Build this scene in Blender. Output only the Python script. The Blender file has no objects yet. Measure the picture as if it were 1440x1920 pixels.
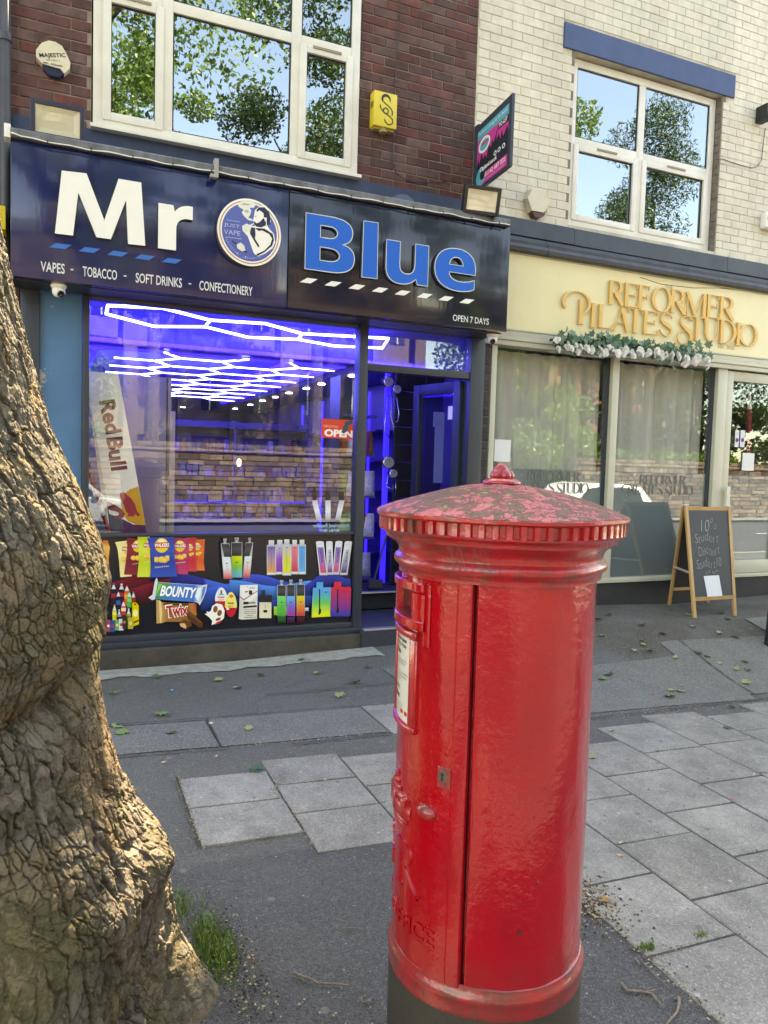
import bpy, bmesh, math, random
import numpy as np
from mathutils import Vector, Matrix
random.seed(7); rng = np.random.default_rng(7)
PI = math.pi
SC = bpy.context.scene
COL = SC.collection
# ------------------------------------------------------------------ camera, sky, sun, exposure
FL = 1415.5; YAW, PITCH, ROLL = [math.radians(a) for a in (23.61, -3.55, 1.675)]
H = 1.62
def cam_axes():
    cy, sy = math.cos(YAW), math.sin(YAW)
    f = np.array([sy, cy, 0]); rt = np.array([cy, -sy, 0]); up = np.array([0, 0, 1.])
    f2 = f*math.cos(PITCH)+up*math.sin(PITCH); up2 = -f*math.sin(PITCH)+up*math.cos(PITCH)
    return rt*math.cos(ROLL)+up2*math.sin(ROLL), -rt*math.sin(ROLL)+up2*math.cos(ROLL), f2
RT, UP, FW = cam_axes()
cd = bpy.data.cameras.new('camera'); cam = bpy.data.objects.new('camera', cd); COL.objects.link(cam)
cd.sensor_fit = 'HORIZONTAL'; cd.sensor_width = 36; cd.lens = 36*FL/1440
cd.clip_start = 0.05; cd.clip_end = 600
cam.matrix_world = Matrix(((RT[0], UP[0], -FW[0], 0), (RT[1], UP[1], -FW[1], 0), (RT[2], UP[2], -FW[2], H), (0, 0, 0, 1)))
SC.camera = cam
W = bpy.data.worlds.new('World'); SC.world = W; W.use_nodes = True
SUN_EL = math.radians(55); SUN_DIR = Vector((0.42*math.cos(SUN_EL), 0.9075*math.cos(SUN_EL), math.sin(SUN_EL)))
nt = W.node_tree; nt.nodes.clear()
o_ = nt.nodes.new('ShaderNodeOutputWorld'); b_ = nt.nodes.new('ShaderNodeBackground'); s_ = nt.nodes.new('ShaderNodeTexSky')
s_.sky_type = 'NISHITA'; s_.sun_disc = False; s_.sun_elevation = SUN_EL; s_.sun_rotation = math.atan2(0.42, 0.9075)
s_.dust_density = 0.6; s_.ozone_density = 1.2
b_.inputs['Strength'].default_value = 0.15
nt.links.new(s_.outputs[0], b_.inputs[0]); nt.links.new(b_.outputs[0], o_.inputs[0])
sd = bpy.data.lights.new('sun', 'SUN'); sd.energy = 4.6; sd.angle = math.radians(0.5); sd.color = (1, 0.95, 0.86)
so = bpy.data.objects.new('sun', sd); COL.objects.link(so); so.rotation_euler = (-SUN_DIR).to_track_quat('-Z', 'Y').to_euler()
so.location = SUN_DIR*30
SC.view_settings.view_transform = 'Standard'; SC.view_settings.look = 'None'; SC.view_settings.gamma = 1
SC.view_settings.use_curve_mapping = False
SC.view_settings.exposure = 3.0
try:
    SC.view_settings.use_white_balance = True; SC.view_settings.white_balance_temperature = 10900; SC.view_settings.white_balance_tint = 12
except Exception: pass
try:
    SC.cycles.max_bounces = 8; SC.cycles.transparent_max_bounces = 16; SC.cycles.diffuse_bounces = 3
    SC.cycles.glossy_bounces = 4; SC.cycles.sample_clamp_indirect = 6; SC.cycles.caustics_reflective = False
except Exception: pass

def at(px, py, Y):
    """surveying: the photograph's point (px, py) taken onto the vertical plane y = Y (metres)"""
    d = RT*((px-720)/FL) - UP*((py-960)/FL) + FW
    p = d*(Y/d[1]); return Vector((p[0], p[1], p[2]+H))

# ------------------------------------------------------------------ helpers
def tag(o, label=None, cat=None, group=None, kind=None):
    if label: o['label'] = label
    if cat: o['category'] = cat
    if group: o['group'] = group
    if kind: o['kind'] = kind
    return o
def empty(name, loc=(0, 0, 0), label=None, cat=None, group=None, rz=0, kind=None):
    o = bpy.data.objects.new(name, None); COL.objects.link(o); o.location = loc; o.rotation_euler = (0, 0, rz)
    o.empty_display_size = 0.1
    return tag(o, label, cat, group, kind)
def srgb(h):
    h = h.lstrip('#'); v = [int(h[i:i+2], 16)/255 for i in (0, 2, 4)]
    return tuple((c/12.92 if c <= .04045 else ((c+.055)/1.055)**2.4) for c in v)
MATS = {}
def mat(name, color, rough=.6, metal=0, var=0, vscale=8, bump=0, bscale=60, coat=0, spec=.5, emit=None, estr=0, alpha=None, col2=None, objrand=0, detail=6, coords='Object', stretch=None, trans=0):
    if name in MATS: return MATS[name]
    m = bpy.data.materials.new(name); m.use_nodes = True; n = m.node_tree.nodes; l = m.node_tree.links
    b = n['Principled BSDF']; b.inputs['Base Color'].default_value = (*color, 1)
    b.inputs['Roughness'].default_value = rough; b.inputs['Metallic'].default_value = metal
    b.inputs['Specular IOR Level'].default_value = spec
    b.inputs['Coat Weight'].default_value = coat
    if trans: b.inputs['Transmission Weight'].default_value = trans
    if emit: b.inputs['Emission Color'].default_value = (*emit, 1); b.inputs['Emission Strength'].default_value = estr
    if var or bump or objrand:
        tc = n.new('ShaderNodeTexCoord'); mp = n.new('ShaderNodeMapping'); l.new(tc.outputs[coords], mp.inputs[0])
        if stretch: mp.inputs['Scale'].default_value = stretch
        vec = mp.outputs[0]
        if objrand:
            oi = n.new('ShaderNodeObjectInfo'); sc = n.new('ShaderNodeVectorMath'); sc.operation = 'SCALE'
            cmb = n.new('ShaderNodeCombineXYZ')
            for k in range(3): l.new(oi.outputs['Random'], cmb.inputs[k])
            sc.inputs['Scale'].default_value = 37; l.new(cmb.outputs[0], sc.inputs[0])
            ad = n.new('ShaderNodeVectorMath'); l.new(vec, ad.inputs[0]); l.new(sc.outputs[0], ad.inputs[1]); vec = ad.outputs[0]
        if var or objrand:
            nz = n.new('ShaderNodeTexNoise'); nz.inputs['Scale'].default_value = vscale; nz.inputs['Detail'].default_value = detail
            nz.inputs['Roughness'].default_value = .65; l.new(vec, nz.inputs['Vector'])
            c2 = col2 or tuple(c*(1-var) for c in color)
            mx = n.new('ShaderNodeMix'); mx.data_type = 'RGBA'
            mx.inputs[6].default_value = (*color, 1); mx.inputs[7].default_value = (*c2, 1)
            rp = n.new('ShaderNodeMapRange'); rp.inputs[1].default_value = .35; rp.inputs[2].default_value = .68
            l.new(nz.outputs[0], rp.inputs[0]); l.new(rp.outputs[0], mx.inputs[0]); out = mx.outputs[2]
            if objrand:
                hs = n.new('ShaderNodeHueSaturation'); mr = n.new('ShaderNodeMapRange'); mr.inputs[3].default_value = 1-objrand; mr.inputs[4].default_value = 1+objrand*.7
                l.new(oi.outputs['Random'], mr.inputs[0]); l.new(mr.outputs[0], hs.inputs['Value'])
                m2 = n.new('ShaderNodeMath'); m2.operation = 'MULTIPLY'; m2.inputs[1].default_value = 7.31; fr = n.new('ShaderNodeMath'); fr.operation = 'FRACT'
                l.new(oi.outputs['Random'], m2.inputs[0]); l.new(m2.outputs[0], fr.inputs[0])
                mr2 = n.new('ShaderNodeMapRange'); mr2.inputs[3].default_value = 1-objrand; mr2.inputs[4].default_value = 1+objrand*.4
                l.new(fr.outputs[0], mr2.inputs[0]); l.new(mr2.outputs[0], hs.inputs['Saturation'])
                l.new(out, hs.inputs['Color']); out = hs.outputs[0]
            l.new(out, b.inputs['Base Color'])
            rr = n.new('ShaderNodeMapRange'); rr.inputs[3].default_value = max(.02, rough-.08); rr.inputs[4].default_value = min(1, rough+.1)
            l.new(nz.outputs[0], rr.inputs[0]); l.new(rr.outputs[0], b.inputs['Roughness'])
        if bump:
            nb = n.new('ShaderNodeTexNoise'); nb.inputs['Scale'].default_value = bscale; nb.inputs['Detail'].default_value = 5; l.new(vec, nb.inputs['Vector'])
            bp = n.new('ShaderNodeBump'); bp.inputs['Strength'].default_value = 1; bp.inputs['Distance'].default_value = bump
            l.new(nb.outputs[0], bp.inputs['Height']); l.new(bp.outputs[0], b.inputs['Normal'])
            if coat: l.new(bp.outputs[0], b.inputs['Coat Normal'])
    MATS[name] = m; return m
def glass_mat(name, refl=.12, tint=(1, 1, 1), opac=0, opcol=(.5, .5, .5), wob=.00007):
    m = bpy.data.materials.new(name); m.use_nodes = True; n = m.node_tree.nodes; l = m.node_tree.links; n.clear()
    out = n.new('ShaderNodeOutputMaterial'); tr = n.new('ShaderNodeBsdfTransparent'); gl = n.new('ShaderNodeBsdfGlossy'); mx = n.new('ShaderNodeMixShader')
    tr.inputs[0].default_value = (*tint, 1); gl.inputs['Roughness'].default_value = .004; gl.inputs[0].default_value = (.78, .91, 1, 1)
    ge = n.new('ShaderNodeNewGeometry'); dt = n.new('ShaderNodeVectorMath'); dt.operation = 'DOT_PRODUCT'; l.new(ge.outputs['Normal'], dt.inputs[0]); l.new(ge.outputs['Incoming'], dt.inputs[1])
    def mm(op, a, b_=None):
        q = n.new('ShaderNodeMath'); q.operation = op; q.use_clamp = op == 'SUBTRACT'
        for i, w in enumerate((a, b_)):
            if w is None: continue
            if isinstance(w, (int, float)): q.inputs[i].default_value = w
            else: l.new(w, q.inputs[i])
        return q
    pw = mm('POWER', mm('SUBTRACT', 1.0, mm('ABSOLUTE', dt.outputs['Value']).outputs[0]).outputs[0], 5.0); lw = mm('ADD', mm('MULTIPLY', pw.outputs[0], .95).outputs[0], .04)
    ma = n.new('ShaderNodeMath'); ma.operation = 'MULTIPLY_ADD'; ma.inputs[1].default_value = 1.7; ma.inputs[2].default_value = refl; ma.use_clamp = True
    l.new(lw.outputs[0], ma.inputs[0]); l.new(ma.outputs[0], mx.inputs[0])
    nz = n.new('ShaderNodeTexNoise'); nz.inputs['Scale'].default_value = 2.2; nz.inputs['Detail'].default_value = 2
    tc = n.new('ShaderNodeTexCoord'); l.new(tc.outputs['Object'], nz.inputs['Vector'])
    bp = n.new('ShaderNodeBump'); bp.inputs['Distance'].default_value = wob*3; l.new(nz.outputs[0], bp.inputs['Height']); l.new(bp.outputs[0], gl.inputs['Normal'])
    base = tr.outputs[0]
    if opac:
        df = n.new('ShaderNodeBsdfDiffuse'); df.inputs[0].default_value = (*opcol, 1); tl = n.new('ShaderNodeBsdfTranslucent'); tl.inputs[0].default_value = (*opcol, 1)
        m1 = n.new('ShaderNodeMixShader'); m1.inputs[0].default_value = .35; l.new(df.outputs[0], m1.inputs[1]); l.new(tl.outputs[0], m1.inputs[2])
        m2 = n.new('ShaderNodeMixShader'); m2.inputs[0].default_value = opac; l.new(tr.outputs[0], m2.inputs[1]); l.new(m1.outputs[0], m2.inputs[2]); base = m2.outputs[0]
    l.new(base, mx.inputs[1]); l.new(gl.outputs[0], mx.inputs[2]); l.new(mx.outputs[0], out.inputs[0])
    return m
class MB:
    def __init__(s): s.v = []; s.f = []; s.c = []; s.smooth = False
    def add(s, vs, fs, col=None):
        k = len(s.v); s.v += [tuple(p) for p in vs]; s.f += [tuple(i+k for i in f) for f in fs]
        if col is not None: s.c += (list(col) if isinstance(col[0], (tuple, list)) else [col]*len(vs))
        return s
    def box(s, x0, x1, y0, y1, z0, z1, bev=0, M=None):
        if bev:
            b = bev; vs = []; bm = bmesh.new(); bmesh.ops.create_cube(bm, size=1)
            for v in bm.verts: v.co = Vector(((x0+x1)/2+v.co.x*(x1-x0), (y0+y1)/2+v.co.y*(y1-y0), (z0+z1)/2+v.co.z*(z1-z0)))
            bmesh.ops.bevel(bm, geom=bm.edges[:], offset=b, segments=2, affect='EDGES', profile=.6)
            vs = [v.co.copy() for v in bm.verts]; fs = [[v.index for v in f.verts] for f in bm.faces]; bm.free()
        else:
            vs = [Vector(p) for p in ((x0, y0, z0), (x1, y0, z0), (x1, y1, z0), (x0, y1, z0), (x0, y0, z1), (x1, y0, z1), (x1, y1, z1), (x0, y1, z1))]
            fs = [(0, 3, 2, 1), (4, 5, 6, 7), (0, 1, 5, 4), (1, 2, 6, 5), (2, 3, 7, 6), (3, 0, 4, 7)]
        if M is not None: vs = [M @ v for v in vs]
        return s.add(vs, fs)
    def prism(s, pts, y0, y1, M=None):
        """closed outline in x-z pulled from y0 to y1"""
        n = len(pts); vs = [Vector((p[0], y0, p[1])) for p in pts]+[Vector((p[0], y1, p[1])) for p in pts]
        fs = [tuple(range(n)), tuple(range(2*n-1, n-1, -1))]+[(i+n, (i+1) % n+n, (i+1) % n, i) for i in range(n)]
        if M is not None: vs = [M @ v for v in vs]
        return s.add(vs, fs)
    def tube(s, pts, r, n=8, cap=True):
        pts = [Vector(p) for p in pts]; rs = r if isinstance(r, (list, tuple)) else [r]*len(pts); vs = []; fs = []
        prev = None
        for i, p in enumerate(pts):
            t = (pts[min(i+1, len(pts)-1)]-pts[max(i-1, 0)]).normalized()
            a = t.cross(Vector((0, 0, 1))) if prev is None else prev - t*prev.dot(t)
            if a.length < 1e-3: a = t.cross(Vector((1, 0, 0)))
            a.normalize(); prev = a; b = t.cross(a)
            for k in range(n):
                an = 2*PI*k/n; vs.append(p+(a*math.cos(an)+b*math.sin(an))*rs[i])
        for i in range(len(pts)-1):
            for k in range(n): fs.append((i*n+k, i*n+(k+1) % n, (i+1)*n+(k+1) % n, (i+1)*n+k))
        if cap: fs.append(tuple(range(n-1, -1, -1))); fs.append(tuple(range((len(pts)-1)*n, len(pts)*n)))
        return s.add(vs, fs)
    def lathe(s, prof, n=32, c=(0, 0, 0), M=None):
        vs = []; fs = []
        for r, z in prof:
            for k in range(n): a = 2*PI*k/n; vs.append(Vector((c[0]+r*math.cos(a), c[1]+r*math.sin(a), c[2]+z)))
        for i in range(len(prof)-1):
            for k in range(n): fs.append((i*n+k, i*n+(k+1) % n, (i+1)*n+(k+1) % n, (i+1)*n+k))
        fs.append(tuple(range(n-1, -1, -1))); fs.append(tuple(range((len(prof)-1)*n, len(prof)*n)))
        if M is not None: vs = [M @ v for v in vs]
        return s.add(vs, fs)
    def mesh(s, name, m, smooth=False):
        me = bpy.data.meshes.new(name); me.from_pydata(s.v, [], s.f)
        if s.c and len(s.c) == len(s.v):
            ca = me.color_attributes.new('Col', 'FLOAT_COLOR', 'POINT')
            arr = np.ones((len(s.v), 4), dtype=np.float32); arr[:, :3] = np.array(s.c); ca.data.foreach_set('color', arr.ravel())
        if m: me.materials.append(m)
        if smooth or s.smooth: me.polygons.foreach_set('use_smooth', [True]*len(me.polygons))
        me.update(); return me
    def build(s, name, m, parent=None, smooth=False):
        return link(name, s.mesh(name, m, smooth), parent)
def wmat(o):
    return o.matrix_basis.copy() if o.parent is None else wmat(o.parent) @ o.matrix_parent_inverse @ o.matrix_basis
def link(name, me, parent=None, loc=None):
    o = bpy.data.objects.new(name, me); COL.objects.link(o)
    if parent is not None:
        o.parent = parent
        w = wmat(parent)
        o.matrix_parent_inverse = w.inverted()      # parts are modelled in world metres
    if loc is not None: o.location = loc
    return o
def fix_normals(me):
    bm = bmesh.new(); bm.from_mesh(me); bmesh.ops.recalc_face_normals(bm, faces=bm.faces); bm.to_mesh(me); bm.free()
def autosmooth(o, deg=35):
    me = o.data; bm = bmesh.new(); bm.from_mesh(me); bmesh.ops.recalc_face_normals(bm, faces=bm.faces)
    for f in bm.faces: f.smooth = True
    for e in bm.edges:
        if len(e.link_faces) == 2 and e.calc_face_angle() > math.radians(deg): e.smooth = False
    bm.to_mesh(me); bm.free(); return o
def text_geo(body, size=1, extrude=0, bold=0, xs=1, shear=0, space=1, align='LEFT', mirror=False):
    cu = bpy.data.curves.new('t', 'FONT'); cu.body = body; cu.size = size; cu.extrude = extrude; cu.offset = bold*size
    cu.shear = shear; cu.space_character = space; cu.align_x = align; cu.resolution_u = 3
    ob = bpy.data.objects.new('t', cu); COL.objects.link(ob)
    dg = bpy.context.evaluated_depsgraph_get(); me = bpy.data.meshes.new_from_object(ob.evaluated_get(dg))
    vs = [Vector((v.co.x*xs*(-1 if mirror else 1), v.co.y, v.co.z)) for v in me.vertices]; fs = [tuple(p.vertices) for p in me.polygons]
    bpy.data.objects.remove(ob); bpy.data.curves.remove(cu); bpy.data.meshes.remove(me)
    return vs, fs
def text_to(mb, body, x, y, z, w=None, h=None, size=None, extrude=0, bold=0, shear=0, col=None, ang=0, mirror=False, space=1, align='LEFT'):
    """text upright on an x-z plane at depth y facing -y; fitted to width w and cap height h (metres)"""
    vs, fs = text_geo(body, 1, 0, bold, 1, shear, space, 'LEFT', mirror)
    if not vs: return
    x0 = min(v.x for v in vs); x1 = max(v.x for v in vs); y0 = min(v.y for v in vs); y1 = max(v.y for v in vs)
    capy = y1-y0 if h is not None else 1
    if h is None: h = (y1-y0)*w/(x1-x0)
    if w is None: w = (x1-x0)*h/(y1-y0)
    out = []
    for v in vs:
        u = (v.x-x0)/(x1-x0)*w; t = (v.y-y0)/(y1-y0)*h
        if align == 'CENTER': u -= w/2; t -= h/2
        ca, sa = math.cos(ang), math.sin(ang); out.append((x+u*ca-t*sa, y, z+u*sa+t*ca))
    if extrude:
        n = len(out); back = [(p[0], y+extrude, p[2]) for p in out]
        # outline edges
        cnt = {}
        for f in fs:
            for i in range(len(f)):
                e = (f[i], f[(i+1) % len(f)]); cnt[e] = 1
        side = [(e[1], e[0], e[0]+n, e[1]+n) for e in cnt if (e[1], e[0]) not in cnt]
        mb.add(out+back, [tuple(f) for f in fs]+side, col)
    else: mb.add(out, fs, col)
class Print:
    """flat printing on an upright board: coloured outlines in thin layers"""
    def __init__(s, f, y): s.f = f; s.y = y; s.mb = MB(); s.k = 0; s.step = .00025
    def P(s, p): q = s.f(*p); return (q[0], s.y-s.k*s.step, q[1])
    def poly(s, pts, col):
        s.k += 1; c = [srgb(x) for x in col] if isinstance(col, list) else [srgb(col)]*len(pts)
        s.mb.add([s.P(p) for p in pts], [tuple(range(len(pts)))], c)
    def strip(s, L, R, cols):
        s.k += 1; n = len(L); vs = [s.P(p) for p in L]+[s.P(p) for p in R]; c = [srgb(x) for x in cols]*2
        s.mb.add(vs, [(i, i+1, n+i+1, n+i) for i in range(n-1)], c)
    def ell(s, cx, cy, rx, ry, col, ang=0, n=20, a0=0, a1=2*PI):
        pts = []
        for k in range(n+ (0 if abs(a1-a0-2*PI) < 1e-6 else 1)):
            a = a0+(a1-a0)*k/n; x = rx*math.cos(a); y = ry*math.sin(a)
            pts.append((cx+x*math.cos(ang)-y*math.sin(ang), cy+x*math.sin(ang)+y*math.cos(ang)))
        s.poly(pts, col)
    def bar(s, x0, y0, x1, y1, cols, tilt=0, w2=None):
        """vertical gradient bar, tilt shifts the top"""
        n = len(cols); L = [(x0+tilt*(1-i/(n-1)), y0+(y1-y0)*i/(n-1)) for i in range(n)]; R = [(x1+tilt*(1-i/(n-1)), y0+(y1-y0)*i/(n-1)) for i in range(n)]
        s.strip(L, R, cols)
    def text(s, body, x0, y0, x1, y1, col, ang=0, bold=0, shear=0, mirror=False, h=None):
        """text from baseline start (x0,y0) to end (x1,y1) in local units with height h"""
        s.k += 1; a = Vector(s.f(x0, y0)); b = Vector(s.f(x1, y1)); d = b-a
        hh = (Vector(s.f(x0, y0-h))-a).length
        text_to(s.mb, body, a.x, s.y-s.k*s.step, a.y, w=d.length, h=hh, ang=math.atan2(d.y, d.x), bold=bold, shear=shear, mirror=mirror, col=srgb(col))
def print_mat(name='printed_vinyl', rough=.25):
    if name in MATS: return MATS[name]
    m = bpy.data.materials.new(name); m.use_nodes = True; n = m.node_tree.nodes
    a = n.new('ShaderNodeAttribute'); a.attribute_name = 'Col'; m.node_tree.links.new(a.outputs[0], n['Principled BSDF'].inputs['Base Color'])
    n['Principled BSDF'].inputs['Roughness'].default_value = rough; MATS[name] = m; return m
VINYL = print_mat()
PAPER = print_mat('printed_paper', .6)

# ------------------------------------------------------------------ ground heights
def gz(x, y):
    xc = max(-15, min(2.5+5.5*max(0, min(1, y/1.5)), x)); yc = max(-18, min(6.3, y)); z = -.0367*xc+.0264*yc
    if y > 3.9:
        xs = [-3, 0, 1.3, 2.7, 3.4, 4.9, 5.9, 7.4, 12]; zs = [.09, .06, .056, .10, .18, .295, .262, .30, .20]
        zw = float(np.interp(x, xs, zs)); z0 = -.0367*xc+.0264*3.9
        t = min(1, (y-3.9)/1.6); t = t*t*(3-2*t) if x > 3 else min(1, (y-3.9)/2.0)
        z = z0*(1-t)+zw*t
    return z

# ------------------------------------------------------------------ materials
M_as = bpy.data.materials.new('asphalt'); M_as.use_nodes = True
def asphalt_nodes(m):
    n = m.node_tree.nodes; l = m.node_tree.links; b = n['Principled BSDF']; b.inputs['Roughness'].default_value = .88; b.inputs['Specular IOR Level'].default_value = .3
    g = n.new('ShaderNodeNewGeometry'); sx = n.new('ShaderNodeSeparateXYZ'); l.new(g.outputs['Position'], sx.inputs[0])
    def noise(sc, det=4, ro=.6):
        z = n.new('ShaderNodeTexNoise'); z.inputs['Scale'].default_value = sc; z.inputs['Detail'].default_value = det; z.inputs['Roughness'].default_value = ro; l.new(g.outputs['Position'], z.inputs['Vector']); return z.outputs[0]
    def mr(s, a, b_, c=0, d=1):
        r = n.new('ShaderNodeMapRange'); r.inputs[1].default_value = a; r.inputs[2].default_value = b_; r.inputs[3].default_value = c; r.inputs[4].default_value = d; l.new(s, r.inputs[0]); return r.outputs[0]
    def mix(f, a, b_):
        x = n.new('ShaderNodeMix'); x.data_type = 'RGBA'; l.new(f, x.inputs[0])
        for i, q in ((6, a), (7, b_)):
            if isinstance(q, tuple): x.inputs[i].default_value = (*q, 1)
            else: l.new(q, x.inputs[i])
        return x.outputs[2]
    def math_(op, a, b_):
        x = n.new('ShaderNodeMath'); x.operation = op
        for i, q in enumerate((a, b_)):
            if isinstance(q, (int, float)): x.inputs[i].default_value = q
            else: l.new(q, x.inputs[i])
        return x.outputs[0]
    big = noise(1.1, 5); mid = noise(9, 6, .7)
    new = mix(mr(big, .35, .7), (.135, .131, .126), (.094, .092, .090))
    old = mix(mr(big, .3, .7), (.185, .177, .160), (.135, .129, .114))
    # the older surfacing lies nearer the shops, its edge runs along the last row of slabs
    edge = math_('ADD', sx.outputs[1], math_('MULTIPLY', noise(14, 3), .02))
    base = mix(mr(edge, 2.86, 2.90), new, old)
    dirt = math_('MULTIPLY', mr(math_('ADD', sx.outputs[1], math_('MULTIPLY', mid, .9)), 4.7, 5.5), math_('MULTIPLY', mr(sx.outputs[0], 2.6, 3.6), mr(noise(2.2, 6, .7), .38, .6)))
    base = mix(math_('MULTIPLY', dirt, .8), base, (.125, .10, .070))
    moss = math_('MULTIPLY', mr(sx.outputs[0], 1.2, -.4), mr(noise(3.0, 5), .35, .7))
    base = mix(math_('MULTIPLY', moss, .45), base, (.095, .10, .058))
    vo = n.new('ShaderNodeTexVoronoi'); vo.inputs['Scale'].default_value = 150; l.new(g.outputs['Position'], vo.inputs['Vector'])
    wn = n.new('ShaderNodeSeparateColor'); l.new(vo.outputs['Color'], wn.inputs[0])
    sp = mix(mr(wn.outputs[0], .45, 1.0), (.05, .05, .05), (.33, .32, .29))
    base = mix(math_('MULTIPLY', mr(wn.outputs[1], .1, 1), .42), base, sp)
    vo2 = n.new('ShaderNodeTexVoronoi'); vo2.inputs['Scale'].default_value = 38; l.new(g.outputs['Position'], vo2.inputs['Vector'])
    w2 = n.new('ShaderNodeSeparateColor'); l.new(vo2.outputs['Color'], w2.inputs[0])
    chip = math_('MULTIPLY', mr(w2.outputs[0], .93, .95), mr(vo2.outputs[0], .16, .12))
    base = mix(chip, base, (.45, .42, .35))
    l.new(base, b.inputs['Base Color'])
    bp = n.new('ShaderNodeBump'); bp.inputs['Distance'].default_value = .009
    hsum = math_('ADD', math_('MULTIPLY', vo.outputs[0], -1.2), math_('MULTIPLY', mid, .8)); l.new(hsum, bp.inputs['Height']); l.new(bp.outputs[0], b.inputs['Normal'])
asphalt_nodes(M_as)
M_slab = mat('concrete_slab', (.285, .256, .214), .85, var=.35, vscale=5, col2=(.182, .163, .135), bump=.0016, bscale=120, objrand=.13)
def speckle(m, scale, amt, dark=(.05, .05, .05), light=(.5, .48, .43)):
    n = m.node_tree.nodes; l = m.node_tree.links; b = n['Principled BSDF']; src = b.inputs['Base Color'].links[0].from_socket
    g = n.new('ShaderNodeNewGeometry'); v = n.new('ShaderNodeTexVoronoi'); v.inputs['Scale'].default_value = scale; l.new(g.outputs['Position'], v.inputs['Vector'])
    s = n.new('ShaderNodeSeparateColor'); l.new(v.outputs['Color'], s.inputs[0])
    r = n.new('ShaderNodeMix'); r.data_type = 'RGBA'; r.inputs[6].default_value = (*dark, 1); r.inputs[7].default_value = (*light, 1); l.new(s.outputs[0], r.inputs[0])
    mr = n.new('ShaderNodeMapRange'); mr.inputs[1].default_value = .2; mr.inputs[2].default_value = 1; mr.inputs[4].default_value = amt; l.new(s.outputs[1], mr.inputs[0])
    x = n.new('ShaderNodeMix'); x.data_type = 'RGBA'; l.new(mr.outputs[0], x.inputs[0]); l.new(src, x.inputs[6]); l.new(r.outputs[2], x.inputs[7]); l.new(x.outputs[2], b.inputs['Base Color'])
speckle(M_slab, 170, .5)
M_red_brick = mat('red_brick', (.155, .052, .045), .8, var=.4, vscale=14, col2=(.085, .034, .034), bump=.0016, bscale=70, objrand=.34)
M_mortar = mat('mortar', (.30, .24, .20), .9, var=.3, vscale=9, bump=.002, bscale=50)
M_cream_brick = mat('cream_painted_brick', (.69, .64, .53), .6, var=.1, vscale=10, col2=(.60, .555, .45), bump=.0015, bscale=45, objrand=.05)
M_cream_mortar = mat('painted_mortar', (.66, .61, .50), .75, var=.35, vscale=3, bump=.002, bscale=60)
M_dark_brick = mat('dark_brick', (.055, .045, .042), .8, var=.4, vscale=12, bump=.002, bscale=60, objrand=.3)
M_upvc = mat('white_upvc', (.72, .70, .64), .35, var=.12, vscale=5, bump=.0003, bscale=30)
M_blue_paint = mat('dark_blue_paint', (.022, .045, .105), .6, var=.35, vscale=6, bump=.002, bscale=25)
M_blue_lintel = mat('blue_lintel_paint', (.045, .085, .20), .65, var=.12, vscale=5, bump=.0015, bscale=40)
M_slate = mat('dark_slate_paint', (.030, .048, .072), .5, var=.25, vscale=5, bump=.0015, bscale=20)
M_canopy = mat('weathered_grey_sheet', (.15, .16, .18), .5, var=.5, vscale=4, col2=(.07, .07, .07), bump=.002, bscale=16, stretch=(3, 1, 1))
M_anth = mat('anthracite_frame', (.028, .036, .050), .35, var=.15, vscale=6)
M_cream_frame = mat('cream_aluminium', (.50, .485, .38), .4, var=.08, vscale=4)
M_cream_sign = mat('cream_sign_panel', (.76, .665, .40), .22, var=.06, vscale=3)
M_gold = mat('gold_letter', (.74, .44, .13), .35, var=.05, vscale=10)
M_black = mat('black_plastic', (.012, .012, .014), .45)
M_plinth = mat('black_painted_plinth', (.022, .024, .026), .7, var=.3, vscale=6, bump=.002, bscale=30)
M_dirty = mat('grimy_render', (.040, .032, .024), .9, var=.5, vscale=5, col2=(.075, .065, .052), bump=.004, bscale=30)
M_white = mat('white_plastic', (.75, .74, .70), .4, var=.05, vscale=10)
M_conc_strip = mat('worn_painted_strip', (.36, .35, .30), .85, var=.4, vscale=14, bump=.002, bscale=60)
M_glass = glass_mat('shop_glass', .012)
M_glass_up = glass_mat('upper_glass', .26, (.3, .33, .36))
M_glass_pil = glass_mat('studio_glass', .02)
M_frost = glass_mat('frosted_film', .0, (1, 1, 1), .90, (.33, .40, .40))
def stain(m, scale, lo, hi=1.0, stretch=(1, 1, .45), thr=(.38, .66)):
    n = m.node_tree.nodes; l = m.node_tree.links; b = n['Principled BSDF']; src = b.inputs['Base Color'].links[0].from_socket
    g = n.new('ShaderNodeNewGeometry'); mp = n.new('ShaderNodeMapping'); mp.inputs['Scale'].default_value = stretch; l.new(g.outputs['Position'], mp.inputs[0])
    z = n.new('ShaderNodeTexNoise'); z.inputs['Scale'].default_value = scale; z.inputs['Detail'].default_value = 7; z.inputs['Roughness'].default_value = .65; l.new(mp.outputs[0], z.inputs['Vector'])
    r = n.new('ShaderNodeMapRange'); r.inputs[1].default_value = thr[0]; r.inputs[2].default_value = thr[1]; r.inputs[3].default_value = hi; r.inputs[4].default_value = lo; l.new(z.outputs[0], r.inputs[0])
    h = n.new('ShaderNodeHueSaturation'); l.new(r.outputs[0], h.inputs['Value']); l.new(src, h.inputs['Color']); l.new(h.outputs[0], b.inputs['Base Color'])
stain(M_red_brick, 1.6, .62, 1.12); stain(M_red_brick, 9, .75, 1.08); stain(M_mortar, 2.5, .55, 1.1)
stain(M_cream_brick, 1.1, .84, 1.03); stain(M_cream_brick, 7, .90, 1.02, (1.6, 1, .25)); stain(M_cream_mortar, 2.2, .60, 1.15)
stain(M_slab, 2.2, .80, 1.08, (1, 1, 1)); stain(M_slab, 11, .86, 1.03, (1, 1, 1))
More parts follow.
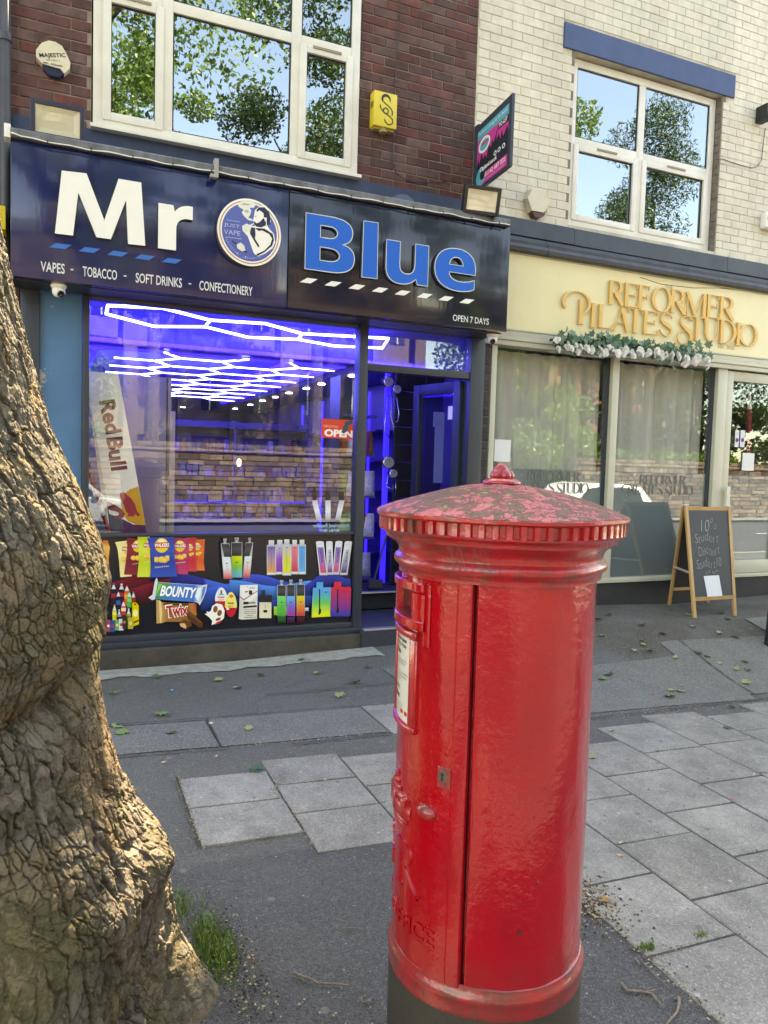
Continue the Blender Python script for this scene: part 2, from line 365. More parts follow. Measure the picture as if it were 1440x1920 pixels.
def gum(m, scale, thr, col):
    n = m.node_tree.nodes; l = m.node_tree.links; b = n['Principled BSDF']; src = b.inputs['Base Color'].links[0].from_socket; g = n.new('ShaderNodeNewGeometry')
    v = n.new('ShaderNodeTexVoronoi'); v.inputs['Scale'].default_value = scale; l.new(g.outputs['Position'], v.inputs['Vector']); sp_ = n.new('ShaderNodeSeparateColor'); l.new(v.outputs['Color'], sp_.inputs[0])
    a = n.new('ShaderNodeMath'); a.operation = 'GREATER_THAN'; a.inputs[1].default_value = thr; l.new(sp_.outputs[0], a.inputs[0])
    r = n.new('ShaderNodeMapRange'); r.inputs[1].default_value = .22; r.inputs[2].default_value = .15; l.new(v.outputs[0], r.inputs[0]); q = n.new('ShaderNodeMath'); q.operation = 'MULTIPLY'; l.new(a.outputs[0], q.inputs[0]); l.new(r.outputs[0], q.inputs[1])
    q2 = n.new('ShaderNodeMath'); q2.operation = 'MULTIPLY'; q2.inputs[1].default_value = .7; l.new(q.outputs[0], q2.inputs[0])
    x = n.new('ShaderNodeMix'); x.data_type = 'RGBA'; l.new(q2.outputs[0], x.inputs[0]); l.new(src, x.inputs[6]); x.inputs[7].default_value = (*col, 1); l.new(x.outputs[2], b.inputs['Base Color'])
gum(M_slab, 14, .86, (.10, .09, .08)); gum(M_slab, 21, .93, (.40, .38, .34)); gum(M_as, 11, .92, (.26, .25, .22))
M_room = mat('dark_room', (.03, .03, .035), .9)

# ================================================================== GROUND
xs = np.concatenate([np.linspace(-60, -4, 12), np.linspace(-3.5, 12, 156), np.linspace(14, 60, 12)])
ys = np.linspace(-.2, 6.3, 131)
def sheet(name, xs, ys, zf, m, parent=None):
    vs = [(float(x), float(y), zf(x, y)) for y in ys for x in xs]; nx = len(xs)
    fs = [(j*nx+i, j*nx+i+1, (j+1)*nx+i+1, (j+1)*nx+i) for j in range(len(ys)-1) for i in range(nx-1)]
    return MB().add(vs, fs).build(name, m, parent, smooth=True)
def bumpy(x, y):
    return gz(x, y)+.004*math.sin(x*2.1+.6)*math.sin(y*1.7)+.002*math.sin(5*x+y*3)
pav = tag(sheet('pavement', xs, ys, bumpy, M_as), kind='structure')
g0 = MB().add([(-300, -300, -2.2), (300, -300, -2.2), (300, 300, -2.2), (-300, 300, -2.2)], [(0, 1, 2, 3)]).build('ground', mat('earth', (.09, .085, .07), .9), None); tag(g0, kind='structure')
road_xs = np.concatenate([np.linspace(-60, -15, 4), np.linspace(-10, 20, 8), np.linspace(30, 60, 3)])
M_road = mat('road_asphalt', (.050, .050, .052), .85, var=.25, vscale=2, bump=.002, bscale=120)
tag(sheet('road', road_xs, np.linspace(-13.5, -.35, 4), lambda x, y: gz(x, y)-.11, M_road), kind='structure')
tag(sheet('far_pavement', road_xs, np.linspace(-15.6, -13.5, 3), gz, mat('far_paving', (.2, .19, .17), .9, var=.2, vscale=2)), kind='structure')
k = MB()
for i in range(-40, 40):
    x0 = i*.9; z0 = gz(x0+.45, -.27)
    k.box(x0+.004, x0+.896, -.35, -.2, z0-.14, z0+.004, .006)
tag(k.build('kerb', mat('kerb_stone', (.3, .29, .26), .8, var=.3, vscale=5), None), kind='structure')
k = MB()
for i in range(-14, 16):
    x0 = i*2.5; z0 = gz(x0, -7)-.106; k.box(x0, x0+1.2, -7.05, -6.95, z0-.02, z0+.004)
tag(k.build('road_marking', mat('road_paint', (.6, .6, .56), .7), None), kind='structure')

# paving slabs, one object each
slab_meshes = []
def slab(x0, x1, y0, y1, lift=0.0):
    j = .005
    k = MB(); a = random.uniform(-.0015, .0015); b = random.uniform(-.0015, .0015)
    cs = [(x0+j, y0+j), (x1-j, y0+j), (x1-j, y1-j), (x0+j, y1-j)]
    cx, cy = (x0+x1)/2, (y0+y1)/2; e = .006
    ins = [(x0+j+e, y0+j+e), (x1-j-e, y0+j+e), (x1-j-e, y1-j-e), (x0+j+e, y1-j-e)]
    f = lambda p, d: (p[0]-cx+random.uniform(-.0015, .0015), p[1]-cy+random.uniform(-.0015, .0015), gz(*p)-gz(cx, cy)+d+a*(1 if p[0] > cx else -1)+b*(1 if p[1] > cy else -1))
    vs = [f(p, -.04) for p in cs]+[f(p, .006+lift) for p in cs]+[f(p, .0095+lift) for p in ins]
    fs = [(0, 1, 5, 4), (1, 2, 6, 5), (2, 3, 7, 6), (3, 0, 4, 7), (4, 5, 9, 8), (5, 6, 10, 9), (6, 7, 11, 10), (7, 4, 8, 11), (8, 9, 10, 11)]
    o = k.add(vs, fs).build('paving_slab', M_slab, None); o.parent = pav; o.location = (cx, cy, gz(cx, cy)); return o
for (x0, x1), yy in {(.544, .98): (2.98, 3.32, 3.63), (.98, 1.40): (2.81, 3.15, 3.45, 3.76), (1.40, 1.83): (2.55, 2.95, 3.34, 3.70), (1.83, 2.252): (1.02, 1.455, 1.875, 2.29, 2.71, 3.12, 3.53),
      (2.252, 2.702): (.8, 1.24, 1.66, 2.09, 2.52, 2.915, 3.33, 3.70), (2.702, 3.164): (1.0, 1.44, 1.87, 2.29, 2.70, 3.13, 3.55), (3.164, 3.634): (1.22, 1.64, 2.06, 2.49, 2.92, 3.35, 3.77),
      (3.634, 4.115): (1.26, 1.68, 2.10, 2.52, 2.945, 3.37, 3.89), (4.115, 4.60): (1.45, 1.87, 2.29, 2.71, 3.13, 3.5, 3.79)}.items():
    for a, b in zip(yy[:-1], yy[1:]): slab(x0, x1, a, b)
xx = 4.60
for i in range(7):
    off = [0, .2, .05, .28, .12, .22, .02][i]
    for q in range(5): slab(xx, xx+.475, 3.94-off*.3-.425*(q+1), 3.94-off*.3-.425*q)
    xx += .475
slab(1.83, 2.27, 3.965, 4.467, -.003)
# resurfaced patches: thin sheets of newer or older asphalt edged by cut joints
def patch(x0, x1, y0, y1, m, d=.005):
    nx = max(2, int((x1-x0)/.15)); ny = max(2, int((y1-y0)/.15))
    o = sheet('asphalt_patch', np.linspace(x0, x1, nx), np.linspace(y0, y1, ny), lambda x, y: bumpy(x, y)+d, m); o.parent = pav; return o
M_p1 = mat('patch_grey', (.122, .114, .098), .9, var=.2, vscale=3, bump=.002, bscale=120); speckle(M_p1, 150, .4)
M_p2 = mat('patch_pale', (.130, .122, .105), .9, var=.2, vscale=3, bump=.002, bscale=120); speckle(M_p2, 150, .35)
M_joint = mat('joint_dirt', (.06, .048, .036), .95, var=.4, vscale=30)
patch(.83, 1.82, 4.0, 4.46, M_p2); patch(-.2, .82, 4.0, 4.44, M_p1)
patch(2.3, 3.6, 4.35, 5.2, M_p1); patch(3.0, 4.9, 4.02, 4.7, M_p2)
patch(4.75, 6.6, 4.1, 4.9, M_p2, .006); patch(6.1, 8.6, 4.5, 5.2, mat('patch_concrete', (.19, .182, .16), .9, var=.2, vscale=3, bump=.001, bscale=120), .012)
def joint(pts, w=.006, d=.0135):
    k = MB()
    for a, b in zip(pts[:-1], pts[1:]):
        a = Vector((*a, 0)); b = Vector((*b, 0)); n = int((b-a).length/.06)+1; t = (b-a).normalized(); s = Vector((-t.y, t.x, 0))
        L = []
        for i in range(n+1):
            p = a+(b-a)*i/n; ww = w*random.uniform(.3, 1.3); z = bumpy(p.x, p.y)+d; p1 = p+s*ww; p2 = p-s*ww; L += [(p1.x, p1.y, z), (p2.x, p2.y, z)]
        k.add(L, [(2*i, 2*i+1, 2*i+3, 2*i+2) for i in range(n)])
    o = k.build('joint_dirt_line', M_joint, None); o.parent = pav; tag(o, kind='stuff')
for j in ([(-.3, 3.98), (.86, 3.95)], [(1.2, 3.93), (1.83, 3.955)], [(-.3, 4.47), (1.83, 4.47)], [(.825, 4.0), (.835, 4.46)], [(2.2, 3.86), (5.2, 4.02)], [(1.3, 4.85), (3.4, 4.87)], [(4.95, 4.05), (4.97, 4.9)], [(.54, 3.64), (.54, 2.98)], [(1.4, 2.8), (1.4, 2.58)]): joint(j)
k = MB()
n = 60; vs = []
for i in range(n+1):
    x = -.6+i*(3.05/n); w = .075+random.uniform(-.018, .018); z = bumpy(x, 5.7); vs += [(x, 5.60-w+.02*math.sin(i*.7), gz(x, 5.55)+.007), (x, 5.76, gz(x, 5.76)+.009)]
k.add(vs, [(2*i, 2*i+2, 2*i+3, 2*i+1) for i in range(n)])
o = k.build('painted_strip', M_conc_strip, None); o.parent = pav

# ================================================================== BRICK SHOP BUILDING
YB = 6.0
shopb = empty('brick_building', (1.5, 6.5, 0), 'red brick shop building with a white framed upstairs window above a blue shopfront', 'building')
def wall_with_hole(name, m, parent, x0, x1, z0, z1, hole, y0, y1):
    hx0, hx1, hz0, hz1 = hole; k = MB()
    k.box(x0, hx0, y0, y1, z0, z1); k.box(hx1, x1, y0, y1, z0, z1); k.box(hx0, hx1, y0, y1, z0, hz0); k.box(hx0, hx1, y0, y1, hz1, z1)
    return k.build(name, m, parent)
# wall in front of the rooms; rooms behind have floors so no light leaks
wall_with_hole('wall', M_mortar, shopb, -1.6, 3.385, 3.70, 6.05, (.235, 2.285, 3.96, 5.46), YB+.006, YB+.30)
k = MB(); k.box(-1.6, 3.385, YB+.3, 16, 5.95, 6.05); k.box(2.30, 2.709, 6.02, 6.3, 6.051, 6.95); k.box(2.71, 3.385, 6.02, 6.3, 6.051, 9.8); k.box(-1.6, -1.4, YB+.31, 16, 0, 6.04); k.box(-1.6, 4.1, 16, 16.3, 0, 6.2); k.box(-1.6, -.02, 5.962, 6.25, 0, 3.69)  # unseen blocks above the eaves added to keep sun off post box and ground
k.build('side_wall_and_sun_block', mat('building_core', (.12, .08, .07), .9), shopb)
def brick_meshes(L, hgt, dep, bev=.004, nvar=4, wob=.0018):
    out = []
    for i in range(nvar):
        r = random.Random(i*13+5); x, z = L/2, hgt/2
        j = lambda: r.uniform(-wob, wob)
        out_v = [(-x+j(), dep, -z+j()), (x+j(), dep, -z+j()), (x+j(), dep, z+j()), (-x+j(), dep, z+j())]
        mid = [(v[0], 0.002, v[2]) for v in out_v]
        fr = [(v[0]-math.copysign(bev, v[0]), -.0015+j()*.4, v[2]-math.copysign(bev, v[2])) for v in out_v]
        vs = out_v+mid+fr; fs = []
        for a, b in ((0, 4), (4, 8)):
            for q in range(4): fs.append((a+q, a+(q+1) % 4, b+(q+1) % 4, b+q))
        fs.append((8, 9, 10, 11)); out.append((vs, fs))
    return out
def lay_bricks(parent, m, x0, x1, z0, z1, Lp, Hp, jnt, xph, zph, holes, yface, dep=.02, limit=300, near=(1, 4), wob=.0018, order=None):
    full = [MB().add(*g).mesh('brick', m) for g in brick_meshes(Lp-jnt, Hp-jnt, dep, wob=wob)]
    for f in full: fix_normals(f)
    todo = []
    r0 = int(math.floor((z0-zph)/Hp)); r1 = int(math.ceil((z1-zph)/Hp))
    for r in range(r0, r1):
        zc = zph+(r+.5)*Hp
        c0 = int(math.floor((x0-xph)/Lp))-1
        for c in range(c0, int((x1-xph)/Lp)+2):
            a = xph+c*Lp+(Lp/2 if r % 2 else 0); b = a+Lp
            segs = [(max(a, x0), min(b, x1))]
            for (hx0, hx1, hz0, hz1) in holes:
                if zc+Hp*.3 > hz0 and zc-Hp*.3 < hz1:
                    ns = []
                    for s0, s1 in segs:
                        if s1 <= hx0 or s0 >= hx1: ns.append((s0, s1))
                        else:
                            if s0 < hx0: ns.append((s0, hx0))
                            if s1 > hx1: ns.append((hx1, s1))
                    segs = ns
            for s0, s1 in segs:
                if s1-s0 > .03: todo.append((s0, s1, zc))
    vis = lambda t: (abs(t[0]-near[0])+abs(t[2]-near[1]))
    todo.sort(key=vis)
    rest = MB()
    for i, (s0, s1, zc) in enumerate(todo):
        if i < limit:
            me = random.choice(full); o = bpy.data.objects.new('brick', me); COL.objects.link(o); o.parent = parent
            o.location = Vector(((s0+s1)/2, yface+random.uniform(-.0012, .0012), zc))-parent.location; o.scale = ((s1-s0-jnt)/(Lp-jnt), 1, 1)
        else:
            vs, fs = brick_meshes(s1-s0-jnt, Hp-jnt, dep, nvar=1, wob=wob)[0]; dy = random.uniform(-.0012, .0012)
            rest.add([(v[0]+(s0+s1)/2, v[1]+yface+dy, v[2]+zc) for v in vs], fs)
    if rest.v: o = rest.build('brick', m, parent); fix_normals(o.data); tag(o, kind='stuff')
    return len(todo)
zp = at(676, 190/4.8, 6).z
nb1 = lay_bricks(shopb, M_red_brick, -.45, 3.385, 3.97, 5.95, .2195, .0757, .009, at(723, 73, 6).x, zp-.0757*40, [(.232, 2.288, 3.9, 5.47)], YB, near=(1.3, 4.5))
# painted blue band under the window
k = MB(); k.box(-.45, 3.40, YB-.022, YB+.005, 3.60, 3.968, .003); o = k.build('painted_band', M_blue_paint, shopb)
def window(parent, x0, x1, z0, z1, y, cols, rows_z, name='window', transom=True, sill=None, vents=(), glass=None):
    """frame of bevelled bars; panes as sub-parts"""
    fr = MB(); d = .055
    def bar(a0, a1, b0, b1, p=0): fr.box(a0, a1, y-p, y+d, b0, b1, .004)
    bar(x0, x0+.075, z0, z1); bar(x1-.075, x1, z0, z1); bar(x0+.075, x1-.075, z0, z0+.07); bar(x0+.075, x1-.075, z1-.07, z1)
    panes = []
    edges = [x0+.075]+[e for c in cols for e in (c-.04, c+.04)]+[x1-.075]
    for c in cols: bar(c-.04, c+.04, z0+.07, z1-.07)
    for i in range(0, len(edges), 2):
        a, b = edges[i], edges[i+1]
        bar(a, b, rows_z-.04, rows_z+.04)
        panes += [(a, b, z0+.07, rows_z-.04, i//2, 0), (a, b, rows_z+.04, z1-.07, i//2, 1)]
    f = None; sash = []
    for (a, b, c, e, ci, ri) in panes:
        if (ci, ri) in vents:    # opening casement: its own raised sash
            s = .045
            fr.box(a-.012, a+s, y-.012, y+.03, c-.012, e+.012, .005); fr.box(b-s, b+.012, y-.012, y+.03, c-.012, e+.012, .005)
            fr.box(a+s, b-s, y-.012, y+.03, c-.012, c+s, .005); fr.box(a+s, b-s, y-.012, y+.03, e-s, e+.012, .005)
            sash.append((a+s, b-s, c+s, e-s, (a+b)/2, e+.01))
        else: sash.append((a+.004, b-.004, c+.004, e-.004, None, None))
    f = autosmooth(fr.build(name, M_upvc, parent)); g = MB(); 
    for a, b, c, e, vx, vz in sash:
        MB().box(a, b, y+.018, y+.024, c, e).build('pane', glass or M_glass_up, f)
        q = .006
        gs = MB(); gs.box(a-.001, a+q, y+.010, y+.018, c, e); gs.box(b-q, b+.001, y+.010, y+.018, c, e); gs.box(a+q, b-q, y+.010, y+.018, c-.001, c+q); gs.box(a+q, b-q, y+.010, y+.018, e-q, e+.001)
        gs.build('gasket', M_black, f)
        if vx:
            vv = MB(); vv.box(vx-.12, vx+.12, y-.020, y-.0125, vz-.015, vz+.005, .002); vv.build('trickle_vent', mat('vent_brown', (.25, .22, .17), .6), f)
    if sill: 
        s = MB(); s.box(x0-.02, x1+.02, y-.06, y+.05, z0-.028, z0-.001, .004); s.build('sill', M_upvc, f)
    return f
window(shopb, .245, 2.28, 3.99, 5.45, 5.975, [.757, 1.742], 4.955, vents=((0, 0), (2, 0)), sill=True)
k = MB(); k.box(.1, 2.45, 6.35, 8.6, 3.8, 3.81); k.box(.1, 2.45, 8.6, 8.62, 3.8, 5.9); k.box(.08, .1, 6.35, 8.6, 3.8, 5.9); k.box(2.45, 2.47, 6.35, 8.6, 3.8, 5.9); k.box(.1, 2.45, 6.35, 8.6, 5.88, 5.9)
k.build('upstairs_room', M_room, shopb)

# ---- shopfront of the building
fr = MB(); YG = 5.9
fr.box(-.22, -.10, 5.86, 5.98, .05, 2.79, .004)                      # dark pilaster
fr.box(.18, .225, 5.86, 5.96, .20, 2.80, .004)
fr.box(.225, 2.30, 5.86, 5.96, .245, .295, .004); fr.box(.18, 2.37, 5.845, 5.97, .20, .245, .004)
fr.box(.225, 2.30, 5.87, 5.96, 2.745, 2.80, .003)
fr.box(2.30, 2.375, 5.85, 5.97, .246, 2.80, .004)                    # post between window and door
fr.box(3.35, 3.49, 5.85, 5.97, .17, 2.80, .004)
fr.box(2.376, 3.349, 5.86, 5.96, 2.40, 2.46, .004); fr.box(2.376, 3.349, 5.87, 5.96, 2.765, 2.80, .003)
fr.box(.225, 2.30, 5.862, 5.955, 1.035, 1.055, .002)
autosmooth(fr.build('shopfront_frame', M_anth, shopb))
gp = MB(); gp.box(.225, 2.30, 5.912, 5.920, 1.055, 2.745); gp.build('shop_window_pane', M_glass, shopb)
gp = MB(); gp.box(2.376, 3.349, 5.912, 5.920, 2.46, 2.765); gp.build('fanlight_pane', M_glass, shopb)
M_bluepanel = mat('flaking_blue_board', (.045, .17, .33), .35, var=.18, vscale=3)
def flaking(m):
    n = m.node_tree.nodes; l = m.node_tree.links; b = n['Principled BSDF']; src = b.inputs['Base Color'].links[0].from_socket
    g = n.new('ShaderNodeNewGeometry'); z = n.new('ShaderNodeTexNoise'); z.inputs['Scale'].default_value = 7; z.inputs['Detail'].default_value = 7; z.inputs['Roughness'].default_value = .7; l.new(g.outputs['Position'], z.inputs['Vector'])
    s = n.new('ShaderNodeSeparateXYZ'); l.new(g.outputs['Position'], s.inputs[0])
    # chips hug the left edge of the board
    r = n.new('ShaderNodeMapRange'); r.inputs[1].default_value = -.1; r.inputs[2].default_value = .12; r.inputs[3].default_value = .11; r.inputs[4].default_value = -.1; l.new(s.outputs[0], r.inputs[0])
    a = n.new('ShaderNodeMath'); a.operation = 'ADD'; l.new(z.outputs[0], a.inputs[0]); l.new(r.outputs[0], a.inputs[1])
    q = n.new('ShaderNodeMapRange'); q.inputs[1].default_value = .66; q.inputs[2].default_value = .675; l.new(a.outputs[0], q.inputs[0])
    x = n.new('ShaderNodeMix'); x.data_type = 'RGBA'; l.new(q.outputs[0], x.inputs[0]); l.new(src, x.inputs[6]); x.inputs[7].default_value = (.42, .38, .36, 1); l.new(x.outputs[2], b.inputs['Base Color'])
flaking(M_bluepanel)
k = MB(); k.box(-.10, .178, 5.895, 5.95, .10, 2.795, .003); k.build('side_board', M_bluepanel, shopb)
k = MB(); k.box(-.6, 2.36, 5.80, 5.99, -.1, .198, .01); k.build('stall_riser', M_dirty, shopb)
k = MB(); k.box(2.3605, 3.6, 5.78, 6.6, -.1, .235, .006); k.build('doorstep', mat('step_carpet', (.035, .037, .05), .9, var=.3, vscale=30), shopb)
MB().box(2.375, 3.35, 5.775, 5.835, .228, .242, .002).build('threshold_strip', mat('aluminium', (.6, .6, .62), .3, metal=.8), shopb); k = MB(); k.box(2.375, 3.6, 6.55, 6.62, .40, .412, .002); k.build('threshold_strip', mat('aluminium', (.6, .6, .62), .3, metal=.8), shopb)
k = MB(); k.box(2.375, 3.64, 6.62, 7.2, .2, .40); k.build('inner_step', mat('inner_step_mat', (.03, .035, .05), .9, var=.3, vscale=30), shopb)
lay_bricks(shopb, M_red_brick, -.45, -.224, 1.2, 2.76, .2195, .0757, .009, -.44, 1.2, [], 5.952, limit=60, near=(-.3, 2))
ns = empty('neighbour_sign', (-.5, 5.7, 3.2), 'sliver of a bright yellow shop sign cut off by the left edge', 'sign')
a = at(11, 388, 5.75); b = at(11, 432, 5.75); MB().box(-1.6, a.x, 5.73, 5.95, b.z, a.z, .004).build('panel', mat('yellow_sign', (.75, .55, .03), .3), ns)
# dark brick pier and cream pipe between the two shops
k = MB(); k.box(3.49, 3.60, 5.935, 6.2, .1, 2.80); k.build('pier', mat('dark_mortar', (.09, .085, .08), .9), shopb)
lay_bricks(shopb, M_dark_brick, 3.492, 3.60, .15, 2.80, .22, .0757, .010, 3.38, .12, [], 5.930, limit=80, near=(3.5, 1.4))
# shop interior shell
M_ceil = mat('ceiling_glow_blue', (.05, .05, .34), .35)  # blue LED glow put into the ceiling colour
M_inwall = mat('wall_glow_blue', (.04, .04, .22), .5)  # wall colour blued to carry the LED glow as well
k = MB(); k.box(-.02, 3.66, 5.97, 16, 2.93, 3.0); k.build('shop_ceiling', M_ceil, shopb)
k = MB(); k.box(-.02, 2.37, 5.97, 16, .2, .24); k.box(2.37, 3.64, 6.62, 16, .2, .24); k.build('shop_floor', mat('dark_shop_floor', (.03, .03, .04), .25), shopb)
k = MB(); k.box(-.02, .0, 5.97, 16, .2, 2.93); k.box(3.645, 3.66, 6.21, 16, .2, 2.93); k.box(0, 3.64, 15.98, 16, .24, 2.93); k.build('shop_inner_wall', M_inwall, shopb)
k = MB(); k.box(.02, 3.64, 7.15, 7.35, 2.62, 2.93, .004)           # bulkhead across the shop
k.box(.02, .3, 7.36, 13.5, 2.66, 2.92); k.box(2.75, 2.85, 7.36, 13.5, 2.66, 2.92)
k.box(2.86, 3.64, 7.36, 15.9, 2.60, 2.64); k.build('ceiling_bulkhead', M_ceil, shopb)

# ---- hexagon LED lights, downlights and strips (lit in the photograph)
M_led = mat('white_led_tube', (.9, .9, 1), .5, emit=(.055, .085, 1.0), estr=7)
M_blue = mat('blue_led_strip', (.1, .1, 1), .5, emit=(0, 0, 1.0), estr=1.1)
M_bluesoft = mat('blue_led_edge', (.1, .1, 1), .5, emit=(.0, .0, 1.0), estr=.5)
def hex_light(name, label, ox, oy, z, s, nx, ny, x0, x1, y0, y1, aspect=1):
    t = empty(name, (ox, oy, z), label, 'LED light')
    seen = set()
    k_all = []
    for j in range(ny):
        for i in range(nx):
            cx = ox+i*1.5*s; cy = oy+j*math.sqrt(3)*s*aspect+(math.sqrt(3)/2*s*aspect if i % 2 else 0)
            P = [(cx+s*math.cos(PI/3*q), cy+s*aspect*math.sin(PI/3*q)) for q in range(6)]
            for q in range(6):
                a, b = P[q], P[(q+1) % 6]; mx = ((a[0]+b[0])/2, (a[1]+b[1])/2); key = (round(mx[0], 2), round(mx[1], 2))
                if key in seen or not (x0 < mx[0] < x1 and y0 < mx[1] < y1): continue
                seen.add(key); k_all.append((a, b))
    for a, b in k_all:
        A = Vector((*a, z)); B = Vector((*b, z)); d = (B-A)*.03
        MB().tube([A+d, B-d], .009, 6).build('tube', M_led, t)
    return t
# front row of hexagons just inside the glass
t = empty('hexagon_light', (1.5, 6.3, 2.76), 'single row of glowing white hexagon tubes on the ceiling just inside the shop window', 'LED light')
zf = 2.78; s = .46; sy = .62; cx = .40; rows = []
top = [(.37, 6.25), (.76, 6.12), (1.18, 6.42), (1.62, 6.32), (2.04, 6.62), (2.42, 6.52), (2.80, 6.42)]
bot = [(.38, 6.62), (.80, 7.0), (1.20, 6.76), (1.66, 7.1), (2.10, 6.95), (2.52, 7.12), (2.98, 6.98)]
segs = []
for i in range(len(top)-1): segs += [(top[i], top[i+1]), (bot[i], bot[i+1])]
segs += [(top[0], bot[0]), (top[2], bot[2]), (top[4], bot[4]), (top[6], bot[6])]
for a, b in segs: MB().tube([(*a, zf), (*b, zf)], .012, 6).build('tube', M_led, t)
hex_light('hexagon_light', 'honeycomb of glowing white tubes receding across the back ceiling of the shop', .72, 7.62, 2.60, .40, 4, 7, .42, 2.62, 7.42, 12.8, 1.0)
k = MB()
k.box(.02, .05, 6.0, 7.14, 2.60, 2.66); k.box(.02, 3.63, 7.12, 7.146, 2.63, 2.66); k.box(.31, 2.74, 7.36, 7.39, 2.88, 2.91); k.box(.31, .34, 7.36, 13.4, 2.885, 2.915); k.box(2.71, 2.74, 7.36, 13.4, 2.885, 2.915); k.box(.31, 2.74, 13.37, 13.4, 2.885, 2.915)
k.box(.005, .02, 6.0, 7.1, 2.2, 2.9)
tag(k.build('ceiling_strip_light', M_blue, None), 'deep blue LED strip running round the ceiling recess inside the vape shop', 'strip light')
k = MB()
k.box(2.64, 2.70, 7.365, 13.3, 2.60, 2.655); k.box(.02, 2.74, 7.36, 7.40, 2.60, 2.66); k.box(.30, .36, 7.37, 13.3, 2.6, 2.655)
tag(k.build('tray_edge_light', M_bluesoft, None), 'soft blue lit edge of the lowered ceiling tray in the shop', 'strip light')
dl = [(3.02, 7.9), (3.02, 8.4), (3.02, 8.95), (3.03, 9.6), (3.03, 10.4), (3.05, 11.2), (3.06, 12), (3.1, 13), (3.1, 14.2), (2.2, 14.6), (1.7, 14.8)]
dproto = MB().lathe([(.045, 0), (.045, .003), (.03, .003)], 14).mesh('downlight', mat('downlight_glow', (.9, .9, 1), .5, emit=(.8, .85, 1), estr=4))
for i, (x, y) in enumerate(dl):
    o = link('downlight', dproto, None, (x, y, 2.592)); tag(o, 'small round white downlight in the dark ceiling beside the honeycomb lights', 'downlight', 'round downlights on the shop ceiling')
for i, (x, y) in enumerate([(.78, 6.05), (1.5, 6.08), (2.14, 6.1), (2.66, 6.1)]):
    d = MB().lathe([(.075, 0), (.075, .02), (.05, .02)], 16).build('ceiling_spot', mat('blue_spot_glow', (.1, .1, .6), .5, emit=(.01, .01, .9), estr=.3), None); d.location = (x, y, 2.90)  # unlit spots given a faint blue glow of their own
    tag(d, 'round spotlight with a faint blue glow added in the ceiling close behind the shop glass', 'spotlight', 'spotlights along the front ceiling')
# vertical blue strips on the right hand shelving and by the door
k0 = MB(); k0.box(-.012, .012, -.012, .012, .3, 2.45); ms = k0.mesh('shelf_strip_light', M_bluesoft)
for i, (x, y) in enumerate([(3.3, 10.6), (3.3, 9.7), (3.3, 9.05), (3.3, 8.5), (3.3, 8.05)]):
    o = link('shelf_strip_light', ms, None, (x, y, 0)); tag(o, 'thin upright violet blue LED line on the right hand shop shelving', 'strip light', 'upright blue light lines in the shop')
k = MB(); k.box(3.035, 3.085, 6.98, 7.02, .42, 2.55, .004); tag(k.build('door_strip_light', mat('door_blue', (.05, .05, 1), .4, emit=(.0, .0, 1), estr=.22), None), 'broad glowing blue upright strip standing inside the shop doorway', 'strip light')

# ================================================================== SHOP SIGN (fascia box)
sign = empty('shop_sign', (1.6, 5.7, 3.2), 'long dark navy fascia sign with large white and blue raised letters over the vape shop', 'shop sign')
YS = 5.53
M_fasL = mat('glow_blue_acrylic', (.007, .016, .085), .12, var=.25, vscale=2, bump=.0009, bscale=3, coat=.3, stretch=(5, 1, .6))  # bluer than the right panel: the blue glow is put into its colour
M_fasR = mat('dark_navy_acrylic', (.006, .010, .028), .12, var=.2, vscale=2, bump=.0009, bscale=3, coat=.3, stretch=(5, 1, .6))
k = MB(); k.box(-.265, 1.579, YS, 5.86, 2.772, 3.635, .006); o = autosmooth(k.build('panel', M_fasL, sign))
k = MB(); k.box(1.583, 3.50, YS, 5.86, 2.772, 3.635, .006); o = autosmooth(k.build('panel', M_fasR, sign))
k = MB(); k.box(-.25, 3.48, 5.60, 5.855, 2.765, 2.771); k.build('soffit', M_anth, sign)
def raised(name, outline, m, depth=.04, holes=(), rim=None, y=5.5, parent=sign, side=None):
    bm = bmesh.new()
    def ring(pts, yy): return [bm.verts.new((p[0], yy, p[1])) for p in pts]
    loops = [outline]+list(holes); es = []
    F = []
    for L in loops:
        f = ring(L, y); b = ring(L, y+depth); F.append(f)
        for i in range(len(L)):
            j = (i+1) % len(L); bm.faces.new((f[i], f[j], b[j], b[i])).material_index = 1
            es.append(bm.edges.get((f[i], f[j])))
    r = bmesh.ops.triangle_fill(bm, use_beauty=True, use_dissolve=False, edges=es)
    bmesh.ops.recalc_face_normals(bm, faces=bm.faces)
    me = bpy.data.meshes.new(name); bm.to_mesh(me); bm.free(); me.materials.append(m); me.materials.append(side or m)
    return link(name, me, parent)
def bez(pts, n=8):
    """list of points; ('c', c1, c2, p) entries are curves"""
    out = []
    for p in pts:
        if p[0] == 'c':
            a = out[-1]; c1, c2, d = p[1:]
            for i in range(1, n+1):
                t = i/n; out.append(tuple((1-t)**3*a[q]+3*(1-t)**2*t*c1[q]+3*(1-t)*t*t*c2[q]+t**3*d[q] for q in (0, 1)))
        else: out.append(p)
    if len(out) > 2 and abs(out[0][0]-out[-1][0])+abs(out[0][1]-out[-1][1]) < 1e-5: out.pop()
    return out
def glyph(pts, x, z, sx, sz, n=8): return [(x+p[0]*sx, z+p[1]*sz) for p in bez(pts, n)]
M_lw = mat('white_acrylic_letter', (.80, .79, .74), .3, var=.04, vscale=6)
M_lside = mat('letter_return', (.10, .085, .07), .4)
M_lb = mat('blue_acrylic_letter', (.0, .12, .52), .5, spec=.15)
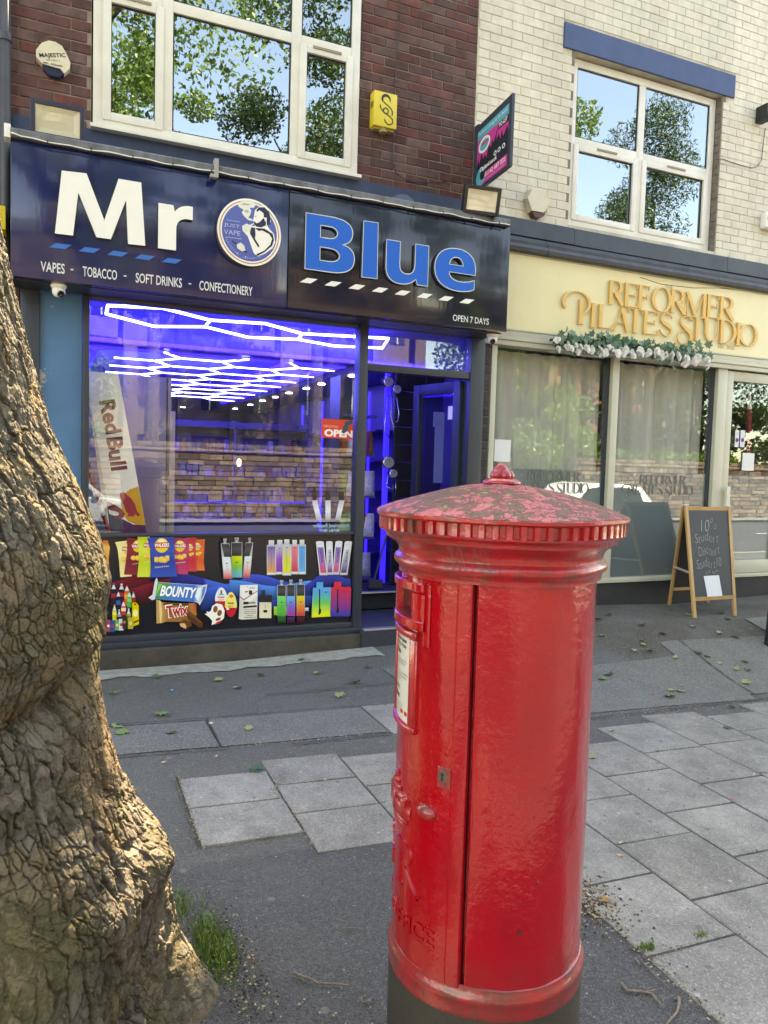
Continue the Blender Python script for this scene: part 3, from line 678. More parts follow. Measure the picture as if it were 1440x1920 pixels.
# M
raised('letter', [(-.003, 3.07), (.037, 3.478), (.188, 3.487), (.300, 3.200), (.388, 3.487), (.534, 3.487), (.564, 3.070), (.452, 3.066), (.437, 3.355), (.342, 3.082), (.252, 3.082), (.138, 3.355), (.107, 3.072)], M_lw, side=M_lside)
raised('letter', glyph([(0, 0), (0, 1), (.43, 1), (.47, .86), ('c', (.58, .98), (.74, 1.05), (1, 1.03)), (1, .73), ('c', (.72, .76), (.52, .70), (.52, .47)), (.52, 0)], .648, 3.066, .232, .305), M_lw, side=M_lside)
def blue_letter(outer, holes=()):
    o = raised('letter', outer, M_lb, holes=holes, side=M_lside)
    # thin pale rim just proud of the face
    for L in [outer]+list(holes):
        k = MB(); n = len(L); vs = []
        cx = sum(p[0] for p in L)/n
        for i in range(n):
            a = Vector(L[i-1]); b = Vector(L[i]); c = Vector(L[(i+1) % n]); t1 = (b-a).normalized(); t2 = (c-b).normalized()
            nn = Vector((-(t1+t2).y, (t1+t2).x)); nn = nn.normalized() if nn.length > 1e-6 else Vector((-t1.y, t1.x))
            vs += [(b.x-nn.x*.0035, 5.4985, b.y-nn.y*.0035), (b.x+nn.x*.0035, 5.4985, b.y+nn.y*.0035)]
        k.add(vs, [(2*i, 2*i+1, 2*((i+1) % n)+1, 2*((i+1) % n)) for i in range(n)])
        link('rim', k.mesh('rim', M_rim), o)
    return o
M_rim = mat('pale_rim', (.55, .58, .60), .4)
Bo = [(0, 0), (0, 1), (.50, 1), ('c', (.82, 1), (.97, .92), (.97, .75)), ('c', (.97, .63), (.88, .55), (.76, .53)), ('c', (.92, .51), (1.02, .43), (1.02, .29)), ('c', (1.02, .09), (.85, 0), (.54, 0))]
blue_letter(glyph(Bo, 1.703, 3.062, .385, .408), [glyph([(.30, .605), (.30, .82), (.46, .82), ('c', (.72, .84), (.72, .59), (.46, .605))], 1.703, 3.062, .385, .408), glyph([(.30, .19), (.30, .43), (.48, .43), ('c', (.78, .44), (.78, .18), (.48, .19))], 1.703, 3.062, .385, .408)])
blue_letter([(2.160, 3.058), (2.164, 3.482), (2.284, 3.484), (2.288, 3.060)])
blue_letter(glyph([(0, 1), (.32, 1), (.32, .47), ('c', (.32, .30), (.38, .24), (.48, .24)), ('c', (.63, .24), (.68, .34), (.68, .52)), (.68, 1), (1, 1), (1, .01), (.75, .01), (.71, .14), ('c', (.62, .03), (.50, -.02), (.36, -.02)), ('c', (.12, -.02), (0, .12), (0, .37))], 2.359, 3.052, .367, .318))
blue_letter(glyph([(.98, .07), (.98, .30), ('c', (.88, .25), (.77, .22), (.65, .22)), ('c', (.46, .22), (.36, .30), (.35, .43)), (1, .43), (1, .56), ('c', (1, .86), (.82, 1.03), (.53, 1.03)), ('c', (.20, 1.03), (0, .84), (0, .50)), ('c', (0, .17), (.22, -.02), (.60, -.02)), ('c', (.75, -.02), (.88, .01), (.98, .07))], 2.784, 3.056, .375, .320), [glyph([(.35, .62), (.69, .62), ('c', (.69, .88), (.37, .88), (.35, .62))], 2.784, 3.056, .375, .320)])
k = MB()
for i in range(5):
    x = -.038+i*.1785; z = 2.983; k.box(0, 1, 0, 1, 0, 1) if False else k.prism([(x, z-.001), (x+.095, z-.001), (x+.138, z+.032), (x+.042, z+.032)], YS-.006, YS-.001)
k.build('blue_dash', mat('blue_vinyl', (.01, .13, .46), .3), sign)
k = MB()
for i in range(8):
    x = 1.673+i*.1945; z = 2.966; k.prism([(x, z), (x+.085, z), (x+.140, z+.038), (x+.058, z+.038)], YS-.006, YS-.001)
k.build('white_dash', M_lw, sign)
M_vw = mat('white_vinyl', (.62, .62, .62), .4)
for body, x, w in (('VAPES', -.088, .145), ('-', .093, .018), ('TOBACCO', .168, .217), ('-', .428, .018), ('SOFT DRINKS', .506, .31), ('-', .862, .018), ('CONFECTIONERY', .937, .382)):
    k = MB(); text_to(k, body, x, YS-.0015, 2.822 if body != '-' else 2.853, w=w, h=.066 if body != '-' else .008, bold=.012); k.build('lettering', M_vw, sign)
k = MB(); text_to(k, 'OPEN 7 DAYS', 2.98, YS-.0015, 2.814, w=.342, h=.052, bold=.01); k.build('lettering', M_vw, sign)
# round emblem: smoking man drawn as flat vinyl on a raised disc
ring = [(1.278+.232*math.cos(a*PI/24), 3.258+.236*math.sin(a*PI/24)) for a in range(48)]
disc = raised('emblem_disc', ring, M_lw, depth=.05, y=5.478, side=M_lside)
ex = lambda u, v: at(380+u/4.5, 350+v/4.5, 5.478)[0::2]
pr = Print(lambda u, v: (at(380+u/4.5, 350+v/4.5, 5.478).x, at(380+u/4.5, 350+v/4.5, 5.478).z), 5.4765)
def disk(rx, rz, col):
    pr.k += 1; vs = [(1.278+rx*math.cos(a*PI/24), pr.y-pr.k*pr.step, 3.258+rz*math.sin(a*PI/24)) for a in range(48)]; pr.mb.add(vs, [tuple(range(48))], [srgb(col)]*48)
disk(.218, .222, '#c98a6a'); disk(.209, .213, '#e8e4da'); disk(.200, .204, '#4a5aa0')
WHT = '#e6e2da'; NAVY = '#161c3a'
pr.poly([(300, 140), (330, 122), (380, 112), (430, 125), (450, 150), (430, 180), (395, 178), (410, 205), (400, 240), (385, 262), (430, 280), (415, 290), (380, 280), (350, 250), (328, 220), (345, 195), (318, 180), (298, 165)], '#d8d6c8')
pr.poly([(318, 150), (350, 140), (400, 150), (390, 158), (350, 156)], '#9aa0a8'); pr.poly([(345, 205), (375, 195), (392, 215), (370, 222)], '#9aa0a8')
pr.poly([(500, 160), (545, 190), (572, 240), (572, 300), (545, 335), (600, 400), (612, 470), (590, 520), (520, 570), (460, 590), (430, 560), (380, 420), (335, 370), (335, 330), (370, 312), (400, 330), (440, 335), (425, 290), (440, 200), (470, 172)], WHT)
pr.poly([(450, 205), (470, 175), (520, 175), (560, 215), (572, 270), (565, 320), (540, 330), (540, 300), (535, 262), (515, 262), (512, 225), (480, 200), (462, 212)], NAVY)
pr.poly([(430, 292), (455, 310), (480, 300), (512, 265), (535, 300), (530, 330), (490, 345), (450, 338), (432, 315)], NAVY)
pr.poly([(520, 265), (540, 262), (538, 292), (524, 296)], WHT)
pr.poly([(440, 250), (452, 246), (452, 252), (442, 256)], NAVY)
pr.poly([(400, 340), (440, 350), (445, 400), (440, 440), (478, 500), (470, 515), (440, 470), (400, 400)], NAVY)
pr.poly([(440, 350), (520, 355), (590, 400), (600, 450), (585, 500), (520, 555), (450, 590), (455, 570), (520, 540), (570, 490), (585, 440), (560, 400), (500, 370), (470, 375)], NAVY)
pr.poly([(330, 335), (360, 318), (395, 322), (410, 345), (398, 380), (360, 382), (335, 365)], '#d6d2c8'); pr.poly([(395, 325), (430, 308), (435, 314), (400, 340)], '#cfd4e8')
pr.poly([(245, 462), (252, 456), (378, 556), (368, 562)], NAVY); pr.poly([(285, 490), (320, 472), (350, 500), (360, 540), (330, 548), (290, 520)], '#d6d2c8')
pr.poly([(200, 280), (310, 298), (310, 301), (200, 283)], '#c8cce0'); pr.poly([(200, 424), (328, 442), (328, 445), (200, 427)], '#c8cce0')
pr.text('JUST', 178, 342, 312, 364, '#aab2d8', h=38); pr.text('VAPE', 178, 400, 316, 418, '#aab2d8', h=40)
for i, ch in enumerate('ELECTRONIC CIGARETTE'):
    a = math.radians(200+i*5.1); x = 1.278+.178*math.cos(a); z = 3.258+.182*math.sin(a); pr.k += 1
    if ch != ' ': text_to(pr.mb, ch, x, pr.y-pr.k*.0001, z, w=.009, h=.012, ang=a+PI/2, col=srgb('#aab2d8'), align='CENTER')
link('emblem_print', pr.mb.mesh('emblem_print', VINYL), sign)
# roller housing / flashing above the sign
cn = empty('sign_canopy', (1.6, 5.7, 3.65), 'weathered grey metal flashing capping the dark fascia sign', 'canopy')
k = MB(); prof = [(5.50, 3.637), (5.49, 3.645), (5.49, 3.682), (5.50, 3.694), (5.53, 3.70), (5.985, 3.735), (5.985, 3.70), (5.6, 3.66), (5.6, 3.637)]
vs = []; n = 60
for i in range(n+1):
    x = -.262+i*3.735/n; w = .002*math.sin(i*1.3)+random.uniform(-.001, .001); vs += [(x, p[0]+w, p[1]+w*.5) for p in prof]
m_ = len(prof); k.add(vs, [(i*m_+q, i*m_+(q+1) % m_, (i+1)*m_+(q+1) % m_, (i+1)*m_+q) for i in range(n) for q in range(m_)]+[tuple(range(m_)), tuple(range(n*m_+m_-1, n*m_-1, -1))])
o = autosmooth(k.build('metal_cap', M_canopy, cn))
pts = []
for i in range(90):
    x = -.20+i*3.66/89; pts.append((x, 5.483+.002*math.sin(i*.9), 3.643-.006*abs(math.sin(i*.21))+.003*math.sin(i*1.1)))
pts = [(-.27, 5.50, 3.66), (-.245, 5.486, 3.655)]+pts
k = MB().tube(pts, .0042, 6); cb = k.build('cable', M_white, None); tag(cb, 'thin white cable clipped along the grey flashing above the sign', 'cable')
for i in range(14):
    x = -.05+i*.262; MB().box(x, x+.006, 5.476, 5.492, 3.628, 3.652, .001).build('cable_tie', M_black, cb)
k = MB(); k.box(1.02, 1.05, 5.47, 5.53, 3.60, 3.73, .004); k.box(.99, 1.04, 5.45, 5.49, 3.59, 3.615, .004); tag(k.build('cable_bracket', mat('old_bracket', (.3, .29, .28), .6), None), 'small old grey bracket sticking up on the flashing above the white r', 'bracket')
k = MB()
for q in range(26):
    x = .95+q*.004*random.uniform(.6, 1.5)+random.uniform(0, .5); y = 5.5+random.uniform(0, .05); k.box(x, x+random.uniform(.01, .03), y, y+.02, 3.69, 3.70+random.uniform(.002, .012))
tag(k.build('moss', mat('moss', (.06, .05, .03), .95), None), 'dark moss and grime on the grey flashing', 'moss', kind='stuff')
k = MB(); k.box(-.30, -.262, 5.5, 5.6, 3.63, 3.715, .004); tag(k.build('junction_box', M_white, None), 'small white junction box at the left end of the flashing', 'junction box')

# floodlights, one object built and turned
def floodlight(label, cx, cz, y, w, h, tilt, yaw, fr_m):
    t = empty('floodlight', (cx, y, cz), label, 'floodlight', 'floodlights on the fascia')
    M = Matrix.Translation((cx, y, cz)) @ Matrix.Rotation(yaw, 4, 'Z') @ Matrix.Rotation(tilt, 4, 'X')
    k = MB(); a, b = w/2, h/2
    for (x0, x1, z0, z1) in ((-a, -a+.028, -b, b), (a-.028, a, -b, b), (-a+.028, a-.028, -b, -b+.028), (-a+.028, a-.028, b-.028, b)): k.box(x0, x1, -.02, .03, z0, z1, .004, M)
    k.box(-a+.01, a-.01, .012, .05, -b+.01, b-.01, 0, M); o = autosmooth(k.build('housing', fr_m, t))
    k = MB(); i0, i1 = a-.03, b-.03; j0, j1 = i0*.72, i1*.62
    vs = [(-i0, -.008, -i1), (i0, -.008, -i1), (i0, -.008, i1), (-i0, -.008, i1), (-j0, .006, -j1), (j0, .006, -j1), (j0, .006, j1), (-j0, .006, j1)]
    k.add([M @ Vector(v) for v in vs], [(0, 1, 5, 4), (1, 2, 6, 5), (2, 3, 7, 6), (3, 0, 4, 7), (4, 5, 6, 7)]); k.build('reflector', mat('cream_reflector', (.80, .75, .58), .3), t)
    MB().box(-i0-.002, i0+.002, -.014, -.010, -i1-.002, i1+.002, 0, M).build('lens', glass_mat('lamp_glass', .02), t)
    k = MB(); k.box(-a*.8, -a*.8+.01, .0, .12, -b-.03, .0, 0, M); k.box(a*.8-.01, a*.8, 0, .12, -b-.03, 0, 0, M); k.box(-a*.8, a*.8, .05, .13, -b-.04, -b-.03, 0, M); k.build('bracket', fr_m, t)
    return t
floodlight('square floodlight with navy housing above the left end of the shop sign', .013, 3.79, 5.52, .325, .225, math.radians(8), 0, mat('navy_metal', (.02, .028, .06), .4))
floodlight('floodlight with black housing above the right end of the shop sign', 3.17, 3.785, 5.46, .315, .215, math.radians(14), math.radians(-8), M_black)
k = MB(); k.lathe([(.10, 0), (.11, .01), (.10, .10), (.06, .13)], 20, (2.64, 5.86, 3.72)); tag(k.build('sensor_housing', mat('dull_blue_metal', (.06, .09, .15), .5), None), 'rounded dull blue metal housing behind the flashing left of the right floodlight', 'housing')

# alarm boxes and wall fittings
t = empty('alarm_box', (-.02, 5.95, 4.38), 'worn cream alarm box with lettering on the brick left of the upstairs window', 'alarm box')
poly = [(-.125, 4.405), (-.09, 4.46), (-.045, 4.487), (.0, 4.487), (.04, 4.47), (.065, 4.43), (.093, 4.372), (.09, 4.33), (.055, 4.29), (.03, 4.315), (-.02, 4.318), (-.065, 4.322), (-.088, 4.325), (-.125, 4.36)]
M_alarm = mat('aged_cream_plastic', (.66, .60, .46), .45, var=.15, vscale=14)
k = MB(); k.prism(poly, 5.93, 5.995); k.build('cover', M_alarm, t)
k = MB(); k.prism([(-.09, 4.36), (.05, 4.36), (.055, 4.29), (.02, 4.262), (-.04, 4.262), (-.08, 4.30)], 5.945, 5.995); k.build('strobe', mat('navy_lens', (.01, .02, .06), .2), t)
k = MB(); text_to(k, 'MAJESTIC', -.10, 5.9285, 4.352, w=.172, h=.036, bold=.025, ang=math.radians(13), col=(.01, .012, .03)); text_to(k, 'SECURITY', -.06, 5.9285, 4.347, w=.09, h=.010, ang=math.radians(10), col=(.05, .05, .06)); text_to(k, 'MR. 222600', -.078, 5.9285, 4.326, w=.12, h=.012, ang=0, bold=.02, col=(.03, .03, .03)); k.build('lettering', PAPER, t)
t = empty('alarm_box', (2.47, 5.93, 4.53), 'yellow box alarm with two linked dark letter S shapes on the red brick', 'alarm box')
k = MB(); k.box(2.385, 2.59, 5.90, 5.995, 4.40, 4.675, .004); autosmooth(k.build('cover', mat('yellow_plastic', (.72, .56, .06), .4, var=.08, vscale=8), t))
k = MB(); k.lathe([(.035, 0), (.035, .03)], 16, (2.49, 5.95, 4.37)); k.box(2.40, 2.575, 5.93, 5.99, 4.385, 4.399); k.build('base', mat('old_yellow_base', (.35, .30, .12), .6), t)
k = MB()
def arc_stroke(k, cx, cz, r, a0, a1, w, y, col=None, n=14, sx=1):
    L = []
    for i in range(n+1):
        a = math.radians(a0+(a1-a0)*i/n); L += [(cx+(r-w/2)*math.cos(a)*sx, y, cz+(r-w/2)*math.sin(a)), (cx+(r+w/2)*math.cos(a)*sx, y, cz+(r+w/2)*math.sin(a))]
    k.add(L, [(2*i, 2*i+1, 2*i+3, 2*i+2) for i in range(n)], col)
arc_stroke(k, 2.49, 4.62, .036, 0, 215, .013, 5.8985); arc_stroke(k, 2.49+.005, 4.548, .036, -60, 110, .013, 5.8985) if False else None
pathS = [(2.528, 4.607), (2.521, 4.632), (2.502, 4.645), (2.478, 4.644), (2.461, 4.626), (2.461, 4.604), (2.478, 4.588), (2.510, 4.572), (2.540, 4.550), (2.552, 4.525), (2.545, 4.50)]
pathT = [(2.437, 4.567), (2.445, 4.540), (2.465, 4.520), (2.490, 4.506), (2.525, 4.492), (2.552, 4.470), (2.555, 4.445), (2.537, 4.427), (2.512, 4.423), (2.490, 4.438), (2.480, 4.460)]
pathO = [(2.490+.022*math.cos(a*PI/8), 4.528+.022*math.sin(a*PI/8)) for a in range(17)]
for p in (pathS, pathT, pathO):
    k2 = MB(); k2.tube([(a, 5.8985, b) for a, b in p], .0055, 6); k2.v = [(v[0], 5.8985+(v[1]-5.8985)*.2, v[2]) for v in k2.v]; k.v, kk = k.v, len(k.v); k.f += [tuple(i+kk for i in f) for f in k2.f]; k.v += k2.v
k.build('emblem', M_black, t)
k = MB()
for i in range(5): k.box(2.3838, 2.3855, 5.918+i*.013, 5.924+i*.013, 4.55, 4.60)
k.build('side_vent', M_black, t)
t = empty('alarm_box', (4.06, 5.95, 4.05), 'plain cream hexagonal alarm box with brown base on the white painted brick', 'alarm box')
hx = [(3.90, 4.07), (3.955, 4.165), (4.10, 4.165), (4.165, 4.065), (4.10, 3.955), (3.955, 3.955)]
k = MB(); k.prism([(x*1+.012, z+.005) for x, z in hx], 5.95, 6.0); k.build('backplate', M_alarm, t)
k = MB(); k.prism([(4.03+(x-4.03)*.9, 4.065+(z-4.065)*.9) for x, z in hx], 5.915, 5.95); k.build('cover', M_alarm, t)
k = MB(); k.prism([(3.965, 3.985), (4.12, 3.985), (4.10, 3.935), (4.06, 3.915), (4.0, 3.92)], 5.925, 5.99); k.build('strobe', mat('brown_lens', (.08, .03, .02), .4), t)
# drainpipe
t = empty('drainpipe', (-.31, 5.93, 2), 'dark grey drainpipe running down the left edge of the brick wall', 'drainpipe')
MB().tube([(-.315, 5.94, .1), (-.315, 5.94, 6.2)], .036, 14).build('pipe', mat('grey_pipe', (.05, .052, .06), .5, var=.3, vscale=5), t, smooth=True)
for z in (4.42, 2.0): MB().tube([(-.315, 5.94, z), (-.315, 5.94, z+.05)], .043, 14).build('collar', mat('grey_pipe', (.05, .052, .06)), t)
k = MB(); k.box(-.105, .035, 5.965, 5.995, 4.83, 5.4); k.box(-.085, -.06, 5.955, 5.966, 4.83, 5.4); tag(k.build('bracket_plate', M_slate, None), 'dark metal plate hanging down the brick at the top left', 'plate')
pts = [at(752, 0, 5.985), at(748, 60, 5.985), at(742, 130, 5.985), at(738, 220, 5.985), at(735, 300, 5.985), at(741, 322, 5.985), at(755, 335, 5.985), at(775, 341, 5.985), at(800, 341, 5.985), at(853, 340, 5.985)]
pts.insert(0, pts[0]+Vector((0, 0, .6)))
tag(MB().tube(pts, .0035, 6).build('cable', M_black, None), 'thin dark cable hanging down the red brick and curling right', 'cable')
# to let board, sticking out from the wall
t = empty('estate_agent_board', (3.39, 5.9, 4.3), 'pink and turquoise TO LET board sticking out where red brick meets white', 'board')
A = at(889, 237, 5.95); B = at(964, 174, 5.28); Cc = at(957, 311, 5.28); D = at(888, 347, 5.95)
zt0, zt1 = A.z, A.z; xL = A.x
P0 = Vector((3.40, 5.97, 0)); P1 = Vector((at(961, 240, 5.30).x, 5.30, 0))
zt = at(961, 174, 5.30).z; zb = at(957, 311, 5.30).z
dv = (P1-P0).normalized(); nv = Vector((dv.y, -dv.x, 0)); LB = (P1-P0).length; HB = zt-zb
def bd(u, v, off=0): p = P0+dv*u*LB+nv*off; return (p.x, p.y, zb+(1-v)*HB)
k = MB(); vs = [bd(0, 0, .012), bd(1, 0, .012), bd(1, 1, .012), bd(0, 1, .012), bd(0, 0, -.012), bd(1, 0, -.012), bd(1, 1, -.012), bd(0, 1, -.012)]
k.add(vs, [(0, 1, 2, 3), (7, 6, 5, 4), (0, 4, 5, 1), (1, 5, 6, 2), (2, 6, 7, 3), (3, 7, 4, 0)]); k.build('board', mat('slate_board', (.03, .042, .065), .45), t); 
nside = 1 if (Vector((0, 0, 0))-P0).dot(nv) > 0 else -1
class BPrint(Print):
    def P(s, p): return bd(p[0], p[1], nside*(.0125+s.k*.0003))
bp = BPrint(lambda u, v: (u, v), 0)
PK, TQ = '#c8388c', '#3fa3b8'
bp.poly([(.06, .10), (.93, .10), (.93, .24), (.06, .24)], TQ); bp.poly([(.06, .24), (.93, .24), (.93, .60), (.06, .78)], PK)
bp.poly([(.06, .62), (.10, .50), (.13, .62), (.2, .44), (.24, .58), (.3, .52), (.34, .60), (.40, .42), (.46, .50), (.50, .40), (.54, .47), (.66, .26), (.60, .46), (.68, .40), (.72, .50), (.76, .38), (.80, .50), (.90, .38), (.93, .48), (.93, .80), (.06, .80)], '#141a28')
bp.poly([(.66, .245), (.93, .245), (.93, .34), (.66, .34)], '#141a28')
bp.ell(.27, .37, .17, .115, '#dfe8ea'); bp.ell(.27, .37, .13, .08, TQ); bp.poly([(.2, .33), (.40, .33), (.40, .37), (.2, .37)], '#c23a5a')
bp.poly([(.3, .80), (.93, .80), (.93, .96), (.10, .96), (.06, .9)], PK); bp.ell(.2, .82, .14, .14, TQ); bp.ell(.25, .80, .08, .085, '#141a28')
for i, xx_ in enumerate((.60, .71, .83)): bp.ell(xx_, .645, .04, .035, '#dfe4e8'); bp.ell(xx_, .645, .022, .02, '#141a28')
def btext(body, u0, v0, u1, h, col, bold=.02):
    vs, fs = text_geo(body, 1, 0, bold); 
    a0 = min(v.x for v in vs); a1 = max(v.x for v in vs); b0 = min(v.y for v in vs); b1 = max(v.y for v in vs); bp.k += 1
    bp.mb.add([bd(u0+(v.x-a0)/(a1-a0)*(u1-u0), v0-(v.y-b0)/(b1-b0)*h, nside*(.0125+bp.k*.0003)) for v in vs], fs, srgb(col))
btext('Student Living at its best!', .09, .205, .90, .075, '#bfe3ea', .01); btext('TO LET', .68, .325, .91, .06, '#f0f0f0'); btext('Capland.co.uk', .18, .775, .66, .085, '#f0f0f0'); btext('01142 687 222', .33, .885, .90, .065, '#f2dfe8'); btext('co-ordinated student accommodation', .33, .935, .88, .022, '#e8b8d0', 0)
bp.mb.build('board_print', PAPER, t)
k = MB(); k.box(3.385, 3.425, 5.93, 5.996, zb-.02, zt+.02); k.build('batten', M_slate, t)
# cameras under the fascia
def dome_cam(x, y, z, label, face):
    t = empty('security_camera', (x, y, z), label, 'security camera', 'white dome cameras under the fascias')
    M = Matrix.Translation((x, y, z))
    MB().lathe([(.05, 0), (.052, -.02), (.040, -.034)], 24, M=M).build('base', M_white, t, smooth=True)
    MB().lathe([(.040, -.02), (.043, -.045), (.040, -.065), (.028, -.082), (.01, -.090)], 24, M=M).build('ball', M_white, t, smooth=True)
    M2 = Matrix.Translation(Vector((x, y, z-.055))) @ Matrix.Rotation(face, 4, 'Z') @ Matrix.Rotation(math.radians(115), 4, 'X')
    MB().lathe([(.023, .026), (.023, .042), (.014, .0445), (.012, .042)], 20, M=M2).build('lens', mat('black_gloss', (.01, .01, .012), .08), t, smooth=True)
dome_cam(at(110, 535, 5.62).x, 5.62, 2.772, 'white dome camera under the left end of the dark fascia', math.radians(25))
dome_cam(at(928, 630, 5.62).x, 5.66, 2.772, 'white dome camera under the right end of the dark fascia beside the cream pipe', math.radians(-25))

# ================================================================== PRINTED PANEL under the window
pn = empty('window_graphic_panel', (1.3, 5.9, .65), 'dark glossy panel printed with crisp packets, chocolate bars, drinks and vapes below the shop window', 'printed panel')
YP = 5.898
k = MB(); k.box(.225, 2.30, YP, 5.92, .295, 1.035); k.build('panel', mat('gloss_black_panel', (.012, .012, .018), .18), pn)
f2 = lambda ox, oy, s: (lambda u, v: (lambda p: (p.x, p.z))(at(ox+u/s, oy+v/s, YP)))
pr = Print(f2(190, 995, 5.76), YP-.0008)
# flowing red and blue bands
def band(top, bot, cols):
    pr.k += 1; n = len(top); vs = [pr.P(p) for p in top]+[pr.P(p) for p in bot]; c = [srgb(x) for x in cols[0]]+[srgb(x) for x in cols[1]]
    pr.mb.add(vs, [(i, i+1, n+i+1, n+i) for i in range(n-1)], c)
def wave(pts, dz, c0, c1):
    band(pts, [(x, y+dz) for x, y in pts], ([c0]*len(pts) if isinstance(c0, str) else c0, [c1]*len(pts)))
sm = lambda a, b, xs_: [(x, a+(b-a)*(.5-.5*math.cos(PI*min(1, max(0, (x-xs_[0])/(xs_[1]-xs_[0])))))) for x in np.linspace(xs_[0], xs_[1], 14)]
DK = '#0a0a12'
wave(sm(560, 440, (60, 520)), 260, '#7a1522', DK); wave(sm(640, 520, (200, 760)), 210, '#8a1830', DK)
wave(sm(700, 640, (160, 620)), 150, '#701a26', DK)
wave(sm(450, 590, (740, 1500)), 220, ['#1c2a8c']*7+['#2368d8']*7, '#0a1236'); wave(sm(620, 560, (1080, 1500)), 260, '#2468dc', '#0a1440')
pr2 = Print(f2(430, 995, 5.76), YP-.0008-.0025); 
pr_, pr = pr, pr2
wave(sm(590, 470, (0, 260))+sm(470, 560, (270, 700)), 150, '#1f50c8', '#0a1240'); wave(sm(530, 600, (0, 520)), 200, '#2f8ae6', '#0b1a52'); wave(sm(600, 540, (500, 880))+sm(540, 520, (890, 1300)), 190, '#2b9af0', '#0c1a4c'); wave(sm(600, 450, (760, 1060))+sm(450, 520, (1070, 1310)), 170, '#1c3cae', '#0a1034')
wave(sm(760, 700, (300, 900)), 120, '#1c56c4', '#090f30'); pr2 = pr; pr = pr_
# crisp packets
def packet(pts, c1, c2, lx, ly, lw, seam=True, label='WALKERS', clipx=None, flav=None):
    n = len(pts)//2; L = pts[:n]; R = pts[n:]
    pr.strip(L, R, [c1]+[c2 if i % 2 else c1 for i in range(1, n)])
    pr.poly([L[0], R[0], (R[0][0], R[0][1]+14), (L[0][0], L[0][1]+14)], c2)
    pr.poly([(L[-1][0], L[-1][1]-16), (R[-1][0], R[-1][1]-16), R[-1], L[-1]], c2)
    lo, hi = clipx or (lx-lw, lx+lw)
    def ce(cx, cy, rx, ry, col):
        P = []
        for q in range(24):
            x = cx+rx*math.cos(q*PI/12); P.append((min(max(x, lo), hi), cy+ry*math.sin(q*PI/12)))
        pr.poly(P, col)
    ce(lx, ly, lw*.92, lw*.98, '#ecc23a'); ce(lx, ly-lw*.62, lw*.55, lw*.22, '#f3e6a8')
    x0, x1 = max(lo, lx-lw*1.05), min(hi, lx+lw*1.05)
    pr.poly([(x0, ly-lw*.35), (x1, ly-lw*.42), (x1, ly+lw*.30), (x0, ly+lw*.36)], '#b8202c')
    if x1-x0 > lw*.7:
        full = (x1-x0)/(2.1*lw); s0 = 0 if lx-lw*1.05 >= lo-1 else int(round((1-full)*7)); s1 = 7 if lx+lw*1.05 <= hi+1 else int(round(full*7))
        pr.text(label[s0:s1] or 'W', x0+2, ly+lw*.26, x1-2, ly+lw*.20, '#f6f0e8', h=lw*.52, bold=.03)
    for dx, dy, rr in ((-.75, 1.9, .48), (0, 1.9, .55), (.8, 1.7, .48), (.35, 2.0, .45)):
        ce(lx+dx*lw, ly+dy*lw, rr*lw, rr*lw*.8, '#e0a83c'); ce(lx+dx*lw-.05*lw, ly+dy*lw-.05*lw, rr*lw*.72, rr*lw*.55, '#f0c766')
    if flav: pr.text(flav, max(lo, lx-lw)+4, ly+lw*3.05, min(hi, lx+lw)-4, ly+lw*2.85, '#efe8d8', h=lw*.22)
pr.strip([(15, 130), (0, 180), (10, 300), (-10, 420)], [(75, 130), (92, 180), (80, 300), (85, 420)], ['#d8862a', '#efb45c', '#e09030', '#b86a20']); pr.poly([(20, 105), (72, 105), (76, 140), (18, 140)], '#e0763a')
packet([(1015, 95), (1020, 200), (1018, 300), (1010, 430), (1118, 92), (1110, 220), (1105, 330), (1116, 430)], '#e0502c', '#e8743a', 1032, 170, 42, clipx=(1018, 1085), flav=None)
packet([(910, 75), (915, 200), (912, 300), (900, 438), (1022, 72), (1015, 220), (1020, 330), (1026, 440)], '#c4283a', '#d64048', 950, 180, 40, clipx=(945, 1000))
packet([(780, 75), (785, 200), (790, 300), (800, 465), (940, 85), (942, 220), (936, 330), (932, 470)], '#b42858', '#c84070', 845, 165, 62, clipx=(784, 915), flav='Prawn Cocktail')
packet([(148, 122), (175, 200), (190, 330), (203, 500), (280, 105), (285, 220), (290, 330), (328, 488)], '#e2cf7c', '#efe0a0', 285, 195, 60, clipx=(215, 284))
packet([(272, 72), (278, 200), (262, 330), (243, 470), (400, 90), (405, 220), (405, 330), (395, 475)], '#7c1c2a', '#8c2a34', 395, 165, 66, clipx=(300, 404), flav='Smoky Bacon')
packet([(388, 62), (400, 200), (402, 330), (385, 495), (520, 62), (522, 220), (528, 330), (525, 495)], '#b8c42a', '#ccd850', 520, 155, 62, clipx=(440, 524), flav='Pickled Onion')
packet([(490, 72), (525, 200), (535, 330), (520, 500), (785, 62), (782, 220), (792, 330), (812, 490)], '#173c94', '#1f4cac', 648, 155, 80, flav='Cheese & Onion')
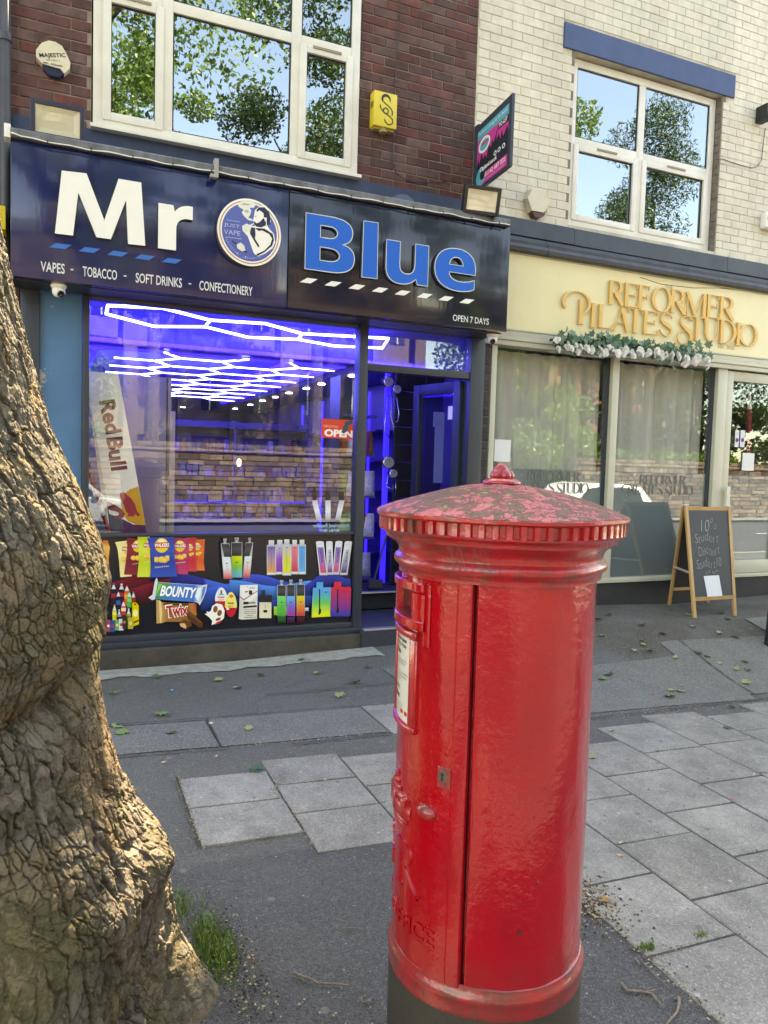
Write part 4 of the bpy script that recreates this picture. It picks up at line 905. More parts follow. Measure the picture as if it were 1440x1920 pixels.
# bottles and cans, lower left
def bottle(x, y0, y1, w, body, capc, lab=None):
    pr.poly([(x-w*.16, y0), (x+w*.16, y0), (x+w*.18, y0+14), (x-w*.18, y0+14)], capc)
    pr.poly([(x-w*.16, y0+14), (x+w*.16, y0+14), (x+w*.5, y0+70), (x+w*.5, y1), (x-w*.5, y1), (x-w*.5, y0+70)], body)
    pr.poly([(x-w*.12, y0+18), (x+w*.12, y0+18), (x+w*.42, y0+62), (x-w*.42, y0+62)], '#c9d2d6')
    if lab: pr.poly([(x-w*.5, y0+(y1-y0)*.45), (x+w*.5, y0+(y1-y0)*.45), (x+w*.5, y0+(y1-y0)*.66), (x-w*.5, y0+(y1-y0)*.66)], lab)
bottle(130, 562, 800, 56, '#1a1a2a', '#3a5a9a', '#9a2430'); bottle(215, 565, 780, 60, '#241418', '#e0e0e0', '#b02430'); bottle(272, 580, 800, 54, '#d0662a', '#c03024', '#e8a040'); bottle(298, 645, 820, 50, '#38a048', '#2a7a30', '#7ac060'); bottle(342, 650, 780, 44, '#8a2a20', '#2a8a3a')
bottle(180, 640, 870, 46, '#14182c', '#2a4a9a', '#3050a0'); bottle(235, 745, 920, 52, '#c83a2c', '#c03030', '#e8d0b0'); bottle(290, 830, 960, 46, '#506030', '#e0e0d8', '#90a040')
pr.poly([(330, 775), (345, 762), (375, 770), (398, 800), (400, 1000), (345, 1020), (325, 990), (328, 850)], '#e0c018'); pr.ell(362, 880, 26, 40, '#efe39a'); pr.poly([(340, 975), (398, 950), (398, 965), (340, 992)], '#1a1a10'); pr.ell(360, 785, 12, 8, '#1a1a10')
bottle(138, 790, 960, 44, '#cfc030', '#d0b020', '#e8dc60'); bottle(188, 840, 960, 40, '#1c1c2c', '#d8d8d8', '#8890a8')
for x, y0, y1, w, c, lc in ((72, 950, 1080, 44, '#b0404a', '#e0e0e0'), (115, 955, 1082, 52, '#1f4494', '#c4303a'), (165, 950, 1065, 44, '#5a9a50', '#d8d880'), (210, 940, 1065, 52, '#c9ccd0', '#c03038'), (245, 900, 1050, 46, '#3a2a1a', '#a08050'), (310, 925, 1048, 58, '#b4a242', '#e0d060')):
    pr.poly([(x-w/2, y0+6), (x-w*.4, y0), (x+w*.4, y0), (x+w/2, y0+6), (x+w/2, y1-6), (x+w*.4, y1), (x-w*.4, y1), (x-w/2, y1-6)], c); pr.ell(x, (y0+y1)/2, w*.3, w*.34, lc)
# chocolate bars
pr.strip([(585, 735), (640, 760), (700, 768), (1018, 780)], [(585, 990), (640, 985), (700, 970), (1010, 975)], ['#7a4a24', '#c99454', '#a8703a', '#8a5226'])
pr.poly([(585, 735), (610, 738), (622, 860), (628, 985), (590, 992)], '#c49a5c'); pr.poly([(612, 738), (636, 750), (650, 870), (640, 985), (626, 985)], '#e6c48a')
pr.poly([(660, 770), (1010, 785), (1010, 800), (660, 790)], '#5a3216')
pr.text('Twix', 690, 940, 940, 905, '#f4ece0', h=150, bold=.075); pr.text('Twix', 700, 930, 930, 898, '#c02430', h=128, bold=.03)
pr.poly([(930, 770), (1000, 770), (1020, 900), (960, 900)], '#b2723a'); pr.poly([(980, 775), (1002, 775), (1005, 860), (985, 890)], '#d4582a')
pr.poly([(905, 880), (950, 860), (1085, 985), (1080, 1035), (1040, 1030), (930, 950)], '#5a3018'); pr.poly([(905, 880), (950, 860), (1085, 985), (1060, 990)], '#74421f')
pr.poly([(835, 985), (880, 945), (960, 980), (970, 1010), (905, 1050), (840, 1020)], '#6a3a1c'); pr.poly([(835, 990), (885, 985), (910, 1015), (900, 1046), (845, 1020)], '#e0a878')
pr.poly([(590, 497), (600, 520), (600, 545), (1080, 578), (1132, 570), (1120, 640), (1090, 720), (1050, 795), (1030, 760), (590, 725), (540, 738), (500, 712), (545, 680), (565, 560), (575, 520)], '#cfd8dc')
pr.strip([(600, 548), (800, 562), (1000, 575), (1085, 582)], [(570, 728), (760, 742), (980, 758), (1040, 770)], ['#2a8060', '#2f7ccc', '#2b6cc4', '#bcd0e4'])
pr.poly([(600, 552), (740, 562), (700, 600), (660, 640), (610, 690), (580, 690)], '#3f9a4a'); pr.poly([(610, 560), (650, 565), (600, 660), (580, 700)], '#88c060')
pr.text('BOUNTY', 615, 700, 1010, 728, '#20304a', h=128, bold=.06, shear=.2); pr.text('BOUNTY', 620, 695, 1005, 722, '#f2f4f4', h=118, bold=.04, shear=.2)
pr.poly([(1000, 700), (1030, 610), (1070, 600), (1060, 680), (1030, 750)], '#e8eef2'); pr.poly([(1085, 600), (1120, 590), (1095, 680), (1060, 750)], '#4080c8')
# chocolate eggs
def egg(cx, cy, rx, ry, top, bot, t1, t2):
    pts = [(cx+rx*math.cos(a)*(1-.18*(math.sin(a) < 0)*abs(math.sin(a))), cy+ry*math.sin(a)) for a in [q*PI/14 for q in range(28)]]
    pr.poly(pts, top); pr.poly([p if p[1] > cy+ry*.25 else (p[0], cy+ry*.25) for p in pts], bot)
    pr.text(t1, cx-rx*.55, cy-ry*.02, cx+rx*.55, cy-ry*.05, '#b82430', h=ry*.17, bold=.04); pr.text(t2, cx-rx*.5, cy+ry*.26, cx+rx*.5, cy+ry*.22, '#d89a20', h=ry*.17, bold=.05)
egg(1282, 720, 68, 118, '#e9e6de', '#c8202c', 'Kinder', 'JOY'); pr.ell(1282, 652, 10, 22, '#30704a'); pr.poly([(1256, 672), (1310, 672), (1310, 684), (1256, 684)], '#4aa0c8')
egg(1385, 785, 64, 135, '#ecdf7a', '#c8202c', 'Kinder', 'JOY'); pr.ell(1388, 695, 22, 18, '#d87a20'); pr.ell(1350, 830, 16, 12, '#f0e8e0')
pr.poly([(1185, 800), (1230, 772), (1290, 785), (1318, 850), (1310, 930), (1250, 990), (1200, 995), (1178, 1005), (1185, 960), (1150, 920), (1102, 885), (1130, 880), (1120, 858), (1150, 865), (1170, 850)], '#f0ece0')
pr.ell(1218, 835, 24, 36, '#8a5030', .2); pr.ell(1262, 875, 24, 34, '#8a5030', .3); pr.ell(1248, 942, 30, 14, '#7a4428', -.4); pr.poly([(1210, 985), (1285, 950), (1280, 975), (1240, 992)], '#c8202c')
# vapes
def vape(x0, x1, y0, ym, y1, cols, tilt=0, cap='#c8ccd0', P=None):
    P = P or pr; w = x1-x0; xm = (x0+x1)/2
    P.bar(xm-w*.2+tilt*.95, y0, xm+w*.2+tilt*.95, y0+62, [cap, '#6a6c70', cap], 0); P.bar(xm-w*.06+tilt, y0+2, xm+w*.04+tilt, y0+55, ['#202024', '#e8eaec'], 0)
    P.bar(x0-4, y0+50, x1+4, y1, ['#9a9ca0', '#b8babc', '#6c6e72'], tilt*.9); P.bar(x0+2, y0+58, x1-2, ym, ['#2c2c32', '#46464c', '#26262a'], tilt*.86)
    P.bar(x0, ym, x1, y1-4, cols, tilt*.55); P.ell(xm+tilt*.4, ym+72, w*.16, 9, '#222222', 0, 10, PI, 2*PI); P.bar(xm-1.5+tilt*.3, ym+86, xm+1.5+tilt*.3, ym+150, ['#606060', '#707070'])
vape(1310, 1396, 78, 275, 510, ['#cfe0e2', '#dcd8d8', '#d84038'], -35)
P2 = pr2
vape(-50, 12, 78, 275, 510, ['#cfe0e2', '#dcd8d8', '#d84038'], -5, P=P2) if False else None
vape(146, 218, 76, 275, 508, ['#cfe0e2', '#e0c4c0', '#d83a34'], 38, P=P2)
vape(22, 134, 74, 272, 506, ['#d8e020', '#78c840', '#38b0d8'], 0, P=P2)
def slim(x0, x1, y0, y1, cols):
    w = x1-x0; P2.bar(x0+w*.2, y0, x1-w*.2, y0+60, ['#d8dadc', '#b8babc']); P2.bar(x0, y0+50, x1, y1, ['#b4b6bc', '#d0d0d2', '#a8aaac']); P2.bar(x0+8, y0+66, x1-8, y1-30, cols); P2.bar(x0+6, y1-26, x1-6, y1-8, ['#d8dad8', '#d8dad8'])
    P2.ell((x0+x1)/2, y0+94, 12, 9, '#303038', 0, 10, PI, 2*PI); P2.bar((x0+x1)/2-1.5, y0+110, (x0+x1)/2+1.5, y1-60, ['#585868', '#686878'])
slim(402, 500, 102, 478, ['#6a58a8', '#b08a98', '#e89a40']); slim(494, 588, 98, 472, ['#b8b4c8', '#9a48b8', '#8038a0']); slim(660, 742, 98, 470, ['#e07a90', '#e06a78', '#d03848']); slim(738, 822, 96, 470, ['#3aa0d8', '#3a98d4', '#48a8dc']); slim(568, 662, 92, 482, ['#b8b8c4', '#d0cc50', '#e0d430'])
def crystal(x0, x1, y0, y1, cols, tilt, tc):
    P2.bar(x0, y0, x1, y1, ['#d0d2d6', '#dcdcde', '#c0c0c4'], tilt); P2.bar(x0+10, y0+60, x1-10, y1-25, cols, tilt*.85); P2.ell((x0+x1)/2+tilt, y0+6, (x1-x0)/2, 14, '#d6d8da')
    xm = (x0+x1)/2; P2.text('CRYSTAL', xm-8+tilt*.75, y0+85, xm-8+tilt*.35, y0+230, tc, h=22, bold=.03)
crystal(968, 1052, 118, 478, ['#7a60b0', '#a070b0', '#d8486a'], -40, '#3a2a6a'); crystal(1044, 1114, 118, 472, ['#d4d6dc', '#c0b8cc', '#5a2a80'], -6, '#20203a'); crystal(1104, 1180, 116, 470, ['#7a60b0', '#a878b0', '#d8486a'], 34, '#3a2a6a'); crystal(1186, 1266, 118, 476, ['#dcdcde', '#a8a0b8', '#4a2474'], 52, '#20203a')
P2.poly([(95, 948), (130, 955), (292, 946), (300, 580), (110, 584)], '#ddd6c8'); P2.poly([(110, 584), (300, 580), (298, 700), (200, 770), (150, 735), (108, 700)], '#e8e6e0'); P2.poly([(108, 700), (150, 735), (296, 640), (296, 650), (150, 748), (107, 712)], '#b04050')
P2.text('PODS', 210, 624, 265, 622, '#3a58a8', h=14, bold=.03); P2.poly([(178, 600), (200, 598), (196, 608)], '#2a9a5a'); P2.bar(205, 640, 240, 685, ['#2a2a2c', '#1c1c1e']); P2.poly([(160, 650), (190, 645), (192, 660), (164, 664)], '#c03a44')
P2.poly([(145, 765), (202, 762), (202, 788), (145, 790)], '#1c1c1e'); P2.text('ULTRA', 206, 784, 275, 780, '#1c1c1e', h=18, bold=.04); P2.poly([(145, 810), (288, 800), (288, 818), (145, 830)], '#1c1c1e')
for i, tx in enumerate(('This product', 'contains nicotine', 'which is a highly', 'addictive', 'substance')):
    P2.text(tx, 150+(30 if i == 3 else 0), 856+i*20, 280-(30 if i == 3 else 0), 850+i*20, '#303030', h=10, bold=.02)
P2.bar(316, 768, 446, 938, ['#d8cdae', '#e2d8bc']); P2.bar(322, 690, 452, 768, ['#26262a', '#1e1e20']); P2.bar(338, 635, 378, 692, ['#323236', '#222224']); P2.bar(360, 850, 402, 878, ['#1c1c1c', '#1c1c1c']); P2.bar(378, 785, 382, 835, ['#808080', '#808080'])
P2.bar(472, 812, 610, 905, ['#9ac838', '#7ab430']); vape(512, 598, 530, 700, 920, ['#5ad070', '#3ab84a', '#28a038'], 0, P=P2); P2.bar(800, 826, 845, 860, ['#d8dadc', '#a0a2a6'])
vape(612, 696, 524, 700, 914, ['#38b0e0', '#7a60c0', '#b02a98'], 0, P=P2); vape(718, 800, 520, 696, 914, ['#d8d430', '#e88a38', '#d82a3c'], 0, P=P2)
for x0, x1, c in ((512, 598, '#1c6a30'), (612, 696, '#5a2060'), (718, 800, '#5a1820')): P2.bar(x0, 925, x1, 995, [c, '#0a0a12'])
P2.bar(928, 548, 1000, 610, ['#2a9ad0', '#3aa0d4']); P2.poly([(890, 610), (1085, 602), (1085, 918), (878, 930), (876, 900)], ['#2a9ad8', '#2a9ad8', '#e0dc20', '#e4e020', '#b8d830']); P2.bar(892, 640, 1082, 770, ['#2c98d8', '#48c060'])
P2.bar(892, 770, 1080, 905, ['#48c060', '#e4e428']); P2.bar(955, 625, 968, 900, ['#181a20', '#181a20']); P2.poly([(948, 900), (952, 850), (965, 825), (978, 845), (976, 880)], '#181a20'); P2.text('HOLA', 1000, 815, 1058, 810, '#c8e048', h=12)
P2.bar(1116, 546, 1194, 608, ['#d8303c', '#d8303c']); P2.poly([(1085, 612), (1110, 600), (1290, 600), (1302, 615), (1292, 905), (1275, 918), (1085, 918), (1074, 900)], ['#d82a40', '#d82a40', '#d82a40', '#d82a40', '#20389a', '#20389a', '#20389a', '#20389a']); P2.bar(1148, 625, 1162, 880, ['#181a20', '#181a20']); P2.poly([(1140, 880), (1146, 830), (1158, 815), (1170, 835), (1168, 870)], '#181a20')
for x in (1030, 1225): P2.ell(x, 660, 14, 10, '#303038', 0, 10, PI, 2*PI)
link('printed_film', pr.mb.mesh('printed_film', VINYL), pn); link('printed_film', P2.mb.mesh('printed_film', VINYL), pn)
# stickers on the shop glass
t = empty('window_sticker', (2.13, 5.9, 1.9), 'red OPEN sticker on the right side of the shop window', 'sticker')
s = Print(lambda u, v: (lambda p: (p.x, p.z))(at(u, v, 5.909)), 5.9105); s.poly([(603, 785), (662, 788), (662, 824), (603, 820)], '#d84030')
s.text('OPEN', 608, 818, 661, 821, '#f0e4e0', h=14, bold=.05); s.text('VAPE & FOOD', 606, 801, 634, 803, '#e8b0a0', h=5); s.poly([(640, 810), (648, 790), (660, 788), (662, 794), (654, 798), (652, 808), (644, 813)], '#2a4858'); s.mb.build('print', VINYL, t)
t = empty('window_sticker', (2.2, 5.9, 1.3), 'clear sticker with three vapes and reversed reseller lettering low on the shop window', 'sticker')
s = Print(lambda u, v: (lambda p: (p.x, p.z))(at(u, v, 5.909)), 5.9105)
for x, tl in ((598, -8), (615, 0), (633, 8)): s.bar(x-5, 938, x+5, 975, ['#b8b8c8', '#e0e0e8', '#a8a8b8'], tl); s.bar(x-4+tl, 922, x+4+tl, 938, ['#4a2a28', '#20202c'])
s.text('Authorised Reseller', 655, 989, 588, 983, '#7aa0b0', h=6, bold=.03) if False else None
s.k += 1; a_ = at(586, 989, 5.909); b_2 = at(655, 989, 5.909)
text_to(s.mb, 'Authorised Reseller', a_.x, 5.909, a_.z, w=(b_2-a_).x, h=.032, bold=.03, mirror=True, col=srgb('#8ab0bc')); a_ = at(600, 1001, 5.909); text_to(s.mb, 'FEOBA PRO', a_.x, 5.909, a_.z, w=.17, h=.038, bold=.05, mirror=True, col=srgb('#9ac0c8'))
s.mb.build('print', VINYL, t)

# ================================================================== INSIDE THE VAPE SHOP
t = empty('storage_cabinet', (.55, 6.6, .24), 'tall pale grey cabinet with a long handle behind the left of the shop window', 'cabinet')
MB().box(.06, .90, 6.60, 7.1, .24, 2.30, .004).build('body', mat('pale_grey_laminate', (.30, .30, .33), .4, var=.06, vscale=3), t)
MB().box(.885, .93, 6.575, 6.60, .30, 2.02, .003).build('handle', mat('steel', (.35, .35, .4), .3, metal=.6), t); MB().box(.86, .87, 6.59, 6.60, .24, 2.3).build('door_gap', M_black, t)
t = empty('energy_drink_board', (.45, 6.2, 1), 'tall white advertising board for an energy drink leaning inside the shop window', 'advertising board')
YR = 6.12; ff = lambda u, v: (lambda p: (p.x, p.z))(at(150+u/6, 690+v/6, YR))
s = Print(ff, YR-.003)
s.poly([(60, 35), (430, 60), (760, 1900), (300, 1900), (300, 1500)], '#f6f3ea')
back = [s.f(60, 35), s.f(430, 60), s.f(760, 1900), s.f(300, 1900)]
k = MB(); k.prism(back, YR, YR+.02); k.build('board', mat('board_white', (.70, .68, .60), .5), t)
s.poly([(300, 1500), (330, 1640), (480, 1700), (600, 1760), (735, 1765), (760, 1900), (345, 1900), (320, 1700)], '#1a2450')
pts = [(655, 1335), (560, 1365), (490, 1430), (460, 1530), (480, 1640), (540, 1720), (640, 1765), (735, 1765)]
s.poly(pts, '#d8a028')
# red animal silhouette
s.poly([(450, 1405), (500, 1400), (530, 1430), (580, 1470), (620, 1530), (640, 1610), (680, 1655), (650, 1672), (625, 1640), (600, 1672), (560, 1665), (530, 1672), (545, 1640), (520, 1620), (500, 1560), (470, 1510), (450, 1450)], '#a02438')
s.poly([(300, 1500), (400, 1540), (470, 1590), (505, 1640), (490, 1680), (440, 1700), (400, 1690), (380, 1660), (430, 1660), (440, 1630), (400, 1610), (340, 1600), (310, 1580)], '#8c1c2c')
s.poly([(455, 1405), (500, 1398), (515, 1440), (510, 1500), (490, 1470)], '#d83a34')
def vtext(body, u0, v0, u1, v1, h, col, bold=.03):
    a = Vector(s.f(u0, v0)); b = Vector(s.f(u1, v1)); d = b-a; s.k += 1
    text_to(s.mb, body, a.x, s.y-s.k*.0003, a.y, w=d.length, h=h, ang=math.atan2(d.y, d.x), bold=bold, col=srgb(col))
vtext('Red', 208, 375, 290, 750, .118, '#6a1e34', .035); vtext('Bull', 290, 790, 350, 1160, .12, '#6a1e34', .035)
link('board_print', s.mb.mesh('board_print', PAPER), t)
t = empty('striped_pole', (.25, 6.1, .6), 'red pole with a white band leaning behind the glass left of the advertising board', 'pole')
a, b = at(155, 845, 6.08), at(208, 1008, 6.08); MB().tube([a, b], .016, 10).build('pole', mat('red_paint', (.35, .02, .03), .4), t); c1, c2 = a+(b-a)*.62, a+(b-a)*.74; MB().tube([c1, c2], .0165, 10).build('band', M_white, t)
# shelving at the back left
t = empty('product_shelving', (1.9, 10, .24), 'dark shelving stacked with small boxes behind the counter in the shop', 'shelving')
sz = [.45, .78, 1.08, 1.40, 1.72, 2.05]
MB().box(1.2, 3.2, 10.4, 10.45, .24, 2.15).build('back_panel', M_inwall, t)
for z in sz: MB().box(1.2, 3.2, 10.05, 10.4, z, z+.02).build('shelf', mat('shelf_glow_blue', (.04, .04, .18), .4), t)  # shelf colour holds the blue glow of the LEDs
for x in (1.2, 2.2, 3.2): MB().box(x-.015, x+.015, 10.05, 10.4, .24, 2.15).build('upright', mat('shelf_glow_blue', (.04, .04, .18), .4), t)
k = MB()
for z in (.77, 1.07): k.box(1.22, 3.18, 10.035, 10.048, z-.008, z+.002)
k.build('light_strip', M_bluesoft, t)
pc = [mat('box_%s' % c, srgb(h), .5) for c, h in (('pale', '#7c7c98'), ('white', '#a0a0b0'), ('green', '#3a7a5a'), ('red', '#a03a48'), ('blue', '#3a4a90'), ('amber', '#8a6a38'), ('teal', '#3a7a88'))]
pm = [MB().box(-w, w, -.03, .03, 0, h).mesh('product_box', m) for m in pc for w, h in ((.035, .10), (.03, .16), (.05, .08), (.022, .13))]
for z in sz[:-1]:
    x = 1.26
    while x < 3.15:
        o = link('product_box', random.choice(pm), None, (x, 10.10+random.uniform(-.01, .03), z+.02)); tag(o, 'small product box in the packed rows on the dark shelves behind the shop glass', 'box', 'product boxes on the back shelving'); x += random.uniform(.075, .10)
t = empty('shop_counter', (1.8, 9.2, .24), 'low pale display counter of sweets in front of the shop shelving', 'counter')
MB().box(1.1, 3.0, 9.0, 9.5, .24, .88, .01).build('body', M_inwall, t); MB().box(1.08, 3.02, 8.98, 9.52, .881, .91, .004).build('top', mat('counter_top', (.2, .2, .3), .3), t)
for i in range(14):
    o = link('sweet_box', random.choice(pm), None, (1.2+i*.125, 9.15+random.uniform(0, .1), .911)); tag(o, 'small sweet carton standing on the counter inside the shop', 'box', 'sweet cartons on the shop counter')
t = empty('shelf_lamp', (2.05, 9.4, 1.5), 'tiny bright white lamp glowing on the shop counter', 'lamp')
p = at(448, 874, 9.2); t.location = p; 
k = MB().lathe([(.012, 0), (.022, .02), (.022, .07), (.010, .085)], 10, tuple(p)); k.build('bulb', mat('bulb_glow', (1, 1, .9), .5, emit=(1, .95, .8), estr=2), t); MB().lathe([(.01, -.05), (.01, 0)], 8, tuple(p)).build('stem', M_black, t)
# right hand wall shelving with posts
t = empty('side_shelving', (3.5, 9, .24), 'dark blue lit side shelving along the right wall of the shop', 'shelving')
for z in (.6, .95, 1.3, 1.65, 2.0): MB().box(3.32, 3.6, 7.9, 11, z, z+.02).build('shelf', mat('shelf_glow_blue', (.04, .04, .18), .4), t)
MB().box(3.6, 3.64, 7.9, 11, .24, 2.5).build('back_panel', M_inwall, t)
# snack shelves visible through the doorway
t = empty('snack_shelf', (3.0, 7.4, .4), 'dark open shelves of shiny snack bags inside the doorway', 'shelving')
for z in (.44, .86, 1.28, 1.70, 2.1): MB().box(2.62, 3.01, 7.12, 7.42, z, z+.02).build('shelf', mat('shelf_glow_blue', (.04, .04, .18), .4), t)
MB().box(2.60, 2.615, 7.12, 7.42, .4, 2.5).build('side', M_anth, t); MB().box(2.62, 3.01, 7.42, 7.44, .4, 2.5).build('back', M_anth, t)
bagc = ['#b03040', '#d0a040', '#c8c8d8', '#4060b0', '#a04880', '#d07030', '#60a050']
bm_ = []
for h in bagc:
    k = MB(); n = 7; vs = []
    for sg in (-1, 1):
        for j in range(n):
            for i in range(n):
                u, v = i/(n-1)*2-1, j/(n-1)*2-1; d = .045*(1-u*u)**.5*(1-v*v)**.5+.004*math.sin(9*u+5*v); vs.append((u*.075*(1-.06*v*v), sg*d, .115+v*.115))
    fs = [(a*n*n+j*n+i, a*n*n+j*n+i+1, a*n*n+(j+1)*n+i+1, a*n*n+(j+1)*n+i) for a in (0, 1) for j in range(n-1) for i in range(n-1)]
    bm_.append(MB().add(vs, fs).mesh('snack_packet', mat('foil_%s' % h[1:], srgb(h), .25, var=.5, vscale=30, bump=.003, bscale=40), smooth=True))
for lv, z in zip(('lowest', 'second lowest', 'second highest', 'highest'), (.46, .88, 1.30, 1.72)):
    for i in range(4):
        ci_ = random.randrange(7)
        o = link('snack_packet', bm_[ci_], None, (2.70+i*.085, 7.2+random.uniform(-.03, .05), z)); o.rotation_euler = (random.uniform(-.2, .1), 0, random.uniform(-.4, .4)); o.scale = (1, 1, random.uniform(.9, 1.15))
        tag(o, '%s shiny snack bag, %s on the %s doorway shelf' % (('red', 'gold', 'silver', 'blue', 'purple', 'orange', 'green')[ci_], ('leftmost', 'second from left', 'third from left', 'rightmost')[i], lv), 'snack bag', 'snack bags on the doorway shelves')
# dark boarded partition with pipes and gauges
t = empty('boarded_partition', (3.4, 7.0, .4), 'black boarded partition inside the doorway behind the pipes and gauges', 'partition')
for i in range(12): MB().box(3.12, 3.44, 6.93, 6.96, .41+i*.178, .41+i*.178+.172, .003).build('board', mat('black_board', (.02, .02, .028), .45, var=.3, vscale=8), t)
MB().box(3.441, 3.64, 6.90, 6.99, .4, 2.6, .004).build('panel', mat('black_wall', (.016, .015, .025), .5), t)
for label, px, py, r in (('large chrome round mirror disc at the top of the doorway pipes', 728, 716, .05), ('brass and chrome gauge below the round mirror in the doorway', 744, 730, .042), ('wide chrome gauge half way up the doorway pipes', 728, 867, .058), ('small bright dial on the lowest doorway pipe', 737, 888, .042)):
    p = at(px, py, 6.86); t = empty('pipe_gauge', p, label, 'gauge')
    M = Matrix.Translation(p) @ Matrix.Rotation(PI/2, 4, 'X')
    MB().lathe([(r*.7, -.07), (r, -.06), (r, .0), (r*1.1, .01), (r*1.1, .02), (r*.92, .022)], 24, M=M).build('case', mat('chrome', (.5, .5, .55), .25, metal=1), t, smooth=True)
    MB().lathe([(r*.88, .0235), (r*.88, .025)], 24, M=M).build('dial', mat('dial_grey', (.25, .27, .33), .3), t); MB().box(p.x-.002, p.x+.002, p.y-.028, p.y-.026, p.z-.005, p.z+r*.7).build('needle', M_black, t)
t = empty('wall_pipes', (3.2, 6.88, 1.5), 'thin bent grey pipes joining the gauges on the dark doorway partition', 'pipes')
for pl in ([(735, 740), (733, 780), (738, 800), (738, 812)], [(728, 740), (722, 790), (720, 808), (732, 824)], [(744, 745), (748, 775), (746, 790), (735, 798), (733, 775)], [(728, 885), (726, 905), (722, 912)], [(737, 900), (737, 918), (724, 912)], [(742, 900), (742, 930)]):
    MB().tube([at(x, y, 6.88) for x, y in pl], .006, 6).build('pipe', mat('chrome', (.5, .5, .55), .25, metal=1), t, smooth=True)
t = empty('broom', (3.05, 6.7, .4), 'dark brush leaning in the corner of the shop doorway', 'broom')
MB().tube([at(700, 1092, 6.75), at(726, 1000, 6.8)], .010, 8).build('handle', mat('broom_grey', (.06, .06, .08), .5), t); p = at(702, 1098, 6.75); MB().box(p.x-.07, p.x+.08, 6.72, 6.78, .415, .50, .01).build('head', mat('broom_head', (.05, .05, .07), .8), t)
# open glazed door
dr = empty('shop_door', (3.34, 5.95, .24), 'open dark framed glass door folded back into the shop doorway', 'door')
HD = Vector((3.335, 5.97, 0)); FD = Vector((at(785, 735, 6.55).x, 6.62, 0)); dv = (FD-HD); wd = dv.length; ang = math.atan2(dv.y, dv.x)
M = Matrix.Translation(HD) @ Matrix.Rotation(ang, 4, 'Z')
k = MB(); 
for (a, b, c, d) in ((0, .09, .25, 2.39), (wd-.09, wd, .25, 2.39), (.091, wd-.091, 2.29, 2.39), (.091, wd-.091, .25, .42)): k.box(a, b, -.025, .025, c, d, .004, M)
autosmooth(k.build('door_frame', M_anth, dr)); MB().box(.09, wd-.09, -.005, .005, .42, 2.29, 0, M).build('pane', M_glass, dr)
MB().box(wd-.06, wd-.035, .03, .06, 1.0, 1.3, .004, M).build('handle', mat('steel', (.35, .35, .4), .3), dr)
p = at(791, 777, 6.5); MB().box(.10, .17, .006, .008, p.z-.06, p.z+.06, 0, M).build('notice', mat('notice_paper', (.7, .7, .75), .6), dr)
t = empty('wall_poster', (3.2, 7, 1.3), 'pale blue plastic wall display seen through the open shop door', 'display')
for q, (a, b, c, d) in enumerate([(812, 855, 790, 905), (812, 858, 775, 800)]): 
    p0 = at(a, d, 6.885); p1 = at(b, c, 6.885); MB().box(p0.x, p1.x, 6.87, 6.885+.002*q, p0.z, p1.z, .004).build('panel', mat('pale_blue_panel', (.12, .17, .32), .4, emit=(.1, .16, .5), estr=.04), t)

# ================================================================== WHITE PAINTED BUILDING
pb_ = empty('painted_brick_building', (6, 6.5, 0), 'cream painted brick building with a four pane upstairs window and dark blue lintel', 'building')
HOLE = (4.425, 6.295, 3.935, 5.51)
wall_with_hole('wall', M_cream_mortar, pb_, 3.387, 13, 3.60, 7.35, HOLE, YB+.003, YB+.30)
k = MB(); k.box(3.387, 13, YB+.301, 16, 7.2, 7.35); k.box(3.387, 3.6, YB+.301, 16, 6.06, 7.19); k.box(13, 13.3, YB, 16, 0, 7.35); k.box(3.387, 13, YB+.02, YB+.30, 7.351, 9.8); k.build('side_wall_and_sun_block', mat('building_core', (.12, .08, .07), .9), pb_)  # top block over the roofline added out of view to shade the post box
zp = at(1010, 445/2.88, 6).z
nb2 = lay_bricks(pb_, M_cream_brick, 3.389, 8.6, 3.87, 6.9, .2215, .0775, .0045, 3.40, zp-.0775*40, [(HOLE[0], HOLE[1], HOLE[2]-.1, HOLE[3]), (4.288, 6.438, 5.505, 5.738)], YB-.0015, dep=.012, near=(4.2, 4.7), wob=.001)
k = MB(); k.box(4.29, 6.436, YB-.016, YB+.12, 5.512, 5.736, .006); k.build('lintel', M_blue_lintel, pb_)
M_rev = mat('reveal_brick', (.22, .18, .15), .8, var=.4, vscale=9)
MB().box(4.39, 4.424, YB+.0, YB+.2, 3.9, 5.51).build('reveal', M_rev, pb_); MB().box(6.296, 6.33, YB+.0, YB+.2, 3.9, 5.51).build('reveal', M_rev, pb_)
for i in range(20): MB().box(6.285, 6.2955, YB+.008, YB+.135, 3.95+i*.0775, 3.95+i*.0775+.071).build('brick', M_rev, pb_)
window(pb_, 4.445, 6.275, 3.955, 5.495, 6.075, [5.31], 4.745, vents=((0, 0), (1, 0)))
k = MB(); k.box(4.3, 6.4, 6.35, 9, 3.7, 3.71); k.box(4.3, 6.4, 9, 9.02, 3.7, 5.9); k.box(4.3, 4.32, 6.35, 9, 3.71, 5.9); k.box(6.38, 6.4, 6.35, 9, 3.71, 5.9); k.box(4.3, 6.4, 6.35, 9, 5.88, 5.9); k.build('upstairs_room', M_room, pb_)
k = MB(); k.box(3.55, 4.415, 5.88, 6.0, 3.715, 3.865, .004); k.box(4.418, 6.35, 5.88, 6.0, 3.712, 3.862, .004); k.box(6.353, 9, 5.88, 6.0, 3.714, 3.864, .004); k.build('painted_band', M_slate, pb_)
k = MB(); prof = [(5.885, 3.56), (5.835, 3.572), (5.825, 3.60), (5.85, 3.635), (5.845, 3.66), (5.885, 3.705), (5.995, 3.712), (5.995, 3.56)]
